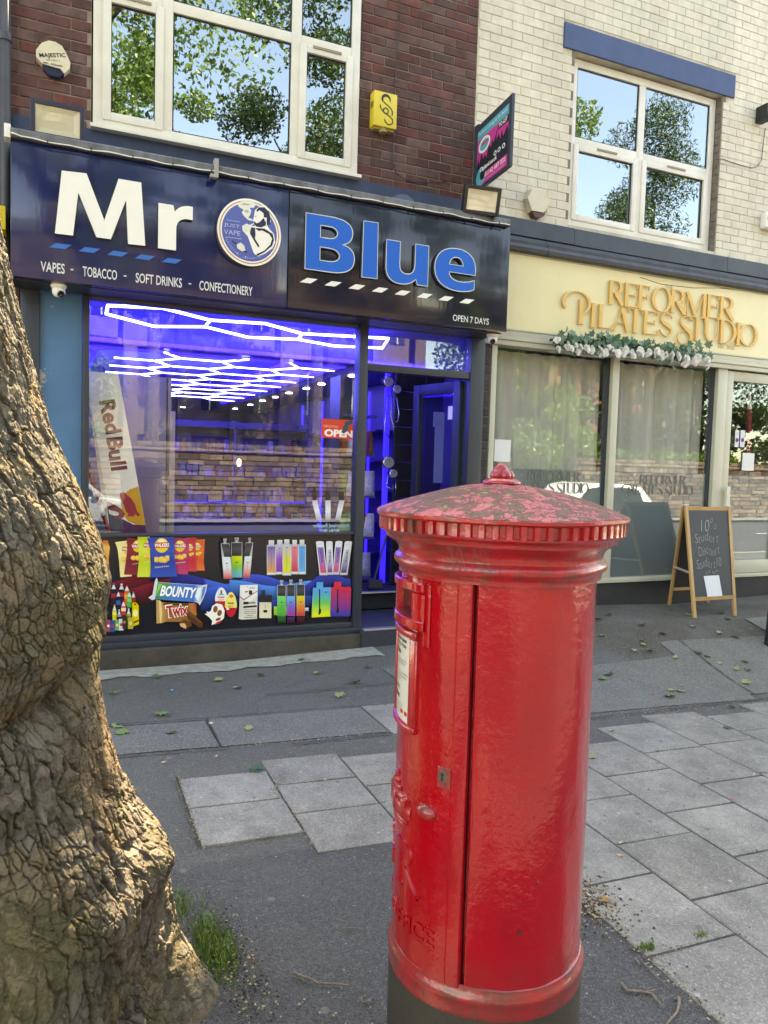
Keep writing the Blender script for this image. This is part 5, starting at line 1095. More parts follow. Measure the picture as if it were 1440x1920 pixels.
for seg in ((3.505, 4.10), (4.105, 6.2), (6.205, 9)):
    vs = []
    for x in np.linspace(*seg, 12): vs += [(float(x), a+random.uniform(-.001, .001), b) for a, b in prof]
    n_ = len(prof); k.add(vs, [(i*n_+q, i*n_+(q+1) % n_, (i+1)*n_+(q+1) % n_, (i+1)*n_+q) for i in range(11) for q in range(n_)]+[tuple(range(n_)), tuple(range(12*n_-1, 11*n_-1, -1))])
autosmooth(k.build('moulded_gutter', mat('gutter_slate', (.035, .05, .07), .45, var=.4, vscale=6, bump=.003, bscale=18), pb_))
# studio sign
ss = empty('studio_sign', (6, 5.9, 3.2), 'cream sign board with gold serif REFORMER PILATES STUDIO lettering', 'sign')
k = MB(); k.box(3.505, 9, 5.90, 5.93, 2.885, 3.552, .003); k.build('board', M_cream_sign, ss); k = MB(); k.box(3.505, 9, 5.885, 5.93, 3.5535, 3.566); k.box(3.505, 9, 5.885, 5.93, 2.87, 2.884); k.build('edge_trim', M_cream_frame, ss)
# high contrast serif letters built from thick stems and hairlines; unit cell 0..1
def stroke(k, pts, w, y, d):
    """ribbon with width list w along pts, extruded"""
    n = len(pts); L = []; R = []
    for i, p in enumerate(pts):
        a = Vector(pts[max(i-1, 0)]); b = Vector(pts[min(i+1, n-1)]); t = (b-a).normalized(); nn = Vector((-t.y, t.x)); ww = (w[i] if isinstance(w, (list, tuple)) else w)/2
        L.append((p[0]+nn.x*ww, p[1]+nn.y*ww)); R.append((p[0]-nn.x*ww, p[1]-nn.y*ww))
    vs = [(q[0], y, q[1]) for q in L]+[(q[0], y, q[1]) for q in R]+[(q[0], y+d, q[1]) for q in L]+[(q[0], y+d, q[1]) for q in R]
    fs = []
    for i in range(n-1):
        fs += [(i, n+i, n+i+1, i+1), (i, i+1, 2*n+i+1, 2*n+i), (n+i, 3*n+i, 3*n+i+1, n+i+1)]
    fs += [(0, 2*n, 3*n, n), (n-1, 2*n-1, 4*n-1, 3*n-1)]
    k.add(vs, fs)
def arcp(cx, cz, rx, rz, a0, a1, n=22): return [(cx+rx*math.cos(math.radians(a0+(a1-a0)*i/n)), cz+rz*math.sin(math.radians(a0+(a1-a0)*i/n))) for i in range(n+1)]
LS = 1.0
def serif_letter(ch, x, z, w, h, y=5.872, d=.016, parent=ss):
    k = MB(); T = .038*LS; t_ = .0075*LS
    X = lambda u: x+u*w
    Z = lambda v: z+v*h
    def line(a, b, ww): stroke(k, [(X(a[0]), Z(a[1])), (X(b[0]), Z(b[1]))], ww, y+random.uniform(0, .0006), d)
    def arc(cx, cz, rx, rz, a0, a1, thick, peak=0):
        P = arcp(X(cx), Z(cz), rx*w, rz*h, a0, a1); ws = []
        for i in range(len(P)):
            a = math.radians(a0+(a1-a0)*i/(len(P)-1)); ws.append(t_+(thick-t_)*abs(math.cos(a-peak))**1.6)
        stroke(k, P, ws, y+random.uniform(0, .0006), d)
    if ch == 'R': line((.12, 0), (.12, 1), T); line((.02, .99), (.45, .99), t_); arc(.42, .74, .42, .25, 90, -90, T); line((.15, .5), (.45, .49), t_); line((.42, .50), (.98, 0), T*1.02); line((0, .008), (.24, .008), t_)
    elif ch == 'E': line((.16, 0), (.16, 1), T); line((.02, .99), (.92, .99), t_); line((.16, .5), (.72, .52), t_*1.2); line((.02, .008), (.95, .008), t_); line((.92, .99), (.86, .82), t_); line((.95, .008), (.98, .2), t_); line((.72, .42), (.74, .62), t_)
    elif ch == 'F': line((.16, 0), (.16, 1), T); line((.02, .99), (.92, .99), t_); line((.16, .5), (.72, .52), t_*1.2); line((.92, .99), (.86, .82), t_); line((.72, .42), (.74, .62), t_); line((0, .008), (.3, .008), t_)
    elif ch == 'O': arc(.5, .5, .46, .5, 0, 360, T)
    elif ch == 'M': line((.10, 0), (.10, 1), t_); line((.08, 1), (.50, .02), T); line((.50, .02), (.88, 1), t_); line((.90, 0), (.90, 1), T); line((0, .008), (.2, .008), t_); line((.8, .008), (1, .008), t_)
    elif ch == 'P': line((.68, -.15), (.68, .78), T*1.05); arc(.5, .62, .5, .42, 215, -62, T*.85); line((.56, -.145), (.80, -.145), t_)
    elif ch == 'I': line((.5, 0), (.5, 1), T); line((.2, .008), (.8, .008), t_); line((.2, .992), (.8, .992), t_)
    elif ch == 'L': line((.2, 0), (.2, 1), T); line((.05, .008), (.95, .008), t_); line((.95, .008), (1.05, .22), t_); line((.05, .992), (.38, .992), t_)
    elif ch == 'A': line((.0, 0), (.48, 1), t_); line((.48, 1), (.92, 0), T); line((.2, .36), (.7, .36), t_); line((-.08, .008), (.12, .008), t_)
    elif ch == 'T': line((.5, 0), (.5, 1), T); line((0, .992), (1, .992), t_); line((0, .992), (.06, .80), t_); line((1, .992), (.94, .80), t_); line((.35, .008), (.65, .008), t_)
    elif ch in 'Ss':
        big = ch == 's'
        P = bez([(.88, .78), ('c', (.80, 1.05), (.22, 1.08), (.18, .76)), ('c', (.16, .48), (.90, .52), (.88, .22)), ('c', (.86, -.08), (.25, -.08), (.08, .26))], 14)
        if big: P = bez([(.88, .80), ('c', (.80, 1.06), (.28, 1.06), (.30, .74)), ('c', (.32, .42), (.88, .42), (.86, -.02)), ('c', (.84, -.36), (.40, -.44), (.22, -.24)), ('c', (.06, .0), (.24, .30), (.56, .30))], 14)
        P = [(X(a), Z(b)) for a, b in P]; n = len(P); ws = []
        for i in range(n):
            f = i/(n-1); pk = .42 if big else .5; ws.append(t_+(T-t_)*math.exp(-((f-pk)/.17)**2))
        stroke(k, P, ws, y, d)
    elif ch == 'U': line((.16, .3), (.16, 1), T); line((.86, .3), (.86, 1), t_); arc(.51, .32, .35, .32, 180, 360, T*.6, .7); line((0, .992), (.3, .992), t_); line((.75, .992), (1, .992), t_)
    elif ch == 'D': line((.12, 0), (.12, 1), T); arc(.30, .5, .62, .5, 90, -90, T); line((.0, .992), (.3, .992), t_); line((0, .008), (.3, .008), t_)
    o = k.build('letter', M_gold, parent); fix_normals(o.data)
YL = 5.862
def row(chars, pys):
    for (ch, pl, pr2_, pt, pb2) in chars:
        a = at(pl, pb2, YL); b = at(pr2_, pb2, YL); c = at((pl+pr2_)/2, pt, YL)
        base = at((pl+pr2_)/2, pb2, YL); serif_letter(ch, a.x, base.z, b.x-a.x, c.z-base.z)
# positions surveyed from the photograph (x left, x right, cap top, baseline)
cr = lambda u, v: (1030+u*410/1440, 500+v*200/702)
for ch, u0, u1, vt, vb in (('R', 400, 492, 92, 248), ('E', 498, 592, 108, 264), ('F', 592, 668, 122, 274), ('O', 684, 806, 135, 296), ('R', 806, 900, 152, 305), ('M', 900, 1040, 168, 325), ('E', 1040, 1132, 185, 335), ('R', 1128, 1222, 198, 350),
        ('P', 95, 268, 172, 358), ('I', 268, 316, 238, 398), ('L', 322, 420, 250, 402), ('A', 430, 534, 268, 425), ('T', 522, 620, 276, 432), ('E', 620, 722, 292, 442), ('S', 724, 822, 302, 455), ('s', 830, 960, 322, 462), ('T', 925, 1030, 330, 480), ('U', 1022, 1126, 338, 490), ('D', 1128, 1236, 352, 505), ('I', 1222, 1276, 368, 515), ('O', 1258, 1374, 378, 520)):
    a = at(*cr(u0, vb), YL); b = at(*cr(u1, vb), YL); um = (u0+u1)/2; c = at(*cr(um, vt), YL); e = at(*cr(um, vb), YL)
    h_ = c.z-e.z
    if ch == 'P': serif_letter(ch, a.x, e.z+.02, (b.x-a.x), h_*.95)
    else: serif_letter(ch, a.x, e.z, b.x-a.x, h_)
k = MB(); a = at(*cr(778, 138), YL); b = at(*cr(832, 142), YL); text_to(k, 'THE', a.x, 5.897, a.z, w=b.x-a.x, h=.035, extrude=.003, bold=-.005); k.build('small_lettering', mat('brass_lettering', (.42, .33, .16), .4), ss); k = MB(); a = at(*cr(1130, 532), YL); b = at(*cr(1236, 545), YL); text_to(k, 'EST. 2025', a.x, 5.897, a.z, w=b.x-a.x, h=.04, extrude=.003, bold=0); k.build('small_lettering', mat('brass_lettering', (.42, .33, .16), .4), ss)['kind'] = 'stuff'
# studio shopfront
fr = MB(); YF = 5.93
fr.box(3.505, 9, 5.90, 6.05, 2.735, 2.78, .004); fr.box(3.505, 9, 5.885, 6.05, 2.781, 2.815, .004); fr.box(3.505, 9, 5.895, 6.05, 2.816, 2.869, .003)
fr.box(3.61, 3.665, YF, 6.04, .56, 2.734, .004)
fr.box(4.985, 5.065, YF, 6.04, .565, 2.734, .004); fr.box(6.37, 6.50, YF, 6.04, .565, 2.734, .004)
fr.box(3.666, 6.369, YF, 6.04, .515, .564, .004)
autosmooth(fr.build('shopfront_frame', M_cream_frame, pb_))
for a, b in ((3.665, 4.985), (5.065, 6.37)):
    MB().box(a+.001, b-.001, 5.992, 5.998, .565, 2.733).build('studio_window_pane', M_glass_pil, pb_)
    MB().box(a+.002, b-.002, 5.9985, 5.9995, .57, 1.625).build('frosted_film', M_frost, pb_)
MB().box(4.955, 4.984, 5.975, 6.04, .566, 2.733).build('dark_edge', M_anth, pb_); MB().box(6.335, 6.369, 5.975, 6.04, .566, 2.733).build('dark_edge', M_anth, pb_)
k = MB(); k.box(3.605, 9, 5.95, 6.06, 0, .514); k.build('plinth', M_plinth, pb_)
# studio door
sdr = empty('studio_door', (6.55, 5.95, .52), 'cream framed glass studio door with a frosted lower half', 'door')
k = MB()
for (a, b, c, d) in ((6.502, 6.60, .515, 2.72), (7.32, 7.42, .515, 2.72), (6.601, 7.319, 2.62, 2.72), (6.601, 7.319, .56, .70)): k.box(a, b, 5.94, 6.0, c, d, .004)
k.box(6.502, 7.42, 5.93, 6.02, .515, .555, .002); autosmooth(k.build('door_frame', M_cream_frame, sdr)); MB().box(6.60, 7.32, 5.972, 5.978, .70, 2.62).build('pane', M_glass_pil, sdr); MB().box(6.602, 7.318, 5.979, 5.980, .702, 1.625).build('frosted_film', M_frost, sdr)
k = MB(); k.box(6.535, 6.585, 5.885, 5.91, 1.18, 1.50, .006); k.box(6.55, 6.57, 5.91, 5.94, 1.22, 1.26); k.box(6.55, 6.57, 5.91, 5.94, 1.42, 1.46); k.build('handle', mat('cream_handle', (.62, .60, .50), .35), sdr)
k = MB(); k.box(7.44, 9, 5.95, 6.02, .515, 2.73); k.build('side_frame', M_cream_frame, pb_)
# curtains, folded sheer cloth
def curtain(x0, x1, y, z0, z1, label, ph):
    n = 150; k = MB(); vs = []
    for j in range(9):
        z = z0+(z1-z0)*j/8
        for i in range(n+1):
            x = x0+(x1-x0)*i/n; f = x*34+ph+.7*math.sin(x*7+ph); amp = .036*(.75+.25*math.sin(x*13+ph))*(1-.25*j/8)
            vs.append((x+.006*math.cos(f*.7+j*.2), y+amp*math.sin(f)+.012*math.sin(x*19), z))
    k.add(vs, [(j*(n+1)+i, j*(n+1)+i+1, (j+1)*(n+1)+i+1, (j+1)*(n+1)+i) for j in range(8) for i in range(n)])
    o = k.build('curtain', M_curt, None, smooth=True); tag(o, label, 'curtain'); return o
M_curt = bpy.data.materials.new('sheer_curtain'); M_curt.use_nodes = True
n_ = M_curt.node_tree.nodes; l_ = M_curt.node_tree.links; b_ = n_['Principled BSDF']; b_.inputs['Base Color'].default_value = (.50, .50, .45, 1); b_.inputs['Roughness'].default_value = .9; b_.inputs['Alpha'].default_value = .93
curtain(3.67, 4.97, 6.13, .6, 2.72, 'grey sheer curtain hanging behind the left studio window pane', 0); curtain(5.07, 6.36, 6.13, .6, 2.72, 'grey sheer curtain hanging behind the right studio window pane', 2)
k = MB(); k.box(3.67, 9, 6.5, 10, .45, .5); k.box(3.67, 9, 6.1, 10, 2.85, 2.9); k.box(3.67, 9, 9.9, 10, .5, 2.85); k.box(8.9, 9, 6.1, 9.89, .5, 2.85); k.box(3.664, 3.668, 6.05, 9.89, .5, 2.85); k.build('studio_room', mat('studio_grey', (.16, .16, .15), .8), pb_)
t = empty('reception_desk', (7.0, 7.5, .5), 'pale topped reception desk seen dimly through the studio door', 'desk')
MB().box(6.9, 8.6, 7.6, 8.1, .5, 1.15, .01).build('body', mat('desk_grey', (.2, .2, .2), .5), t); MB().box(6.85, 8.65, 7.55, 8.15, 1.151, 1.20, .004).build('top', M_white, t)
t = empty('furled_flag', (6.9, 6.3, 1.5), 'furled red and white banner hanging inside the studio door', 'banner')
p0, p1 = at(1406, 735, 6.25), at(1403, 850, 6.25); mid = p0+(p1-p0)*.28
MB().tube([p0, mid], [.012, .028], 10).build('white_cloth', M_white, t); MB().tube([mid, p1], [.028, .034], 10).build('red_cloth', mat('red_cloth', (.30, .02, .05), .8), t)
t = empty('door_notice', (6.75, 5.97, 2.0), 'two white leaflets with purple discs taped inside the studio door', 'notice')
for a, b in ((1377, 1387), (1387, 1398)):
    p0 = at(a+.4, 838, 5.965); p1 = at(b-.4, 807, 5.965); MB().box(p0.x, p1.x, 5.966, 5.969, p0.z, p1.z).build('leaflet', mat('leaflet_white', (.62, .62, .66), .6), t)
    pc_ = at((a+b)/2, 825, 5.964); M = Matrix.Translation(pc_) @ Matrix.Rotation(PI/2, 4, 'X'); MB().lathe([(.022, 0), (.022, .001)], 18, M=M).build('disc', mat('purple_print', (.12, .03, .2), .6), t)
for px0, px1, py0, py1, lb in ((929, 961, 865, 825, 'white paper sticker in the corner of the left studio window'), (1391, 1415, 882, 850, 'white paper sticker on the glass of the studio door')):
    p0 = at(px0, py0, 5.962); p1 = at(px1, py1, 5.962); o = MB().box(p0.x, p1.x, 5.963 if px0 > 1300 else 5.988, 5.966 if px0 > 1300 else 5.990, p0.z, p1.z).build('paper_sticker', mat('sticker_white', (.66, .66, .66), .5), None); tag(o, lb, 'sticker')
# frosted lettering on the window film
M_ft = mat('frost_lettering', (.12, .12, .115), .6)
def frost_logo(x0, x1, ztop, zbot, nm):
    g = empty('window_lettering', ((x0+x1)/2, 5.99, (ztop+zbot)/2), nm, 'lettering'); w = x1-x0; k = MB(); h = (ztop-zbot)*.46
    global M_gold, LS; keep = M_gold; M_gold = M_ft; LS = .42
    U = lambda u: x0+(u-95)/(1374-95)*w
    for ch, u0, u1, row_ in (('R', 400, 492, 0), ('E', 498, 592, 0), ('F', 592, 668, 0), ('O', 684, 806, 0), ('R', 806, 900, 0), ('M', 900, 1040, 0), ('E', 1040, 1132, 0), ('R', 1128, 1222, 0), ('P', 95, 268, 1), ('I', 268, 316, 1), ('L', 322, 420, 1), ('A', 430, 534, 1), ('T', 522, 620, 1), ('E', 620, 722, 1), ('S', 724, 822, 1), ('s', 830, 960, 1), ('T', 925, 1030, 1), ('U', 1022, 1126, 1), ('D', 1128, 1236, 1), ('I', 1222, 1276, 1), ('O', 1258, 1374, 1)):
        z = zbot+(h*1.12 if row_ == 0 else 0)
        n0 = len(bpy.data.objects); serif_letter_small(ch, U(u0), z, U(u1)-U(u0), h, g)
    M_gold = keep; LS = 1.0
def serif_letter_small(ch, x, z, w, h, g):
    before = set(o.name for o in g.children); serif_letter(ch, x, z, w, h, y=5.9902, d=.0006, parent=g)
    o = [c for c in g.children if c.name not in before][-1]
    # thin the strokes for the small print
frost_logo(3.87, 4.80, 1.615, 1.40, 'dark serif studio name on the frosted film of the left window')
frost_logo(5.22, 6.16, 1.605, 1.40, 'dark serif studio name on the frosted film of the right window')
# flower garland
gd = empty('flower_garland', (5.1, 5.78, 2.78), 'garland of white roses and ivy leaves along the studio sign', 'garland')
k = MB(); pts = []
for i in range(60):
    x = 4.14+i*1.90/59; pts.append((x, 5.80+.02*math.sin(i), 2.80+.02*math.sin(i*.7)))
MB().tube(pts, .012, 6).build('stem', mat('stem_dark', (.02, .025, .02), .7), gd)
def leaf_poly(c, s, u, v, lobes=True):
    P = [(0, -.5), (.25, -.35), (.5, -.42), (.36, -.05), (.52, .2), (.2, .18), (0, .62), (-.2, .18), (-.52, .2), (-.36, -.05), (-.5, -.42), (-.25, -.35)] if lobes else [(0, -.6), (.3, -.2), (.25, .2), (0, .6), (-.25, .2), (-.3, -.2)]
    n = u.cross(v)
    return [c+u*(p[0]*s)+v*(p[1]*s)+n*(s*.18*abs(p[0])) for p in P]
kl = MB(); kl2 = MB()
for i in range(260):
    x = random.uniform(4.14, 6.04); zc = 2.815+random.gauss(0, .045); u = Vector((random.gauss(0, 1), random.gauss(0, .4), random.gauss(0, 1))).normalized(); w = Vector((random.gauss(0, .4), -1, random.gauss(0, .4))).normalized(); v = u.cross(w).normalized()
    (kl if i % 2 else kl2).add(leaf_poly(Vector((x, 5.77+random.uniform(-.05, .04), zc)), random.uniform(.05, .085), u, v), [tuple(range(12))])
kl.build('ivy_leaves', mat('ivy_green', (.045, .13, .06), .5, var=.4, vscale=6), gd); kl2.build('ivy_leaves', mat('ivy_pale', (.10, .20, .13), .55, var=.3, vscale=6), gd)
k = MB()
petal = []
for i in range(14):
    a = i*2.4; r = .10+.9*(i/14); petal.append((a, r))
kf = MB()
for a, r in petal:
    c = Vector((math.cos(a)*.022*r, -.012-.018*(1-r), math.sin(a)*.022*r)); u = Vector((-math.sin(a), 0, math.cos(a))); v = Vector((math.cos(a), -.9*(1-r)-.15, math.sin(a))).normalized(); s = .016+.012*r
    vs = [c-u*s*.8, c-u*s+v*s*.7, c-u*s*.5+v*s*1.3, c+u*s*.5+v*s*1.3, c+u*s+v*s*.7, c+u*s*.8]; kf.add(vs, [tuple(range(6))])
fme = kf.mesh('rose', mat('silk_white', (.80, .78, .74), .7, var=.12, vscale=30))
for i in range(64):
    x = 4.2+(i % 32)*1.80/31+random.uniform(-.03, .03); z = 2.76-.022*(i//32)+random.gauss(0, .022); o = link('rose', fme, None); o.parent = gd; o.location = Vector((x, 5.735+random.uniform(-.03, .03), z))-gd.location; o.rotation_euler = (random.uniform(-.5, .5), random.uniform(0, 6), random.uniform(-.7, .7)); s = random.uniform(.55, .85); o.scale = (s, s, s)
# fittings on the painted wall right edge
t = empty('wall_bracket', at(1432, 215, 5.9), 'black bracket camera on the white wall at the right edge', 'bracket'); p = at(1434, 215, 5.9)
k = MB(); k.box(p.x-.03, p.x+.06, 5.85, 5.99, p.z-.06, p.z+.10, .008); k.box(p.x-.075, p.x+.0, 5.80, 5.88, p.z-.07, p.z-.01, .008); k.box(p.x-.04, p.x-.01, 5.84, 5.9, p.z-.01, p.z+.05, .004); k.build('body', M_black, t)
k = MB(); k.box(p.x-.04, p.x-.015, 5.79, 5.799, p.z-.055, p.z-.035); k.build('lamp', M_white, t)
pts = [at(x, y, 5.985) for x, y in ((1435, 240), (1432, 262), (1428, 300), (1420, 312), (1410, 315), (1390, 310), (1368, 303), (1355, 298), (1344, 298), (1338, 304))]
tag(MB().tube(pts, .004, 6).build('cable', M_slate, None), 'dark cable looping across the white brick to the right of the window', 'cable')
t = empty('alarm_box', at(1440, 412, 5.93), 'white alarm box with red lettering cut by the right edge', 'alarm box'); p = at(1434, 412, 5.93)
MB().box(p.x, p.x+.22, 5.91, 5.995, p.z-.085, p.z+.085, .025).build('cover', M_white, t); k = MB(); text_to(k, 'B', p.x+.02, 5.9085, p.z+.0, h=.05, w=.04, bold=.03); text_to(k, 'ALARMS', p.x+.07, 5.9085, p.z, h=.04, w=.12, bold=.03); k.build('lettering', mat('red_print', (.45, .02, .03), .5), t)
k = MB(); tag(MB().tube([at(x, y, 5.9) for x, y in ((1200, 520), (1240, 533), (1300, 540), (1345, 540), (1400, 545))], .003, 5).build('cable', M_black, None), 'thin dark wire drooping over the top of the cream sign', 'cable')
t = empty('drainpipe', (3.585, 5.9, 1.6), 'slim cream pipe between the dark brick pier and the studio window', 'drainpipe')
k = MB().tube([(3.50, 5.915, .3), (3.50, 5.915, 2.76)], .010, 10); k.build('pipe', M_upvc, t, smooth=True)

# ================================================================== PAVEMENT SIGNS
ab = empty('chalkboard_sign', (5.6, 5.5, .32), 'wooden framed chalkboard A-board offering a student discount outside the studio', 'A-board')
M_pine = mat('pine_wood', (.52, .30, .12), .5, var=.25, vscale=6, col2=(.40, .20, .07), stretch=(1, 1, .15), bump=.0006, bscale=60)
M_chalk = mat('chalkboard', (.018, .022, .026), .55, var=.35, vscale=5, col2=(.032, .036, .040))
yf = 5.30; ytop = 5.56; yr = 5.86
TL, TR_ = at(1284, 950, ytop), at(1367, 950, ytop); BL, BR = at(1306, 1146, yf), at(1380, 1140, yf)
BL = Vector((BL.x-.02, yf, gz(BL.x, yf)+.004)); BR = Vector((BR.x-.01, yf, gz(BR.x, yf)+.004)); TL = Vector((at(1286, 950, ytop).x, ytop, at(1286, 950, ytop).z)); TR_ = Vector((at(1366, 952, ytop).x, ytop, TL.z))
RL = Vector((at(1255, 1128, yr).x, yr, gz(TL.x, yr)+.004)); RR = Vector((at(1327, 1125, yr).x, yr, gz(TR_.x, yr)+.004))
def beam(a, b, w, d, m, name, parent, side=Vector((1, 0, 0))):
    t = (b-a).normalized(); s_ = (side-t*side.dot(t)).normalized(); n = t.cross(s_); vs = []
    for p in (a, b):
        for i, j in ((-1, -1), (1, -1), (1, 1), (-1, 1)): vs.append(p+s_*w/2*i+n*d/2*j)
    return MB().add(vs, [(0, 3, 2, 1), (4, 5, 6, 7), (0, 1, 5, 4), (1, 2, 6, 5), (2, 3, 7, 6), (3, 0, 4, 7)]).build(name, m, parent)
beam(TL, BL, .035, .022, M_pine, 'leg', ab); beam(TR_, BR, .035, .022, M_pine, 'leg', ab); beam(TL+Vector((0, .03, 0)), RL, .03, .02, M_pine, 'leg', ab); beam(TR_+Vector((0, .03, 0)), RR, .03, .02, M_pine, 'leg', ab)
fl = lambda u, v: TL+(TR_-TL)*u+(BL-TL)*v
beam(fl(.035, .017), fl(.965, .017), .035, .021, M_pine, 'rail', ab, Vector((0, 0, 1))); beam(fl(.035, .835), fl(.965, .835), .035, .021, M_pine, 'rail', ab, Vector((0, 0, 1)))
rl = lambda u, v: TL+Vector((0, .03, 0))+(TR_-TL)*u+(RL-TL-Vector((0, .03, 0)))*v
beam(rl(.035, .835), rl(.965, .835), .03, .018, M_pine, 'rail', ab, Vector((0, 0, 1))); beam(rl(.035, .02), rl(.965, .02), .03, .018, M_pine, 'rail', ab, Vector((0, 0, 1)))
nf = (TR_-TL).cross(BL-TL).normalized(); nf = nf if nf.y < 0 else -nf
def quad3(a, b, c, d, th, n, m, name):
    vs = [a, b, c, d]+[p+n*th for p in (a, b, c, d)]
    return MB().add(vs, [(3, 2, 1, 0), (4, 5, 6, 7), (0, 1, 5, 4), (1, 2, 6, 5), (2, 3, 7, 6), (3, 0, 4, 7)]).build(name, m, ab)
quad3(fl(.03, .03), fl(.97, .03), fl(.97, .82), fl(.03, .82), .004, nf, M_chalk, 'board')
nr = Vector((0, 1, 0)); quad3(rl(.03, .03), rl(.97, .03), rl(.97, .82), rl(.03, .82), .004, -nf*0+Vector((0, -.7, .2)).normalized()*1, mat('board_back', (.025, .022, .022), .7), 'back_board')
beam(fl(.0, .60)+Vector((-.012, 0, 0)), rl(.0, .60)+Vector((-.012, 0, 0)), .02, .008, mat('pale_stay', (.45, .40, .33), .5), 'stay', ab, Vector((0, 0, 1)))
cs = MB()
def chalk(body, u0, u1, v1, hh):
    vs, fs = text_geo(body, 1, 0, -.028, 1, .12); a0 = min(v.x for v in vs); a1 = max(v.x for v in vs); b0 = min(v.y for v in vs); b1 = max(v.y for v in vs)
    cs.add([fl(u0+(v.x-a0)/(a1-a0)*(u1-u0), v1-(v.y-b0)/(b1-b0)*hh+.012*math.sin(v.x*3))+nf*.0055 for v in vs], fs)
chalk('10%', .30, .66, .22, .105); chalk('Student', .14, .68, .325, .082); chalk('Discount', .20, .68, .445, .082); chalk('Student10', .13, .70, .560, .082); chalk('Scan Here', .32, .62, .612, .030)
cs.build('chalk_writing', mat('chalk', (.42, .42, .42), .9), ab)
quad3(fl(.27, .635)+nf*.005, fl(.62, .632)+nf*.005, fl(.66, .825)+nf*.005, fl(.32, .830)+nf*.005, .0012, nf, mat('sticker_white', (.66, .66, .66), .6), 'paper_notice')
MB().box(TL.x-.015, TL.x+.03, ytop-.01, ytop+.03, TL.z+.012, TL.z+.02).build('hinge', M_white, ab); MB().box(TR_.x-.03, TR_.x+.015, ytop-.01, ytop+.03, TL.z+.012, TL.z+.02).build('hinge', M_white, ab)
# small grille in the plinth behind
t = empty('air_vent', (5.75, 5.94, .4), 'brown terracotta air vent low in the black plinth behind the A-board', 'air vent')
a = at(1315, 1125, 5.945); k = MB()
for i in range(5): k.box(a.x-.06, a.x+.10, 5.938, 5.949, a.z-.02+i*.042, a.z-.008+i*.042)
for i in range(6): k.box(a.x-.06+i*.0295, a.x-.048+i*.0295, 5.936, 5.9375, a.z-.02, a.z+.16)
k.build('grille', mat('terracotta', (.16, .08, .06), .8), t)
# edge of another pavement sign on the right
t = empty('pavement_sign', (5.25, 4.35, -.05), 'black foot of a pavement sign cut off by the right edge of the picture', 'A-board')
a = at(1433, 1244, 4.6); zz = gz(a.x, 4.6)
a = at(1434, 1243, 4.75); zz = a.z
k = MB(); k.prism([(a.x, zz), (a.x+.05, zz), (a.x+.10, zz+.85), (a.x+.06, zz+.85)], 4.74, 4.78); k.prism([(a.x+.55, zz), (a.x+.60, zz), (a.x+.60, zz+.85), (a.x+.56, zz+.85)], 4.74, 4.78); k.build('leg', M_black, t); MB().box(a.x+.10, a.x+.55, 4.75, 4.77, zz+.2, zz+.84).build('board', M_chalk, t)

# ================================================================== PILLAR BOX
PC = Vector((1.91*math.sin(math.radians(32.4)), 1.91*math.cos(math.radians(32.4)), 0))
FACE = math.atan2(-PC.y, -PC.x)                     # direction from the box to the camera
def pol(th, r, z):
    """th in degrees: 0 faces the camera spot, negative to its left"""
    a = FACE + math.radians(th)*1.0
    return Vector((PC.x+r*math.cos(a), PC.y+r*math.sin(a), z))
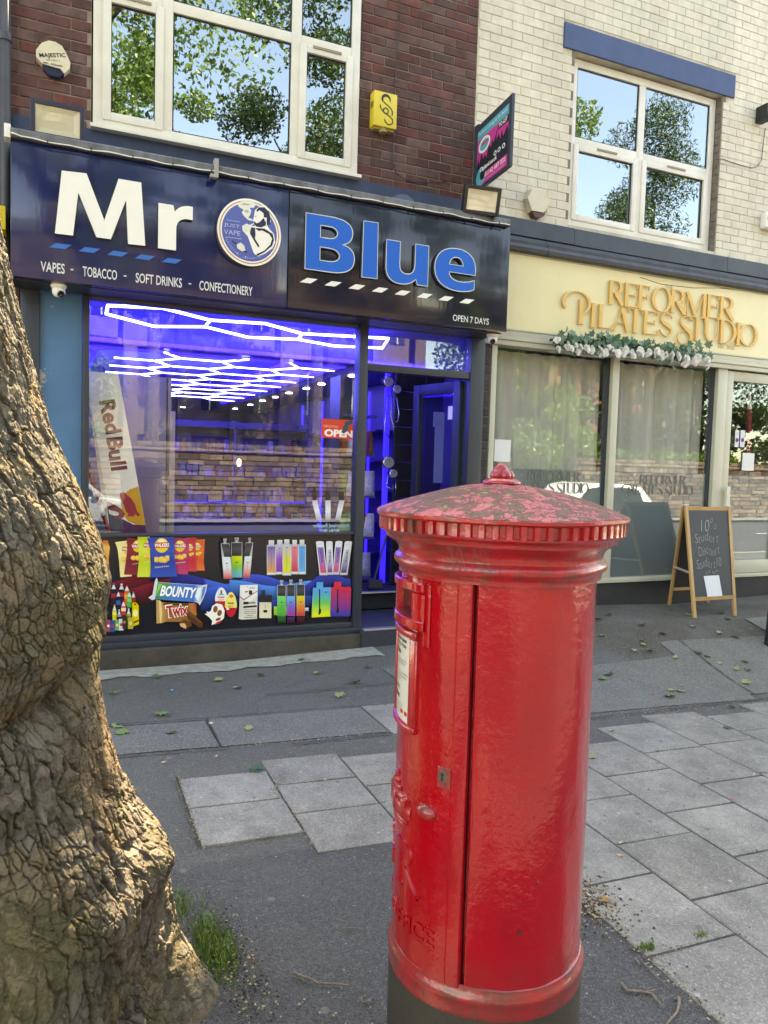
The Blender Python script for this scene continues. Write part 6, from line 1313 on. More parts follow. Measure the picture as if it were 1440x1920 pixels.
# left in the picture = ? rotate sign so that negative th is left
if (pol(-90, .24, 1)-PC).dot(Vector(RT)) > 0:
    def pol(th, r, z):
        a = FACE - math.radians(th); return Vector((PC.x+r*math.cos(a), PC.y+r*math.sin(a), z))
pbx = empty('pillar_box', (PC.x, PC.y, gz(PC.x, PC.y)), 'glossy red cast iron pillar box with a flaking domed cap and black base', 'post box')
def red_paint(name, base, rough, worn=0, lich=False, grime=0):
    m = bpy.data.materials.new(name); m.use_nodes = True; n = m.node_tree.nodes; l = m.node_tree.links; b = n['Principled BSDF']
    g = n.new('ShaderNodeNewGeometry')
    def noise(sc, det=5, ro=.6, st=None):
        z = n.new('ShaderNodeTexNoise'); z.inputs['Scale'].default_value = sc; z.inputs['Detail'].default_value = det; z.inputs['Roughness'].default_value = ro
        if st:
            mp = n.new('ShaderNodeMapping'); mp.inputs['Scale'].default_value = st; l.new(g.outputs['Position'], mp.inputs[0]); l.new(mp.outputs[0], z.inputs['Vector'])
        else: l.new(g.outputs['Position'], z.inputs['Vector'])
        return z.outputs[0]
    def mr(s, a, c, d=0, e=1):
        r = n.new('ShaderNodeMapRange'); r.inputs[1].default_value = a; r.inputs[2].default_value = c; r.inputs[3].default_value = d; r.inputs[4].default_value = e; l.new(s, r.inputs[0]); return r.outputs[0]
    def mix(f, a, c):
        x = n.new('ShaderNodeMix'); x.data_type = 'RGBA'; l.new(f, x.inputs[0])
        for i, q in ((6, a), (7, c)):
            if isinstance(q, tuple): x.inputs[i].default_value = (*q, 1)
            else: l.new(q, x.inputs[i])
        return x.outputs[2]
    def mth(op, a, c):
        x = n.new('ShaderNodeMath'); x.operation = op
        for i, q in enumerate((a, c)):
            if isinstance(q, (int, float)): x.inputs[i].default_value = q
            else: l.new(q, x.inputs[i])
        return x.outputs[0]
    grime_on = grime
    col = mix(mr(noise(5), .35, .7), base, tuple(c*.82 for c in base))
    if not worn:
        chipn = noise(15, 9, .8); chip = mr(chipn, .685, .69)
        col = mix(chip, col, (.10, .02, .018))
        sx = n.new('ShaderNodeSeparateXYZ'); l.new(g.outputs['Position'], sx.inputs[0])
        grime = mth('MULTIPLY', mr(sx.outputs[2], .52, .36), mr(noise(11, 6), .38, .62)); col = mix(mth('MULTIPLY', grime, .5), col, (.10, .05, .035))
        if grime_on:
            g2 = mth('MULTIPLY', mr(noise(16, 8, .8), .44, .60), mr(noise(3.2, 3), .36, .52)); col = mix(mth('MULTIPLY', g2, .85), col, (.095, .040, .028))
        sc = mr(noise(34, 3, .5), .80, .81); col = mix(sc, col, (.65, .6, .5))
        l.new(col, b.inputs['Base Color']); b.inputs['Roughness'].default_value = rough; b.inputs['Coat Weight'].default_value = .5; b.inputs['Coat Roughness'].default_value = .06
        rr = mr(noise(9, 6), .3, .8, rough-.06, rough+.16); l.new(rr, b.inputs['Roughness'])
        hs = mth('ADD', mth('MULTIPLY', noise(55, 4, .6), .42), mth('ADD', mth('MULTIPLY', noise(17, 4, .6), .9), mth('ADD', mth('MULTIPLY', chip, -.4), mth('MULTIPLY', noise(22, 2, .5, (1, 1, .12)), .45))))
        bp = n.new('ShaderNodeBump'); bp.inputs['Distance'].default_value = .0030; l.new(hs, bp.inputs['Height']); l.new(bp.outputs[0], b.inputs['Normal']); l.new(bp.outputs[0], b.inputs['Coat Normal'])
    else:
        vo = n.new('ShaderNodeTexVoronoi'); vo.inputs['Scale'].default_value = 48; 
        dm = n.new('ShaderNodeVectorMath'); dm.operation = 'MULTIPLY_ADD'; nz = n.new('ShaderNodeTexNoise'); nz.inputs['Scale'].default_value = 18; nz.inputs['Detail'].default_value = 5; l.new(g.outputs['Position'], nz.inputs['Vector'])
        l.new(nz.outputs['Color'], dm.inputs[0]); dm.inputs[1].default_value = (.11, .11, .11); l.new(g.outputs['Position'], dm.inputs[2]); l.new(dm.outputs[0], vo.inputs['Vector'])
        s = n.new('ShaderNodeSeparateColor'); l.new(vo.outputs['Color'], s.inputs[0])
        a = mth('ADD', mth('MULTIPLY', s.outputs[0], .28), noise(8, 7, .7)); flake = mr(a, .66-worn*.1, .675-worn*.1)
        edge = n.new('ShaderNodeTexVoronoi'); edge.feature = 'DISTANCE_TO_EDGE'; edge.inputs['Scale'].default_value = 48; l.new(dm.outputs[0], edge.inputs['Vector']); crack = mr(edge.outputs[0], .05, .02)
        # undercoat and old rust where the paint has flaked off
        under = mix(mr(noise(30, 6), .4, .6), (.155, .055, .042), (.085, .050, .034))
        col = mix(flake, col, under); col = mix(mth('MULTIPLY', crack, mr(noise(5, 3), .45, .55)), col, (.13, .045, .04))
        dirtc = mr(noise(16, 8, .8), .52, .68); col = mix(mth('MULTIPLY', dirtc, .4), col, (.17, .075, .055))
        if lich: li = mth('MULTIPLY', mr(noise(26, 6, .75), .60, .64), mr(noise(4, 3), .42, .55)); col = mix(mth('MULTIPLY', li, .85), col, (.34, .36, .14))
        l.new(col, b.inputs['Base Color']); b.inputs['Roughness'].default_value = rough
        hs = mth('ADD', mth('MULTIPLY', flake, -.8), mth('ADD', mth('MULTIPLY', crack, -.4), mth('MULTIPLY', noise(60, 4), .6)))
        bp = n.new('ShaderNodeBump'); bp.inputs['Distance'].default_value = .0035; l.new(hs, bp.inputs['Height']); l.new(bp.outputs[0], b.inputs['Normal'])
    return m
M_red = red_paint('post_red_paint', (.43, .0015, .009), .13)
M_redcap = red_paint('flaking_cap_paint', (.50, .10, .115), .5, worn=.55, lich=True)
M_redrim = red_paint('weathered_red_paint', (.46, .010, .018), .30, grime=1)
M_dark = mat('dark_gap', (.02, .004, .004), .8)
def polgrid(name, m, rf, th0, th1, nth, zs, hole=None, closed=False, parent=None, smooth=True):
    ths = np.linspace(th0, th1, nth+1)
    vs = [pol(t, rf(t, z), z) for z in zs for t in ths]; n = nth+1
    fs = []
    for j in range(len(zs)-1):
        for i in range(nth):
            tm = (ths[i]+ths[i+1])/2; zm = (zs[j]+zs[j+1])/2
            if hole and hole(tm, zm): continue
            fs.append((j*n+i, j*n+i+1, (j+1)*n+i+1, (j+1)*n+i))
    o = MB().add(vs, fs).build(name, m, parent or pbx, smooth); fix_normals(o.data); return o
def wob(t, z): return .0006*math.sin(t*.31+z*9)+.0005*math.sin(t*.11-z*17)
# fixed shell: gap beside the door is a real recess
def shell_r(t, z):
    t = (t+180) % 360-180; r = .2395+wob(t, z)
    if -152 < t < -10.2: return .222
    return r
ths_z = list(np.linspace(.41, 1.375, 72))
polgrid('body', M_red, shell_r, -180, 180, 720, ths_z)
# door: thin proud leaf with rolled edge strip
def door_r(t, z):
    r = .2415+wob(t, z)
    if t > -21.5: r += .0045*math.sin(min(1, (t+21.5)/1.5)*PI/2)
    if t > -13.6: r -= .010*((t+13.6)/1.4)**2
    if t < -149: r -= .01
    return r
polgrid('door', M_red, door_r, -151, -12.2, 420, list(np.linspace(.427, 1.362, 94)), hole=lambda t, z: -84 < t < -52 and 1.255 < z < 1.327)
polgrid('door_edge', M_red, lambda t, z: .2365-.0145*((t+12.2)/-.01 > 1), -12.21, -12.2, 1, [.427, 1.362], smooth=False)
k = MB(); vs = []
for z in (.427, 1.362): vs += [pol(-12.2, .2365, z), pol(-12.2, .215, z)]
k.add(vs, [(0, 1, 3, 2)]); vs = []
for z in (.41, 1.375): vs += [pol(-10.2, .2395, z), pol(-10.2, .215, z)]
k.add(vs, [(0, 1, 3, 2)]); k.build('door_reveal', M_dark, pbx)
def polbox(k, t0, t1, z0, z1, r0, r1, n=24, taper=0, bev=.003):
    """curved block with softened front edges"""
    ths = np.linspace(t0, t1, n+1); db = math.degrees(bev/r1); sec = [(z0, r0), (z0, r1-bev), (z0+bev, r1), (z1-bev, r1), (z1, r1-bev), (z1, r0)]
    vs = []
    for i, t in enumerate(ths):
        q = bev if i in (0, n) else 0
        for (z, r) in sec: vs.append(pol(t, r-(q if r > r0 else 0), z))
    m = len(sec); fs = [(i*m+j, i*m+(j+1) % m, (i+1)*m+(j+1) % m, (i+1)*m+j) for i in range(n) for j in range(m)]
    fs += [tuple(range(m)), tuple(range(n*m+m-1, n*m-1, -1))]; k.add(vs, fs)
# posting aperture with hood
t = MB(); 
def lip(z0, z1, r, t0=-97, t1=-41, tp=0):
    polbox(t, t0, t1, z0, z1, .235, r, 30, bev=.0035)
lip(1.3275, 1.350, .2600); lip(1.236, 1.261, .258)
polbox(t, -52, -41, 1.2365, 1.3265, .235, .256, 6, bev=.004); polbox(t, -97, -83.5, 1.2365, 1.3265, .235, .256, 6, bev=.004); polbox(t, -43.5, -38, 1.20, 1.35, .235, .2475, 5, bev=.002)
ap = autosmooth(t.build('posting_slot', M_red, pbx), 30)
k = MB(); vs = []
for tt in np.linspace(-84, -52, 13): vs += [pol(tt, .250, 1.2605), pol(tt, .13, 1.285), pol(tt, .13, 1.3265), pol(tt, .250, 1.3265)]
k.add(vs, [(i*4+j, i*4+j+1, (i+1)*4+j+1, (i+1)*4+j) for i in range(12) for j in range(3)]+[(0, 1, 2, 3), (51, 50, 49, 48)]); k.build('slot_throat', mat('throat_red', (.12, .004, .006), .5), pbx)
k = MB(); polbox(k, -90, -69, 1.358, 1.385, .235, .246, 8); k.build('tab_frame', M_red, pbx); k = MB(); polbox(k, -87, -72, 1.362, 1.381, .235, .2475, 8, bev=.001); k.build('day_tab', mat('tab_grey', (.10, .10, .08), .3), pbx)
# notice plate
t = MB(); polbox(t, -91, -47, .985, .999, .235, .2535, 24, bev=.003); polbox(t, -91, -47, 1.211, 1.229, .235, .255, 24, bev=.003); polbox(t, -54.5, -47, .9995, 1.2105, .235, .2505, 8, bev=.0025); polbox(t, -91, -83, .9995, 1.2105, .235, .2515, 8, bev=.003)
autosmooth(t.build('notice_frame', M_redrim, pbx), 50)
k = MB(); polbox(k, -83, -54.5, .999, 1.211, .23, .2455, 24, bev=.001); nt_ = k.build('notice', mat('notice_enamel', (.62, .59, .50), .25), pbx)
def wrap_text(k, body, tc, z, w=None, h=None, r=.2460, bold=0, extr=0, col=None, t0=None):
    vs, fs = text_geo(body, 1, 0, bold); a0 = min(v.x for v in vs); a1 = max(v.x for v in vs); b0 = min(v.y for v in vs); b1 = max(v.y for v in vs)
    if h is None: h = w*(b1-b0)/(a1-a0)
    if w is None: w = h*(a1-a0)/(b1-b0)
    deg = math.degrees(w/r); s0 = (tc-deg/2) if t0 is None else t0
    # split long faces a little by using original verts (letters are small)
    P = [pol(s0+(v.x-a0)/(a1-a0)*deg, r, z+(v.y-b0)/(b1-b0)*h) for v in vs]
    if extr:
        Q = [pol(s0+(v.x-a0)/(a1-a0)*deg, r-extr, z+(v.y-b0)/(b1-b0)*h) for v in vs]; n = len(P); cnt = set((f[i], f[(i+1) % len(f)]) for f in fs for i in range(len(f)))
        side = [(e[1], e[0], e[0]+n, e[1]+n) for e in cnt if (e[1], e[0]) not in cnt]; k.add(P+Q, list(fs)+side, col)
    else: k.add(P, fs, col)
k = MB(); DKT = (.03, .03, .03)
wrap_text(k, 'Collection times', 0, 1.192, w=.095, t0=-81.5, bold=.03, col=DKT); wrap_text(k, 'Monday to Friday', 0, 1.176, w=.095, t0=-81.5, bold=.02, col=DKT); wrap_text(k, '9.00am', 0, 1.158, w=.052, t0=-81.5, bold=.04, col=DKT)
for i, wd_ in enumerate((.10, .09, .05)): wrap_text(k, 'last collection from here is made at this time'[:28-i*4], 0, 1.143-i*.008, w=wd_, t0=-81.5, col=(.2, .2, .2))
for i, wd_ in enumerate((.11, .10, .06, .04)): wrap_text(k, 'later collections are made from the box near'[:30-i*5], 0, 1.112-i*.009, w=wd_, t0=-81.5, col=(.2, .2, .2))
wrap_text(k, 'Saturday', 0, 1.068, w=.05, t0=-81.5, bold=.03, col=DKT); wrap_text(k, '7.00am', 0, 1.048, w=.052, t0=-81.5, bold=.05, col=DKT)
for i in range(4): wrap_text(k, 'see the notice for details of holidays'[:34-i*6], 0, 1.034-i*.008, w=.085-i*.012, t0=-81.5, col=(.2, .2, .2))
vs = [pol(tt, .2463, z) for tt in (-66, -56.5) for z in (1.016, 1.026)]; k.add(vs, [(0, 2, 3, 1)], (.55, .01, .015))
link('notice_print', k.mesh('notice_print', PAPER), pbx)['kind'] = 'stuff'
# lock, grip, royal cipher, lettering
k = MB(); polbox(k, -29.5, -21.5, .884, .934, .236, .2460, 6, bev=.002); lk = k.build('lock_plate', M_redrim, pbx)
def wrapdisc(k, tc, zc, rt, rz, r, n=16, thick=.003):
    P = [pol(tc+rt*math.cos(q*2*PI/n), r, zc+rz*math.sin(q*2*PI/n)) for q in range(n)]; k.add(P, [tuple(range(n))])
k = MB(); polbox(k, -28.9, -23.4, .901, .927, .24, .2472, 6, bev=.0015); k.build('escutcheon', mat('rusty_steel', (.13, .09, .07), .5, metal=.4), pbx)
k = MB(); wrapdisc(k, -26.1, .918, 1.0, .0042, .2476); P = [pol(-26.5, .2476, .917), pol(-25.7, .2476, .917), pol(-25.5, .2476, .904), pol(-26.8, .2476, .904)]; k.add(P, [(0, 1, 2, 3)]); k.build('keyhole', M_black, pbx)
bm = bmesh.new(); bmesh.ops.create_uvsphere(bm, u_segments=24, v_segments=14, radius=1)
for v in bm.verts: c = v.co; sgn = 1.0; t_ = -36.5+c.x*7.2; r_ = .240+.019*c.y*(1 if c.y > 0 else .2); z_ = .815+c.z*.019; v.co = pol(t_, r_, z_)
me = bpy.data.meshes.new('grip'); bm.to_mesh(me); bm.free(); me.materials.append(M_redrim); fix_normals(me); [setattr(p, 'use_smooth', True) for p in me.polygons]; link('grip', me, pbx)
k = MB(); DC = -70
# crown relief: band, two arches, orb
polbox(k, DC-14, DC+14, .735, .752, .236, .246, 12, bev=.003); polbox(k, DC-17, DC+17, .752, .765, .236, .249, 12, bev=.004)
polbox(k, DC-20, DC+20, .765, .80, .236, .2505, 16, bev=.006); polbox(k, DC-16, DC+16, .80, .824, .236, .250, 14, bev=.007); polbox(k, DC-8, DC+8, .824, .836, .236, .249, 8, bev=.003); polbox(k, DC-3, DC+3, .836, .850, .236, .2515, 6, bev=.004); polbox(k, DC-1.5, DC+1.5, .85, .864, .236, .249, 4, bev=.002)
for d_ in (-14, 0, 14): polbox(k, DC+d_-2.5, DC+d_+2.5, .768, .815, .236, .253, 4, bev=.002)
autosmooth(k.build('crown_relief', M_redrim, pbx), 60)
def relief_stroke(k, pts, w, r=.2462):
    """raised ribbon wrapped on the door; pts are (theta, z)"""
    n = len(pts); A = []
    for i in range(n):
        a = Vector(pts[max(0, i-1)]); b = Vector(pts[min(n-1, i+1)]); t = Vector(((b-a).x*.0042, (b-a).y)).normalized(); nn = Vector((-t.y/.0042, t.x)); ww = (w[i] if isinstance(w, list) else w)/2
        for s_, rr in ((-1, .240), (-.72, r), (.72, r), (1, .240)): A.append(pol(pts[i][0]+nn.x*ww*s_, rr, pts[i][1]+nn.y*ww*s_))
    fs = [(i*4+j, i*4+j+1, (i+1)*4+j+1, (i+1)*4+j) for i in range(n-1) for j in range(3)]+[(0, 1, 2, 3), (n*4-1, n*4-2, n*4-3, n*4-4)]; k.add(A, fs)
k = MB(); relief_stroke(k, [(-61, .705), (-61, .60)], .014); relief_stroke(k, [(-65.5, .704), (-57, .706)], .006); relief_stroke(k, [(-65, .600), (-56.5, .600)], .006)
relief_stroke(k, bez([(-60, .704), ('c', (-46, .712), (-45, .655), (-58, .653))], 14), [.006+.009*math.sin(PI*i/14) for i in range(15)])
relief_stroke(k, bez([(-56, .652), ('c', (-51, .64), (-47, .60), (-41, .590))], 12), [.012]*9+[.010, .008, .006, .004]); relief_stroke(k, [(-43.5, .596), (-39.5, .600)], .005)
o = k.build('cipher_letter', M_red, pbx); fix_normals(o.data); k = MB()
relief_stroke(k, [(-84+8.5*math.cos(math.radians(a)), .6525+.052*math.sin(math.radians(a))) for a in np.linspace(42, 330, 26)], [.006+.008*abs(math.cos(math.radians(a))) for a in np.linspace(42, 330, 26)]); relief_stroke(k, [(-76.5, .650), (-76.5, .615)], .009); relief_stroke(k, [(-80, .650), (-74, .650)], .005)
o = k.build('cipher_letter', M_red, pbx); fix_normals(o.data); k = MB(); wrap_text(k, 'OFFICE', 0, .498, w=.195, h=.042, r=.2450, bold=.02, extr=.005, t0=-74); o = k.build('raised_lettering', M_red, pbx); fix_normals(o.data); k = MB(); wrap_text(k, 'POST', 0, .498, w=.13, h=.042, r=.2450, bold=.02, extr=.005, t0=-118)
o = k.build('raised_lettering', M_red, pbx); fix_normals(o.data)
# cap profile and rim with dentils
def cap_r(prof, name, m, n=240, fn=None, smooth=True):
    vs = []; 
    for (r, z) in prof:
        for q in range(n): t = 360*q/n; rr = r+(fn(t, r, z) if fn else 0); vs.append(pol(t, rr, z+.0012*math.sin(t*.09+r*30)))
    fs = [(i*n+q, i*n+(q+1) % n, (i+1)*n+(q+1) % n, (i+1)*n+q) for i in range(len(prof)-1) for q in range(n)]
    o = MB().add(vs, fs).build(name, m, pbx, smooth); fix_normals(o.data); autosmooth(o, 38); return o
prof = [(.308, 1.512)]+[(.306*f_, 1.5135+.070*(1-f_**1.7)) for f_ in np.linspace(.998, .10, 24)]+[(.012, 1.5835), (.001, 1.5837)]
cap_r(prof, 'cap', M_redcap, fn=lambda t, r, z: .0008*math.sin(t*.7+z*200)*math.sin(t*.23))
def dent(t, r, z):
    if 1.4715 < z < 1.4975: return -.0085 if (t/360*64) % 1 < .42 else 0
    return 0
prof = [(.306, 1.5125), (.3095, 1.510), (.3095, 1.503), (.304, 1.499), (.3035, 1.4985), (.3035, 1.4972), (.3030, 1.4718), (.3035, 1.4705), (.302, 1.466), (.289, 1.461), (.285, 1.455), (.284, 1.448), (.273, 1.440), (.262, 1.434), (.2545, 1.424), (.2515, 1.414), (.252, 1.408), (.258, 1.403), (.2625, 1.398), (.2635, 1.391), (.261, 1.384), (.255, 1.378), (.2505, 1.372), (.2495, 1.366), (.2495, 1.361), (.243, 1.3600), (.238, 1.3598)]
cap_r(prof, 'rim', M_redrim, n=640, fn=dent)
prof = [(.238, .434), (.2425, .431), (.2435, .424), (.2465, .417), (.2500, .411), (.2508, .404), (.2495, .397), (.2480, .391), (.2478, .376), (.2482, .370), (.2470, .3625), (.243, .3620)]
cap_r(prof, 'base_flange', M_redrim)
prof = [(.2462, .3620), (.2465, .34), (.2455, .1), (.2465, -.05)]
cap_r(prof, 'plinth', mat('worn_black_iron', (.028, .024, .019), .75, var=.4, vscale=7, col2=(.045, .035, .022), bump=.0025, bscale=45))
# crown shaped finial
k = MB(); A0 = pol(0, 0, 0)
k.lathe([(.046, 1.592), (.048, 1.600), (.043, 1.606), (.036, 1.612), (.030, 1.613)], 28, (PC.x, PC.y, 0))
for q in range(5):
    a = q*2*PI/5+.9; c = (PC.x+.017*math.cos(a), PC.y+.017*math.sin(a), 0); k.lathe([(.004, 1.608), (.0135, 1.612), (.0145, 1.625), (.010, 1.636), (.003, 1.640)], 12, c)
k.lathe([(.018, 1.61), (.020, 1.63), (.017, 1.648), (.012, 1.654), (.010, 1.659), (.004, 1.661)], 18, (PC.x-.004, PC.y, 0))
k.v = [(v[0], v[1], 1.580+(v[2]-1.592)*.76) for v in k.v]
o = k.build('finial', red_paint('finial_paint', (.36, .01, .02), .3), pbx, smooth=True)
# cobweb: a few fine threads under the rim, and small blisters in the paint
k = MB()
for q in range(30):
    t0 = random.uniform(-24, -6); t1 = t0+random.uniform(-5, 5); k.tube([pol(t0, .285, 1.45), pol((t0+t1)/2, .272, 1.425), pol(t1, .263, 1.395-random.uniform(0, .012))], .00022, 3, cap=False)
k.build('cobweb', mat('cobweb_grey', (.20, .12, .11), .8), pbx)
k = MB(); pts = [pol(4.5+1.4*math.cos(a), .2402, .965+.006*math.sin(a)) for a in np.linspace(0, 2*PI, 14)]; k.tube(pts, .0008, 5)
for (t0, z0, t1, z1) in ((-2, .72, 14, .755), (-4, .70, 3, .705), (14, .66, 21, .63), (-6, 1.02, 10, 1.025)):
    P = [pol(t0+(t1-t0)*i/10+random.uniform(-.5, .5), .2398, z0+(z1-z0)*i/10+random.uniform(-.003, .003)) for i in range(11)]; k.tube(P, .0007, 4)
for zz in np.linspace(.47, 1.36, 60): pass
P = [pol(-9.3+.35*math.sin(z*40)+.25*math.sin(z*93), .2396, z) for z in np.linspace(.46, 1.37, 90)]; k.tube(P, .0006, 4)
k.build('paint_ridges', M_red, pbx, smooth=True)
k = MB(); wrapdisc(k, -10.9, 0, .1, .1, .2) if False else None
for (tt, zz, a, b) in ((24, .835, .8, .006), (25, .80, .5, .006), (19, .57, 1.2, .006), (28, .68, .5, .004), (-16, .88, .9, .004), (-15.5, .86, .6, .004)): wrapdisc(k, tt, zz, a, b, .2403 if tt > 0 else .2462)
k.build('paint_chip', mat('chip_dark', (.07, .012, .012), .6), pbx)

# ================================================================== PLANE TREE
tree = empty('plane_tree', (-.3, 2.1, 0), 'thick plane tree trunk with cracked plated bark leaning in on the left', 'tree')
# right hand outline (x at depth 2.1) against height
OZ = [-.10, .02, .12, .26, .40, .52, .60, .66, .78, .90, 1.05, 1.19, 1.31, 1.42, 1.56, 1.69, 1.89, 2.00, 2.16, 2.7, 3.6]
OX = [.56, .47, .405, .335, .308, .300, .286, .225, .165, .132, .108, .118, .136, .108, .050, -.008, -.060, -.085, -.118, -.20, -.42]
RZ = [-.10, .02, .12, .26, .52, .78, 1.05, 1.31, 1.69, 2.16, 2.7, 3.6]
RR = [.70, .64, .58, .54, .51, .46, .43, .45, .39, .345, .32, .28]
def hash2(i, j, k): 
    v = np.sin(i*127.1+j*311.7+k*74.7)*43758.5453; return v-np.floor(v)
def vor(x, y, per=None, k=0):
    xi, yi = np.floor(x), np.floor(y); f1 = np.full(x.shape, 9.); f2 = f1.copy(); idv = np.zeros(x.shape); dx1 = np.zeros(x.shape); dy1 = dx1.copy()
    for a in (-1, 0, 1):
        for b in (-1, 0, 1):
            ci, cj = xi+a, yi+b; cw = np.mod(ci, per) if per else ci
            px_ = ci+hash2(cw, cj, k)*.9; py_ = cj+hash2(cw, cj, k+5)*.9; d = np.hypot(x-px_, y-py_); h = hash2(cw, cj, k+9)
            m = d < f1; f2 = np.where(m, f1, np.minimum(f2, d)); idv = np.where(m, h, idv); dx1 = np.where(m, x-px_, dx1); dy1 = np.where(m, y-py_, dy1); f1 = np.where(m, d, f1)
    return f1, f2, idv, dx1, dy1
def vn(x, y, per, k=0):
    xi, yi = np.floor(x), np.floor(y); fx, fy = x-xi, y-yi; fx = fx*fx*(3-2*fx); fy = fy*fy*(3-2*fy)
    g = lambda a, b: hash2(np.mod(xi+a, per), yi+b, k)
    return (g(0, 0)*(1-fx)+g(1, 0)*fx)*(1-fy)+(g(0, 1)*(1-fx)+g(1, 1)*fx)*fy
def fbm(u, z, per, k, o=4, sz=1):
    s = 0; a = .5; 
    for q in range(o): s = s+a*vn(u*per*2**q, z*sz*2**q, per*2**q, k+q*11); a *= .5
    return s*2-1
# angle samples: dense on the side towards the pavement and the shops
thA = np.concatenate([np.linspace(-104, 24, 640), np.linspace(24, 256, 90)[1:-1]]); NT = len(thA)
zA = np.concatenate([np.linspace(-.10, 2.25, 980), np.linspace(2.25, 3.6, 50)[1:]]); NZ = len(zA)
TT, ZZ = np.meshgrid(np.radians(thA), zA); U = (TT/(2*PI)) % 1.0
Rb = np.interp(ZZ, RZ, RR); Cx = np.interp(ZZ, OZ, OX)-Rb; Cy = 2.1+0*ZZ
sm_ = lambda a: a
# large forms: buttress flutes at the foot, swellings and folds
low = np.clip((.75-ZZ)/.75, 0, 1)
R = Rb*(1+.05*fbm(U, ZZ, 5, 1, 2, 1.6)*1.0)
R = R+low**1.3*.09*np.sin(TT*5+1.2)+low**2*.05*np.sin(TT*9+.4)
R = R+.020*fbm(U, ZZ, 9, 3, 2, 3.0)
fold = np.exp(-((ZZ-1.10-.10*np.sin(TT*2.2+1)-.05*fbm(U, ZZ, 8, 4, 3, 2))/.045)**2)
R = R-.045*fold*np.clip(np.cos(TT+1.0)+.3, 0, 1)
fold2 = np.exp(-((ZZ-.44-.14*np.sin(TT*1.7)-.06*fbm(U, ZZ, 9, 6, 3, 3))/.035)**2); R = R-.035*fold2*np.clip(np.cos(TT+1.5)+.2, 0, 1)
# knuckle burl low on the right edge
R = R+.05*np.exp(-((ZZ-.60)/.07)**2-((TT+.28)/.16)**2)
for (bz, bt, br, bh) in ((1.30, -1.2, .15, .03), (.92, -1.45, .12, .02), (1.22, -.55, .12, .02), (.70, -1.0, .12, .03), (.30, -1.25, .14, .04), (.22, -.8, .12, .03)):
    R = R+bh*np.exp(-((ZZ-bz)/br)**2-((TT-bt)/(br*2.2))**2)
# bark plates: warped cells, long and narrow above, blocky lower down
wu = .8*fbm(U, ZZ, 14, 20, 2, 4)+.30*fbm(U, ZZ, 110, 23, 3, 42); wz = .8*fbm(U, ZZ, 14, 30, 2, 4)+.30*fbm(U, ZZ, 110, 33, 3, 42)
def plates(per, zs, k, warp, cw):
    f1, f2, idv, dx, dy = vor(U*per+wu*warp, ZZ*zs+wz*warp, per, k); e = f2-f1
    return np.clip(e/cw, 0, 1), idv, dx, dy, e
region = np.clip(.40+2.1*fbm(U, ZZ, 4, 50, 2, 1.6)+.22*np.clip((1.0-ZZ), -.6, .6), 0, 1)      # 1 smoother skin, 0 deep plates
e1, id1, dx1, dy1, _ = plates(66, 11, 1, 1.0, .10); e2, id2, dx2, dy2, _ = plates(130, 33, 2, 1.0, .13); e3, id3, dx3, dy3, _ = plates(260, 90, 3, 1.2, .25)
lay = plates(90, 20, 7, 1.6, .045)
crackmask = np.clip(.12+3.2*fbm(U, ZZ, 12, 60, 3, 6), 0, 1); crk2 = np.clip(.32+2.8*fbm(U, ZZ, 20, 64, 3, 9), 0, 1); deep = np.clip(1.05-region*.95, .10, 1)
step = lambda a: a*a*(3-2*a)
tilt = (np.cos(id1*57)*dy1*.6+np.sin(id1*33)*dx1*.6)*.0030*deep+(np.cos(id2*57)*dy2)*.0022*deep
disp = step(e1)*(id1*.0075)*deep+step(e2)*(id2*.0030)*(.2+.8*deep)+lay[1]*.0062*step(lay[0])*(.45+.55*deep)+tilt
disp -= (1-e1)**.5*.021*(.08+.92*deep)*(.25+.75*crackmask); disp -= (1-e2)**.6*.0120*(.15+.85*deep)*crk2; disp -= (1-e3)**1.2*.0024*(.25+.75*deep)*crackmask
disp += .0024*fbm(U, ZZ, 130, 70, 3, 38)*(.5+.5*deep)+.0019*fbm(U, ZZ, 420, 80, 2, 120)*(.4+.6*deep)
# long vertical furrows
fz1 = fbm(U, ZZ, 22, 140, 3, 1.5); disp -= .017*np.exp(-(fz1/.022)**2)*np.clip(1.1-region, 0, 1)
pit = np.clip(fbm(U, ZZ, 22, 90, 3, 9)-.44, 0, 1); disp -= pit*.09
up = np.clip((zA[:, None]-2.2)/.6, 0, 1); R = R+disp*(1-up*.4)
# keep the outline where it was surveyed: shift each ring so that its rightmost point fits
X = R*np.cos(TT); xr = np.max(X, axis=1); 
shift = np.interp(zA, OZ, OX)-xr
k_ = np.ones(15)/15; pad = np.pad(shift, 7, mode='edge'); shift = np.convolve(pad, k_, mode='valid')
PX = X+shift[:, None]; PY = 2.1+R*np.sin(TT); PZ = ZZ+0*PX
vs = np.stack([PX, PY, PZ], -1).reshape(-1, 3)
ii = np.arange(NT); jj = np.arange(NZ-1); I, J = np.meshgrid(ii, jj); I2 = (I+1) % NT
faces = np.stack([J*NT+I, J*NT+I2, (J+1)*NT+I2, (J+1)*NT+I], -1).reshape(-1, 4)
me = bpy.data.meshes.new('trunk'); me.vertices.add(len(vs)); me.vertices.foreach_set('co', vs.astype(np.float32).ravel())
me.loops.add(faces.size); me.loops.foreach_set('vertex_index', faces.astype(np.int32).ravel()); me.polygons.add(len(faces)); me.polygons.foreach_set('loop_start', np.arange(0, faces.size, 4, dtype=np.int32)); me.polygons.foreach_set('loop_total', np.full(len(faces), 4, dtype=np.int32))
me.polygons.foreach_set('use_smooth', np.ones(len(faces), dtype=bool)); me.update(calc_edges=True); me.validate()
ca = me.color_attributes.new('Bark', 'FLOAT_COLOR', 'POINT'); arr = np.ones((len(vs), 4), dtype=np.float32)
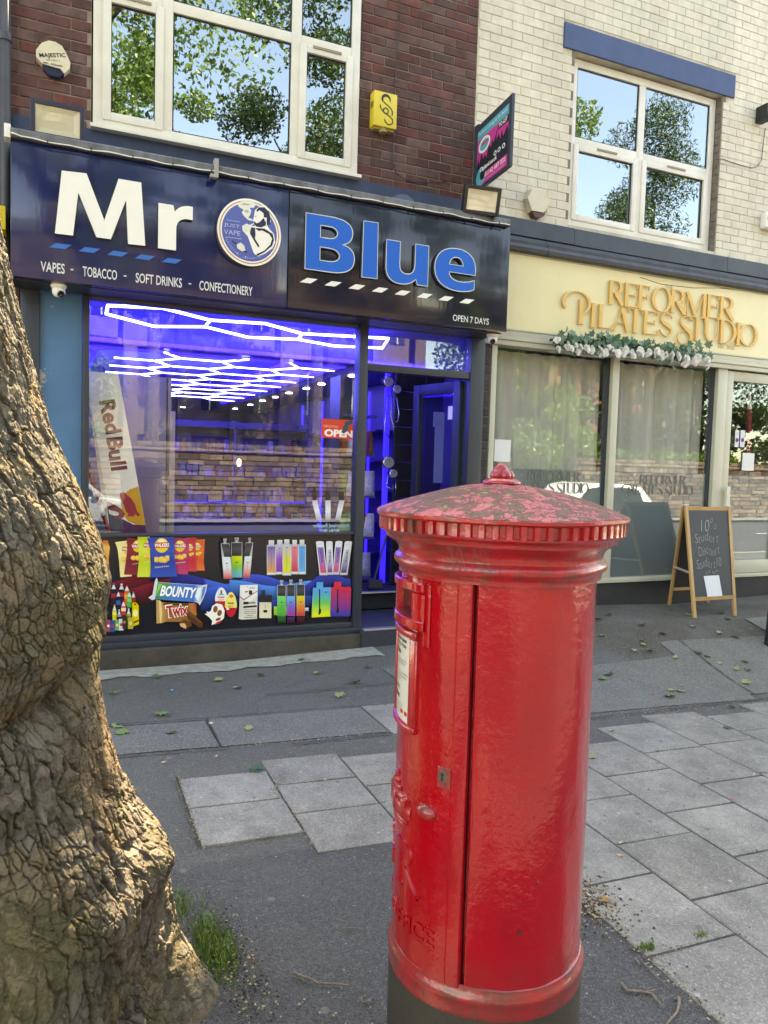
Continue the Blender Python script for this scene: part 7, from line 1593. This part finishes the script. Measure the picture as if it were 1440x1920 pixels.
arr[:, 0] = np.clip(id1*.6+id2*.4, 0, 1).ravel(); arr[:, 1] = region.ravel(); arr[:, 2] = np.clip(.5+.9*fbm(U, ZZ, 6, 120, 3, 2.2), 0, 1).ravel(); ca.data.foreach_set('color', arr.ravel())
mb_ = bpy.data.materials.new('plane_bark'); mb_.use_nodes = True; n = mb_.node_tree.nodes; l = mb_.node_tree.links; b = n['Principled BSDF']; b.inputs['Roughness'].default_value = .82; b.inputs['Specular IOR Level'].default_value = .25
at_ = n.new('ShaderNodeAttribute'); at_.attribute_name = 'Bark'; sp = n.new('ShaderNodeSeparateColor'); l.new(at_.outputs[0], sp.inputs[0])
def ramp(src, stops):
    r = n.new('ShaderNodeValToRGB'); l.new(src, r.inputs[0]); e = r.color_ramp.elements
    e[0].position = stops[0][0]; e[0].color = (*stops[0][1], 1); e[1].position = stops[-1][0]; e[1].color = (*stops[-1][1], 1)
    for p, c in stops[1:-1]: q = e.new(p); q.color = (*c, 1)
    return r.outputs[0]
def mixc(f, a, c):
    x = n.new('ShaderNodeMix'); x.data_type = 'RGBA'
    for i, q in ((0, f), (6, a), (7, c)):
        if isinstance(q, (int, float)): x.inputs[i].default_value = q
        elif isinstance(q, tuple): x.inputs[i].default_value = (*q, 1)
        else: l.new(q, x.inputs[i])
    return x.outputs[2]
grey = ramp(sp.outputs[0], [(0, (.075, .066, .050)), (.3, (.155, .137, .106)), (.5, (.27, .24, .19)), (.7, (.11, .098, .074)), (1, (.33, .28, .21))])
olive = ramp(sp.outputs[0], [(0, (.085, .072, .030)), (.35, (.175, .15, .066)), (.6, (.11, .098, .046)), (.8, (.225, .19, .09)), (1, (.245, .165, .09))])
pink = ramp(sp.outputs[0], [(0, (.14, .10, .06)), (.5, (.27, .19, .115)), (1, (.37, .27, .17))])
gn = n.new('ShaderNodeNewGeometry')
def nz_(s, d=5, r=.65):
    z = n.new('ShaderNodeTexNoise'); z.inputs['Scale'].default_value = s; z.inputs['Detail'].default_value = d; z.inputs['Roughness'].default_value = r; l.new(gn.outputs['Position'], z.inputs['Vector']); return z.outputs[0]
def mr_(s, a, c, d=0, e=1):
    r = n.new('ShaderNodeMapRange'); r.inputs[1].default_value = a; r.inputs[2].default_value = c; r.inputs[3].default_value = d; r.inputs[4].default_value = e; l.new(s, r.inputs[0]); return r.outputs[0]
c = mixc(mr_(sp.outputs[1], .3, .7), grey, olive); c = mixc(mr_(sp.outputs[2], .62, .82), c, pink)
c = mixc(mr_(nz_(16, 6, .7), .52, .68, 0, .7), c, (.060, .045, .028)); c = mixc(mr_(nz_(90, 4), .45, .75, 0, .45), c, (.27, .22, .14)); c = mixc(mr_(nz_(5, 5, .7), .50, .66, 0, .6), c, (.085, .075, .024))
l.new(c, b.inputs['Base Color']); pe = mr_(nz_(7.5, 8, .72), .545, .56); c = mixc(pe, c, mixc(nz_(45, 5), (.31, .235, .14), (.20, .15, .085)))
pe2 = mr_(nz_(5.3, 8, .74), .575, .585); c = mixc(pe2, c, mixc(nz_(60, 5), (.21, .20, .12), (.13, .115, .05)))
l.new(c, b.inputs['Base Color'])
ad_ = n.new('ShaderNodeMath'); ad_.operation = 'MULTIPLY_ADD'; l.new(nz_(38, 7, .8), ad_.inputs[0]); ad_.inputs[1].default_value = 2.2; l.new(nz_(150, 5), ad_.inputs[2])
bp_ = n.new('ShaderNodeBump'); bp_.inputs['Distance'].default_value = .008; l.new(ad_.outputs[0], bp_.inputs['Height']); l.new(bp_.outputs[0], b.inputs['Normal'])
me.materials.append(mb_); trk = link('trunk', me, tree)
# limbs and crown above the frame
top = Vector((float(np.mean(PX[-1])), 2.1, 3.58))
k = MB(); limbs = [(Vector((-2.2, 1.2, 6.6)), .13), (Vector((.9, 2.7, 7.0)), .12), (Vector((-.6, .4, 8.2)), .11), (Vector((-1.6, 3.2, 7.4)), .10), (Vector((.6, .9, 6.4)), .09)]
k.tube([top-Vector((0, 0, .1)), top+Vector((-.08, 0, .5)), top+Vector((-.12, -.02, .9))], [.29, .27, .22], 14)
for e, r in limbs:
    s0 = top+Vector((-.1, 0, .7)); k.tube([s0, s0.lerp(e, .35)+Vector((0, 0, .3)), s0.lerp(e, .7)+Vector((0, 0, .3)), e], [r*1.3, r, r*.7, r*.3], 9)
k.build('limb', mb_, tree, smooth=True)
def leaf_mat(name, c1, c2):
    m = bpy.data.materials.new(name); m.use_nodes = True; n = m.node_tree.nodes; l = m.node_tree.links; b = n['Principled BSDF']; b.inputs['Roughness'].default_value = .45
    g = n.new('ShaderNodeNewGeometry'); x = n.new('ShaderNodeMix'); x.data_type = 'RGBA'; x.inputs[6].default_value = (*c1, 1); x.inputs[7].default_value = (*c2, 1); l.new(g.outputs['Random Per Island'], x.inputs[0]); l.new(x.outputs[2], b.inputs['Base Color'])
    t = n.new('ShaderNodeBsdfTranslucent'); l.new(x.outputs[2], t.inputs[0]); ms = n.new('ShaderNodeMixShader'); ms.inputs[0].default_value = .35; l.new(b.outputs[0], ms.inputs[1]); l.new(t.outputs[0], ms.inputs[2]); l.new(ms.outputs[0], n['Material Output'].inputs[0]); return m
M_leaf = leaf_mat('plane_leaf', (.08, .16, .03), (.16, .25, .05)); M_leaf2 = leaf_mat('dark_leaf', (.025, .06, .015), (.06, .11, .025)); M_leaf3 = leaf_mat('hedge_leaf', (.10, .20, .02), (.16, .28, .04))
def foliage(name, blobs, n, s, m, parent, seed=1, narrow=1.0):
    r = np.random.default_rng(seed); B = np.array([b[:3] for b in blobs]); Rr = np.array([b[3] for b in blobs]); w = Rr**2; w /= w.sum()
    idx = r.choice(len(blobs), n, p=w); d = r.normal(size=(n, 3)); d /= np.linalg.norm(d, axis=1)[:, None]; rad = Rr[idx]*(r.random(n)**.35); c = B[idx]+d*rad[:, None]*[1, 1, .75]
    u = r.normal(size=(n, 3)); u /= np.linalg.norm(u, axis=1)[:, None]; w_ = r.normal(size=(n, 3)); v = np.cross(u, w_); v /= np.linalg.norm(v, axis=1)[:, None]; sz = s*(.6+.8*r.random(n))[:, None]
    nn_ = np.cross(u, v)
    P = np.stack([c-u*sz, c+v*sz*.55*narrow+nn_*sz*.15, c+u*sz, c-v*sz*.55*narrow+nn_*sz*.15], 1).reshape(-1, 3)
    me = bpy.data.meshes.new(name); me.vertices.add(len(P)); me.vertices.foreach_set('co', P.astype(np.float32).ravel()); me.loops.add(n*4); me.loops.foreach_set('vertex_index', np.arange(n*4, dtype=np.int32)); me.polygons.add(n); me.polygons.foreach_set('loop_start', np.arange(0, n*4, 4, dtype=np.int32)); me.polygons.foreach_set('loop_total', np.full(n, 4, dtype=np.int32)); me.update(calc_edges=True); me.materials.append(m)
    return link(name, me, parent)
cb_ = []
for e, r in limbs:
    for q in range(7): cb_.append((e.x+random.gauss(0, .8), e.y+random.gauss(0, .6), e.z+random.uniform(-.4, 1.4), random.uniform(.5, .95)))
cb_ = [(x, min(y, 4.0), max(z, 5.9+.3*y*.3), r) for x, y, z, r in cb_]
cb_ += [(x, y, z, r) for x, y, z, r in ((.1, 4.5, 6.1, .34), (-.7, 4.5, 6.0, .42), (.9, 4.4, 6.6, .34), (.6, 4.2, 6.9, .30), (1.6, 5.0, 5.9, .22), (1.8, 5.2, 6.7, .24), (1.35, 4.6, 5.3, .16), (1.9, 5.3, 7.5, .24))]  # extra leaf clumps, some added across the sun's path to dapple the trunk
foliage('crown', cb_, 19000, .042, M_leaf, tree, 3)

# ================================================================== GROUND LITTER
def plane_leaf_mesh(s, seed):
    r = random.Random(seed); P = [(0, -.55), (.10, -.32), (.42, -.42), (.36, -.16), (.62, .02), (.34, .10), (.38, .36), (.14, .30), (0, .62), (-.14, .30), (-.36, .38), (-.33, .12), (-.60, .05), (-.36, -.15), (-.40, -.40), (-.10, -.30)]
    vs = [(p[0]*s*r.uniform(.85, 1.1), p[1]*s*r.uniform(.85, 1.1), s*(.05+.22*abs(p[0])*r.uniform(.2, 1.2)+.10*r.random())) for p in P]+[(0, 0, s*.03)]
    return MB().add(vs, [(i, (i+1) % 16, 16) for i in range(16)]).mesh('fallen_leaf', None)
leaf_cols = [mat('leaf_%d' % i, tuple(q*1.25 for q in c), .6, var=.35, vscale=40) for i, c in enumerate([(.12, .20, .05), (.20, .25, .09), (.26, .28, .14), (.055, .085, .03), (.16, .15, .06)])]
lms = []
for i in range(8):
    me = plane_leaf_mesh(1, i); me.materials.append(leaf_cols[i % 5]); lms.append(me)
LEAVES = [(213, 1302, .050, 0), (303, 1343, .060, 0), (220, 1366, .05, 1), (229, 1378, .055, 0), (293, 1272, .045, 3), (410, 1278, .05, 1), (446, 1293, .048, 2), (488, 1268, .045, 3), (595, 1264, .045, 1), (666, 1282, .060, 3), (636, 1306, .05, 1), (690, 1253, .04, 3), (467, 1369, .04, 1), (321, 1378, .04, 3), (565, 1240, .04, 3),
          (1142, 1154, .05, 1), (1121, 1163, .05, 3), (1131, 1194, .05, 2), (1204, 1174, .05, 3), (1129, 1276, .05, 1), (1141, 1268, .06, 3), (1189, 1221, .035, 2), (1204, 1204, .04, 1), (1206, 1211, .04, 1), (1218, 1223, .045, 3), (1242, 1190, .045, 3), (1266, 1235, .04, 2), (1258, 1146, .04, 1), (1310, 1226, .05, 3), (1327, 1233, .045, 1), (1350, 1246, .03, 2), (1381, 1257, .045, 1), (1402, 1259, .045, 3), (1399, 1283, .06, 1), (1398, 1243, .045, 2), (1381, 1197, .055, 1), (1349, 1189, .045, 2), (1352, 1151, .05, 3), (1365, 1163, .05, 3), (1256, 1309, .075, 0), (1277, 1299, .05, 1), (1258, 1297, .04, 1), (1372, 1328, .035, 3), (1364, 1368, .04, 3), (1146, 1373, .03, 2), (1420, 1165, .045, 2), (1300, 1177, .04, 2), (1290, 1155, .045, 1), (1110, 1424, .04, 1)]
def hitg(px, py):
    d = RT*((px-720)/FL)-UP*((py-960)/FL)+FW; t = .5
    while t < 14:
        p = d*t
        if p[2]+H < gz(p[0], p[1]): break
        t += .004
    return Vector((p[0], p[1], gz(p[0], p[1])))
for i, (px, py, s, c) in enumerate(LEAVES):
    p = hitg(px, py); me = lms[(c+5*(i % 2)) % 8] if c < 3 else lms[3]
    o = link('fallen_leaf', me, None, p+Vector((0, 0, .006))); s *= 1.45; o.scale = (s*1.0, s*1.0, s*1.1); o.rotation_euler = (random.uniform(-.25, .25), random.uniform(-.25, .25), random.uniform(0, 6.28))
    side = px < 700
    uniq = {(213, 1302): 'bright green leaf lying on the asphalt close to the right edge of the tree', (303, 1343): 'bright lobed green leaf on the asphalt above the left paved patch', (666, 1282): 'dark leaf with a raised stalk left of the post box notice', (1256, 1309): 'large bright green leaf on the asphalt patch right of the post box', (1381, 1197): 'bright yellow green leaf below the right foot of the A-board', (1399, 1283): 'crumpled leaf near the right edge beside the slabs', (1258, 1146): 'green leaf close behind the left foot of the A-board', (1364, 1368): 'dark curled leaf on the far slabs near the right edge', (636, 1306): 'flat pale green leaf left of the notice on the post box'}
    if (px, py) in uniq: tag(o, uniq[(px, py)], 'leaf', 'fallen leaves by the vape shop' if side else 'fallen leaves by the studio'); continue
    tag(o, 'small fallen leaf lying on the grey asphalt between the slabs and the vape shop' if side else 'small dry fallen leaf on the grubby asphalt in front of the studio or its slabs', 'leaf', 'fallen leaves by the vape shop' if side else 'fallen leaves by the studio')
p = hitg(481, 1450); o = link('fallen_leaf', lms[0].copy(), None, p+Vector((0, 0, .012))); o.data.materials[0] = mat('deep_green_leaf', (.03, .12, .04), .4, var=.3, vscale=30); o.scale = (.075, .075, .08); o.rotation_euler = (.1, .1, 1.3); tag(o, 'largest deep green leaf curled on the corner of the pale slabs', 'leaf')
M_twig = mat('twig_bark', (.24, .19, .13), .8, var=.4, vscale=60)
def twig(pxs, r, label, forks=()):
    P = [hitg(*q)+Vector((random.uniform(-.003, .003), random.uniform(-.003, .003), .008+random.uniform(0, .006))) for q in pxs]; k = MB(); n = len(P); k.tube(P, [r*(1-.5*i/(n-1)) for i in range(n)], 6)
    for f in forks: Q = [hitg(*q)+Vector((0, 0, .008)) for q in f]; k.tube(Q, [r*.6, r*.35], 5)
    tag(k.build('twig', M_twig, None, smooth=True), label, 'twig')
twig([(549, 1830), (562, 1837), (580, 1843), (598, 1851), (625, 1851), (652, 1856)], .005, 'knobbly pale twig on the dark asphalt left of the post box', [[(562, 1837), (572, 1846)]])
twig([(640, 1748), (660, 1746), (680, 1747)], .003, 'short straight twig lying high on the dark asphalt left of the post box')
twig([(675, 1876), (680, 1886), (699, 1882)], .004, 'bent twig lying close to the foot of the post box')
twig([(1190, 1804), (1200, 1815), (1204, 1812), (1230, 1838), (1255, 1860)], .0035, 'long straight reddish twig right of the post box')
twig([(1165, 1850), (1176, 1863), (1200, 1864), (1222, 1869), (1240, 1893)], .0055, 'forked mossy twig right of the post box', [[(1208, 1866), (1229, 1861)], [(1222, 1869), (1232, 1884)]])
twig([(1272, 1874), (1274, 1890), (1270, 1905), (1258, 1918), (1248, 1930)], .0055, 'curved pale twig at the bottom right beside the slab edge', [[(1274, 1876), (1263, 1878)]])
M_butt = mat('cigarette_paper', (.60, .52, .40), .7, var=.3, vscale=60); M_tip = mat('filter_tan', (.45, .24, .08), .8)
def butt(px, py, a, label, L=.026):
    p = hitg(px, py)+Vector((0, 0, .0135)); t = empty('cigarette_end', p, label, 'cigarette end'); d = Vector((math.cos(a), math.sin(a), 0)); MB().tube([p-d*L/2, p+d*L*.1], .004, 8).build('paper', M_butt, t); MB().tube([p+d*L*.1, p+d*L/2], .0041, 8).build('filter', M_tip, t)
butt(1164, 1585, .2, 'cigarette end lying in the slab joint right of the post box, upper of the two'); butt(1163, 1610, -1.0, 'cigarette end lying on the slab below the other right of the post box'); butt(1102, 1683, 1.6, 'short pale cigarette end close to the right side of the post box')
butt(1413, 1456, .4, 'cigarette end on the far slabs near the right edge'); butt(406, 1422, .9, 'pale stub at the end of the asphalt joint left of the slabs', .02); butt(308, 1434, .3, 'pale stub in the asphalt joint nearer the tree')
def bit(px, py, s, c, name, label, cat):
    p = hitg(px, py); bm = bmesh.new(); bmesh.ops.create_icosphere(bm, subdivisions=2, radius=s)
    for v in bm.verts: v.co *= random.uniform(.7, 1.25); v.co.z *= .6
    me = bpy.data.meshes.new(name); bm.to_mesh(me); bm.free(); me.materials.append(c); o = link(name, me, None, p+Vector((0, 0, s*.5+.006))); tag(o, label, cat); return o
bit(1134, 1694, .018, mat('crust', (.42, .25, .11), .8, var=.4, vscale=40), 'crust', 'brown crumpled crust in the dirt beside the post box', 'crust')
bit(322, 1297, .010, mat('blue_scrap', (.05, .3, .5), .4), 'scrap', 'tiny blue scrap on the asphalt right of the tree', 'litter'); bit(1225, 1305, .010, mat('red_cap', (.4, .02, .03), .4), 'bottle_cap', 'small red and white cap on the asphalt right of the post box', 'litter'); bit(1373, 1502, .008, mat('pink_scrap', (.6, .05, .2), .5), 'scrap', 'tiny pink scrap in the joint of the far slabs', 'litter'); bit(395, 1360, .012, mat('pebble', (.5, .48, .42), .8), 'pebble', 'small pale pebble on the asphalt joint near the tree', 'pebble')
# grit, crumbs and chippings: uncountable
def scatter(name, n, reg, s0, s1, cols, label=None, gauss=None):
    r = random.Random(hash(name) % 1000); ks = [MB() for _ in cols]
    for i in range(n):
        if gauss: x, y = r.gauss(gauss[0], gauss[2]), r.gauss(gauss[1], gauss[3])
        else: x, y = r.uniform(reg[0], reg[1]), r.uniform(reg[2], reg[3])
        if math.hypot(x-PC.x, y-PC.y) < .255: continue
        s = r.uniform(s0, s1); a = r.uniform(0, 6.28); e = r.uniform(.25, 1); z = gz(x, y)+.009+s*.3; ca_, sa_ = math.cos(a)*s, math.sin(a)*s
        vs = [(x+ca_, y+sa_, z), (x-sa_*e, y+ca_*e, z), (x-ca_, y-sa_, z+.1*s), (x+sa_*e, y-ca_*e, z), (x, y, z+s*.7), (x, y, z-s*.5)]
        ks[r.randrange(len(cols))].add(vs, [(0, 1, 4), (1, 2, 4), (2, 3, 4), (3, 0, 4), (1, 0, 5), (2, 1, 5), (3, 2, 5), (0, 3, 5)])
    for q, (kk, m) in enumerate(zip(ks, cols)):
        if kk.v: o = kk.build(name, m, None); tag(o, label, 'grit', kind='stuff')
G1, G2, G3, G4 = mat('grit_pale', (.38, .35, .28), .8), mat('grit_brown', (.16, .10, .06), .9), mat('grit_dark', (.03, .028, .025), .9), mat('chaff', (.42, .33, .18), .8)
scatter('grit', 900, (-.2, 5.5, 1.4, 5.6), .002, .0055, [G1, G2, G3, G4], 'scattered grit and plant crumbs over the pavement')
scatter('soil_crumbs', 900, None, .003, .008, [G2, G2, G3, G4], 'brown crumbs of soil at the edge of the slabs by the post box', gauss=(1.84, 2.25, .07, .13))
scatter('plinth_crumbs', 500, None, .002, .006, [G2, G4, G3], 'crumbs round the foot of the post box', gauss=(.78, 1.65, .10, .16))
for a, b, c_, d_, n_q in ((1.80, 1.875, 1.3, 2.3, 260), (.53, .56, 2.95, 3.65, 110), (1.83, 3.6, 1.86, 1.89, 90), (-.2, 2.5, 3.95, 3.99, 220), (2.2, 5.2, 3.86, 4.02, 420), (.95, 1.0, 2.8, 3.5, 90), (2.7, 4.8, 4.3, 5.5, 800)):
    scatter('joint_crumbs', n_q, (a, b, c_, d_), .002, .006, [G2, G4, G1], 'dry crumbs lying along the paving joints')
# grass tufts
def tuft(name, cx, cy, rx, ry, n, hmin, hmax, label):
    k = MB()
    for i in range(n):
        x, y = random.gauss(cx, rx), random.gauss(cy, ry); z = gz(x, y); h = random.uniform(hmin, hmax); a = random.uniform(0, 6.28); lean = random.uniform(.1, .9)*h; w = random.uniform(.0012, .0028); dx, dy = math.cos(a), math.sin(a); px_, py_ = -dy*w, dx*w
        k.add([(x-px_, y-py_, z), (x+px_, y+py_, z), (x+dx*lean*.4+px_*.8, y+dy*lean*.4+py_*.8, z+h*.6), (x+dx*lean*.4-px_*.8, y+dy*lean*.4-py_*.8, z+h*.6), (x+dx*lean, y+dy*lean, z+h)], [(0, 1, 2, 3), (3, 2, 4)])
    o = k.build(name, leaf_mat(name+'_green', (.07, .15, .02), (.19, .27, .05)), None); tag(o, label, 'grass', kind='stuff')
tuft('grass', .475, 2.36, .030, .080, 1300, .008, .034, 'grass tuft growing at the foot of the tree'); tuft('grass', .41, 2.62, .018, .05, 160, .01, .03, 'thin grass beside the tree root'); 
p = hitg(1213, 1782); tuft('grass', p.x, p.y, .018, .010, 110, .01, .032, 'small grass tuft in the slab joint right of the post box'); p = hitg(1315, 1760); tuft('grass', p.x, p.y, .018, .008, 90, .008, .024, 'second grass tuft along the same slab joint')
scatter('root_litter', 500, None, .002, .007, [G2, G3, G3, G4], 'bark crumbs and husks round the tree roots', gauss=(.53, 2.22, .04, .16))

# ================================================================== ACROSS THE ROAD (seen only mirrored in the glass)
fz = gz(5, -15.6)
wl = empty('stone_wall', (5, -15.6, fz), 'long coursed sandstone garden wall across the road', 'stone wall')
M_stone = mat('sandstone', (.235, .165, .105), .85, var=.35, vscale=3, bump=.004, bscale=20, objrand=.2)
M_ws = mat('wall_sandstone', (.22, .155, .115), .85, var=.35, vscale=3, bump=.004, bscale=20)
def island_var(m, lo, hi):
    n = m.node_tree.nodes; l = m.node_tree.links; b = n['Principled BSDF']; src = b.inputs['Base Color'].links[0].from_socket; g = n.new('ShaderNodeNewGeometry'); r = n.new('ShaderNodeMapRange'); r.inputs[3].default_value = lo; r.inputs[4].default_value = hi; l.new(g.outputs['Random Per Island'], r.inputs[0]); h = n.new('ShaderNodeHueSaturation'); l.new(r.outputs[0], h.inputs['Value']); l.new(src, h.inputs['Color']); l.new(h.outputs[0], b.inputs['Base Color'])
island_var(M_ws, .35, 1.25)
k = MB(); zs_ = -.3
while zs_ < 2.65:
    hh = random.uniform(.14, .25); x = -14-random.random()
    while x < 46: w = random.uniform(.25, .8); k.box(x+.014, x+w-.014, -15.9, -15.6+random.uniform(-.03, .03), fz+zs_+.014, fz+zs_+hh-.014); x += w
    zs_ += hh
k.build('stonework', M_ws, wl); o = wl.children[0]; tag(o, kind='stuff'); MB().box(-14, 46, -16, -15.66, fz-.4, fz+2.42).build('mortar_core', mat('sand_mortar', (.07, .055, .045), .9), wl); MB().box(-14, 46, -16.05, -15.55, fz+2.421, fz+2.5, .02).build('coping', M_stone, wl)
def far_house(name, label, x0, x1, y, h, m, cols, nf):
    t = empty(name, ((x0+x1)/2, y, 0), label, 'building'); k = MB(); k.box(x0, x1, y-8, y-.4, -1, h); k.build('wall', m, t)
    # piers, bands and windows
    k = MB(); w = (x1-x0)/cols
    for i in range(cols+1): k.box(x0+i*w-.3, x0+i*w+.3, y-.4, y, -1, h)
    for f in range(nf+1): k.box(x0, x1, y-.41, y-.1, -1+f*(h+1)/nf-.15, -1+f*(h+1)/nf+.15)
    k.build('pier', M_stone, t)
    for i in range(cols):
        for f in range(nf):
            xa = x0+i*w+.3+w*.2; xb = x0+(i+1)*w-.3-w*.2; za = -1+(f+.28)*(h+1)/nf; zb = -1+(f+.8)*(h+1)/nf
            o = MB().box(xa, xb, y-.42, y-.36, za, zb).build('window', mat('far_window_glass', (.02, .025, .03), .1), t); MB().box((xa+xb)/2-.04, (xa+xb)/2+.04, y-.43, y-.34, za, zb).build('glazing_bar', M_upvc, o)
    k = MB(); k.add([(x0-.3, y+.2, h), (x1+.3, y+.2, h), (x1+.3, y-8.2, h), (x0-.3, y-8.2, h), (x0-.3, y-4, h+3), (x1+.3, y-4, h+3)], [(0, 1, 5, 4), (2, 3, 4, 5), (0, 4, 3), (1, 2, 5), (0, 3, 2, 1)]); k.build('roof', mat('slate_roof', (.06, .06, .07), .7), t)
far_house('sandstone_hall', 'large sandstone hall with tall piers behind the wall across the road', -4, 17, -23, 10.5, M_stone, 9, 3)
far_house('brick_villa', 'pink brick villa behind the trees across the road', 26, 37, -24, 8, mat('pink_brick', (.38, .18, .12), .85, var=.3, vscale=4), 4, 3)
far_house('stone_terrace', 'pale stone house left of the hall across the road', -17, -4.6, -22, 8.0, M_stone, 5, 2)
def far_tree(name, label, x, y, h, r, n, m, seed, group='trees across the road', conifer=False, zlow=.30):
    t = empty(name, (x, y, gz(x, y)), label, 'tree', group); z0 = gz(x, y); rr = random.Random(seed)
    k = MB().tube([(x, y, z0-.2), (x+.1, y, z0+h*.35), (x, y, z0+h*.8)], [.32, .24, .08], 10)
    for q in range(6): a = q*1.05; k.tube([(x, y, z0+h*(.35+.06*q)), (x+r*.7*math.cos(a), y+r*.7*math.sin(a), z0+h*(.5+.07*q))], [.12, .03], 6)
    k.build('trunk', mb_, t)
    bl = []
    for q in range(26):
        if conifer: f = q/25; a = rr.uniform(0, 6.28); ra = r*(1-f*.8)*rr.uniform(.3, 1); bl.append((x+ra*math.cos(a), y+ra*math.sin(a), z0+h*(zlow+(1-zlow)*f), r*.28))
        else: a = rr.uniform(0, 6.28); ra = r*rr.uniform(.1, .9); bl.append((x+ra*math.cos(a), y+ra*math.sin(a), z0+h*rr.uniform(zlow, .98), r*rr.uniform(.22, .42)))
    foliage('crown', bl, int(n*1.8), .088 if not conifer else .12, m, t, seed, narrow=1 if not conifer else .4)
far_tree('broadleaf_tree', 'broad leafy tree behind the wall opposite the left of the vape shop', -1.0, -17.5, 17, 4.0, 12000, M_leaf, 21, zlow=.16)
far_tree('broadleaf_tree', 'tall leafy tree opposite the brick wall between the two windows', 9.6, -17.5, 20, 3.6, 12000, M_leaf2, 22, zlow=.42)
far_tree('broadleaf_tree', 'slim tall tree opposite the middle of the upstairs shop window', 3.2, -17.2, 17, 1.9, 5000, M_leaf, 27, zlow=.40)
far_tree('broadleaf_tree', 'low spreading leafy tree opposite the left studio window', 19.5, -16.9, 11, 3.0, 11000, M_leaf3, 28, zlow=.16)
far_tree('pine_tree', 'dark spreading pine opposite the studio upstairs window', 26.5, -17, 19, 5.0, 13000, M_leaf2, 23, conifer=True, zlow=.30)
far_tree('broadleaf_tree', 'bright leafy tree beside the pine across the road', 16.8, -14.4, 19.5, 3.4, 13000, M_leaf, 24)
far_tree('broadleaf_tree', 'leafy tree opposite the studio door', 33, -20, 15, 4, 8000, M_leaf2, 25, zlow=.15)
tag(foliage('hedge', [(x, -16.6, fz+2.7+random.uniform(0, .25), .55) for x in np.arange(17, 32, .55)], 7000, .09, M_leaf3, None, 31), 'bright clipped hedge above the stone wall across the road', 'hedge')
tag(foliage('shrubbery', [(x, -18.2+random.uniform(-1, 1), fz+3+random.uniform(0, 2.6), .95) for x in np.arange(15, 52, .6)], 15000, .14, M_leaf2, None, 33), 'tall dark shrubbery behind the hedge across the road', 'shrubbery', kind='stuff')
# parked cars
def car(label, x, y, col, suv=False, flip=1):
    g = empty('parked_car', (x, y, gz(x, y)-.11), label, 'car', 'cars across the pavement edge'); z0 = gz(x, y)-.11; L = 4.3; hgt = 1.50 if not suv else 1.62; W2 = .88
    body = [(-2.15, .30), (-2.13, .62), (-1.95, .78), (-1.2, .90), (-.95, .93), (1.55, .96), (2.0, .92), (2.14, .70), (2.15, .32), (1.78, .26), (1.74, .45), (1.62, .62), (1.42, .69), (1.22, .69), (1.02, .62), (.90, .45), (.86, .24), (-.90, .24), (-.94, .45), (-1.06, .62), (-1.26, .69), (-1.46, .69), (-1.66, .62), (-1.78, .45), (-1.82, .27)]
    cab = [(-1.05, .92), (-.35, hgt-.06), (.0, hgt), (.7, hgt-.01), (1.3, hgt-.22 if not suv else hgt-.08), (1.85, .95)]
    def pr_(name, P, w, m, ins=0): 
        k = MB(); k.prism([(flip*p[0]+x, p[1]+z0) for p in P], y-w, y+w); o = k.build(name, m, g); fix_normals(o.data); return o
    o = pr_('body', body, W2, col)
    bv = o.modifiers.new('b', 'BEVEL'); bv.width = .06; bv.segments = 3; bv.limit_method = 'ANGLE'; bv.angle_limit = .6
    o = pr_('roof', cab, W2-.14, col); bv = o.modifiers.new('b', 'BEVEL'); bv.width = .07; bv.segments = 3; bv.limit_method = 'ANGLE'; bv.angle_limit = .4
    win = [(-.82, .96), (-.30, hgt-.13), (.02, hgt-.08), (.66, hgt-.09), (1.15, hgt-.26 if not suv else hgt-.14), (1.45, .98)]
    pr_('side_window', win, W2-.13, mat('car_glass', (.015, .018, .02), .06)); pr_('door_line', [(.22, .35), (.235, .35), (.235, hgt-.1), (.22, hgt-.1)], W2-.118 if False else W2+.002, M_black)
    for wx in (-1.36, 1.32):
        for sy_ in (-1, 1):
            M = Matrix.Translation((x+flip*wx, y+sy_*(W2-.11), z0+.33)) @ Matrix.Rotation(PI/2, 4, 'X'); w = MB().lathe([(.21, -.10), (.33, -.10), (.335, -.06), (.335, .06), (.33, .10), (.21, .10)], 28, M=M).build('wheel', mat('tyre_rubber', (.02, .02, .02), .8), g)
            MB().lathe([(.21, -.09), (.05, -.06), (.05, .06), (.21, .09)], 14, M=M).build('rim', mat('alloy', (.45, .45, .47), .3, metal=.8), w)
    for sy_ in (-1, 1): k = MB(); k.box(x-flip*.8-.09, x-flip*.8+.09, y+sy_*(W2+.02)-.1, y+sy_*(W2+.02)+.1, z0+.93, z0+1.06, .03); k.build('mirror', col, g)
M_cw = mat('white_car_paint', (.80, .80, .80), .25, coat=.6); M_cs = mat('silver_car_paint', (.48, .50, .52), .3, metal=.4, coat=.5)
car('white coupe on the near side of the road, mirrored in the studio window', 11.4, -2.6, M_cw, True); car('silver car standing on the far side of the road, mirrored in the vape shop glass', .25, -11.3, M_cs, True, -1)
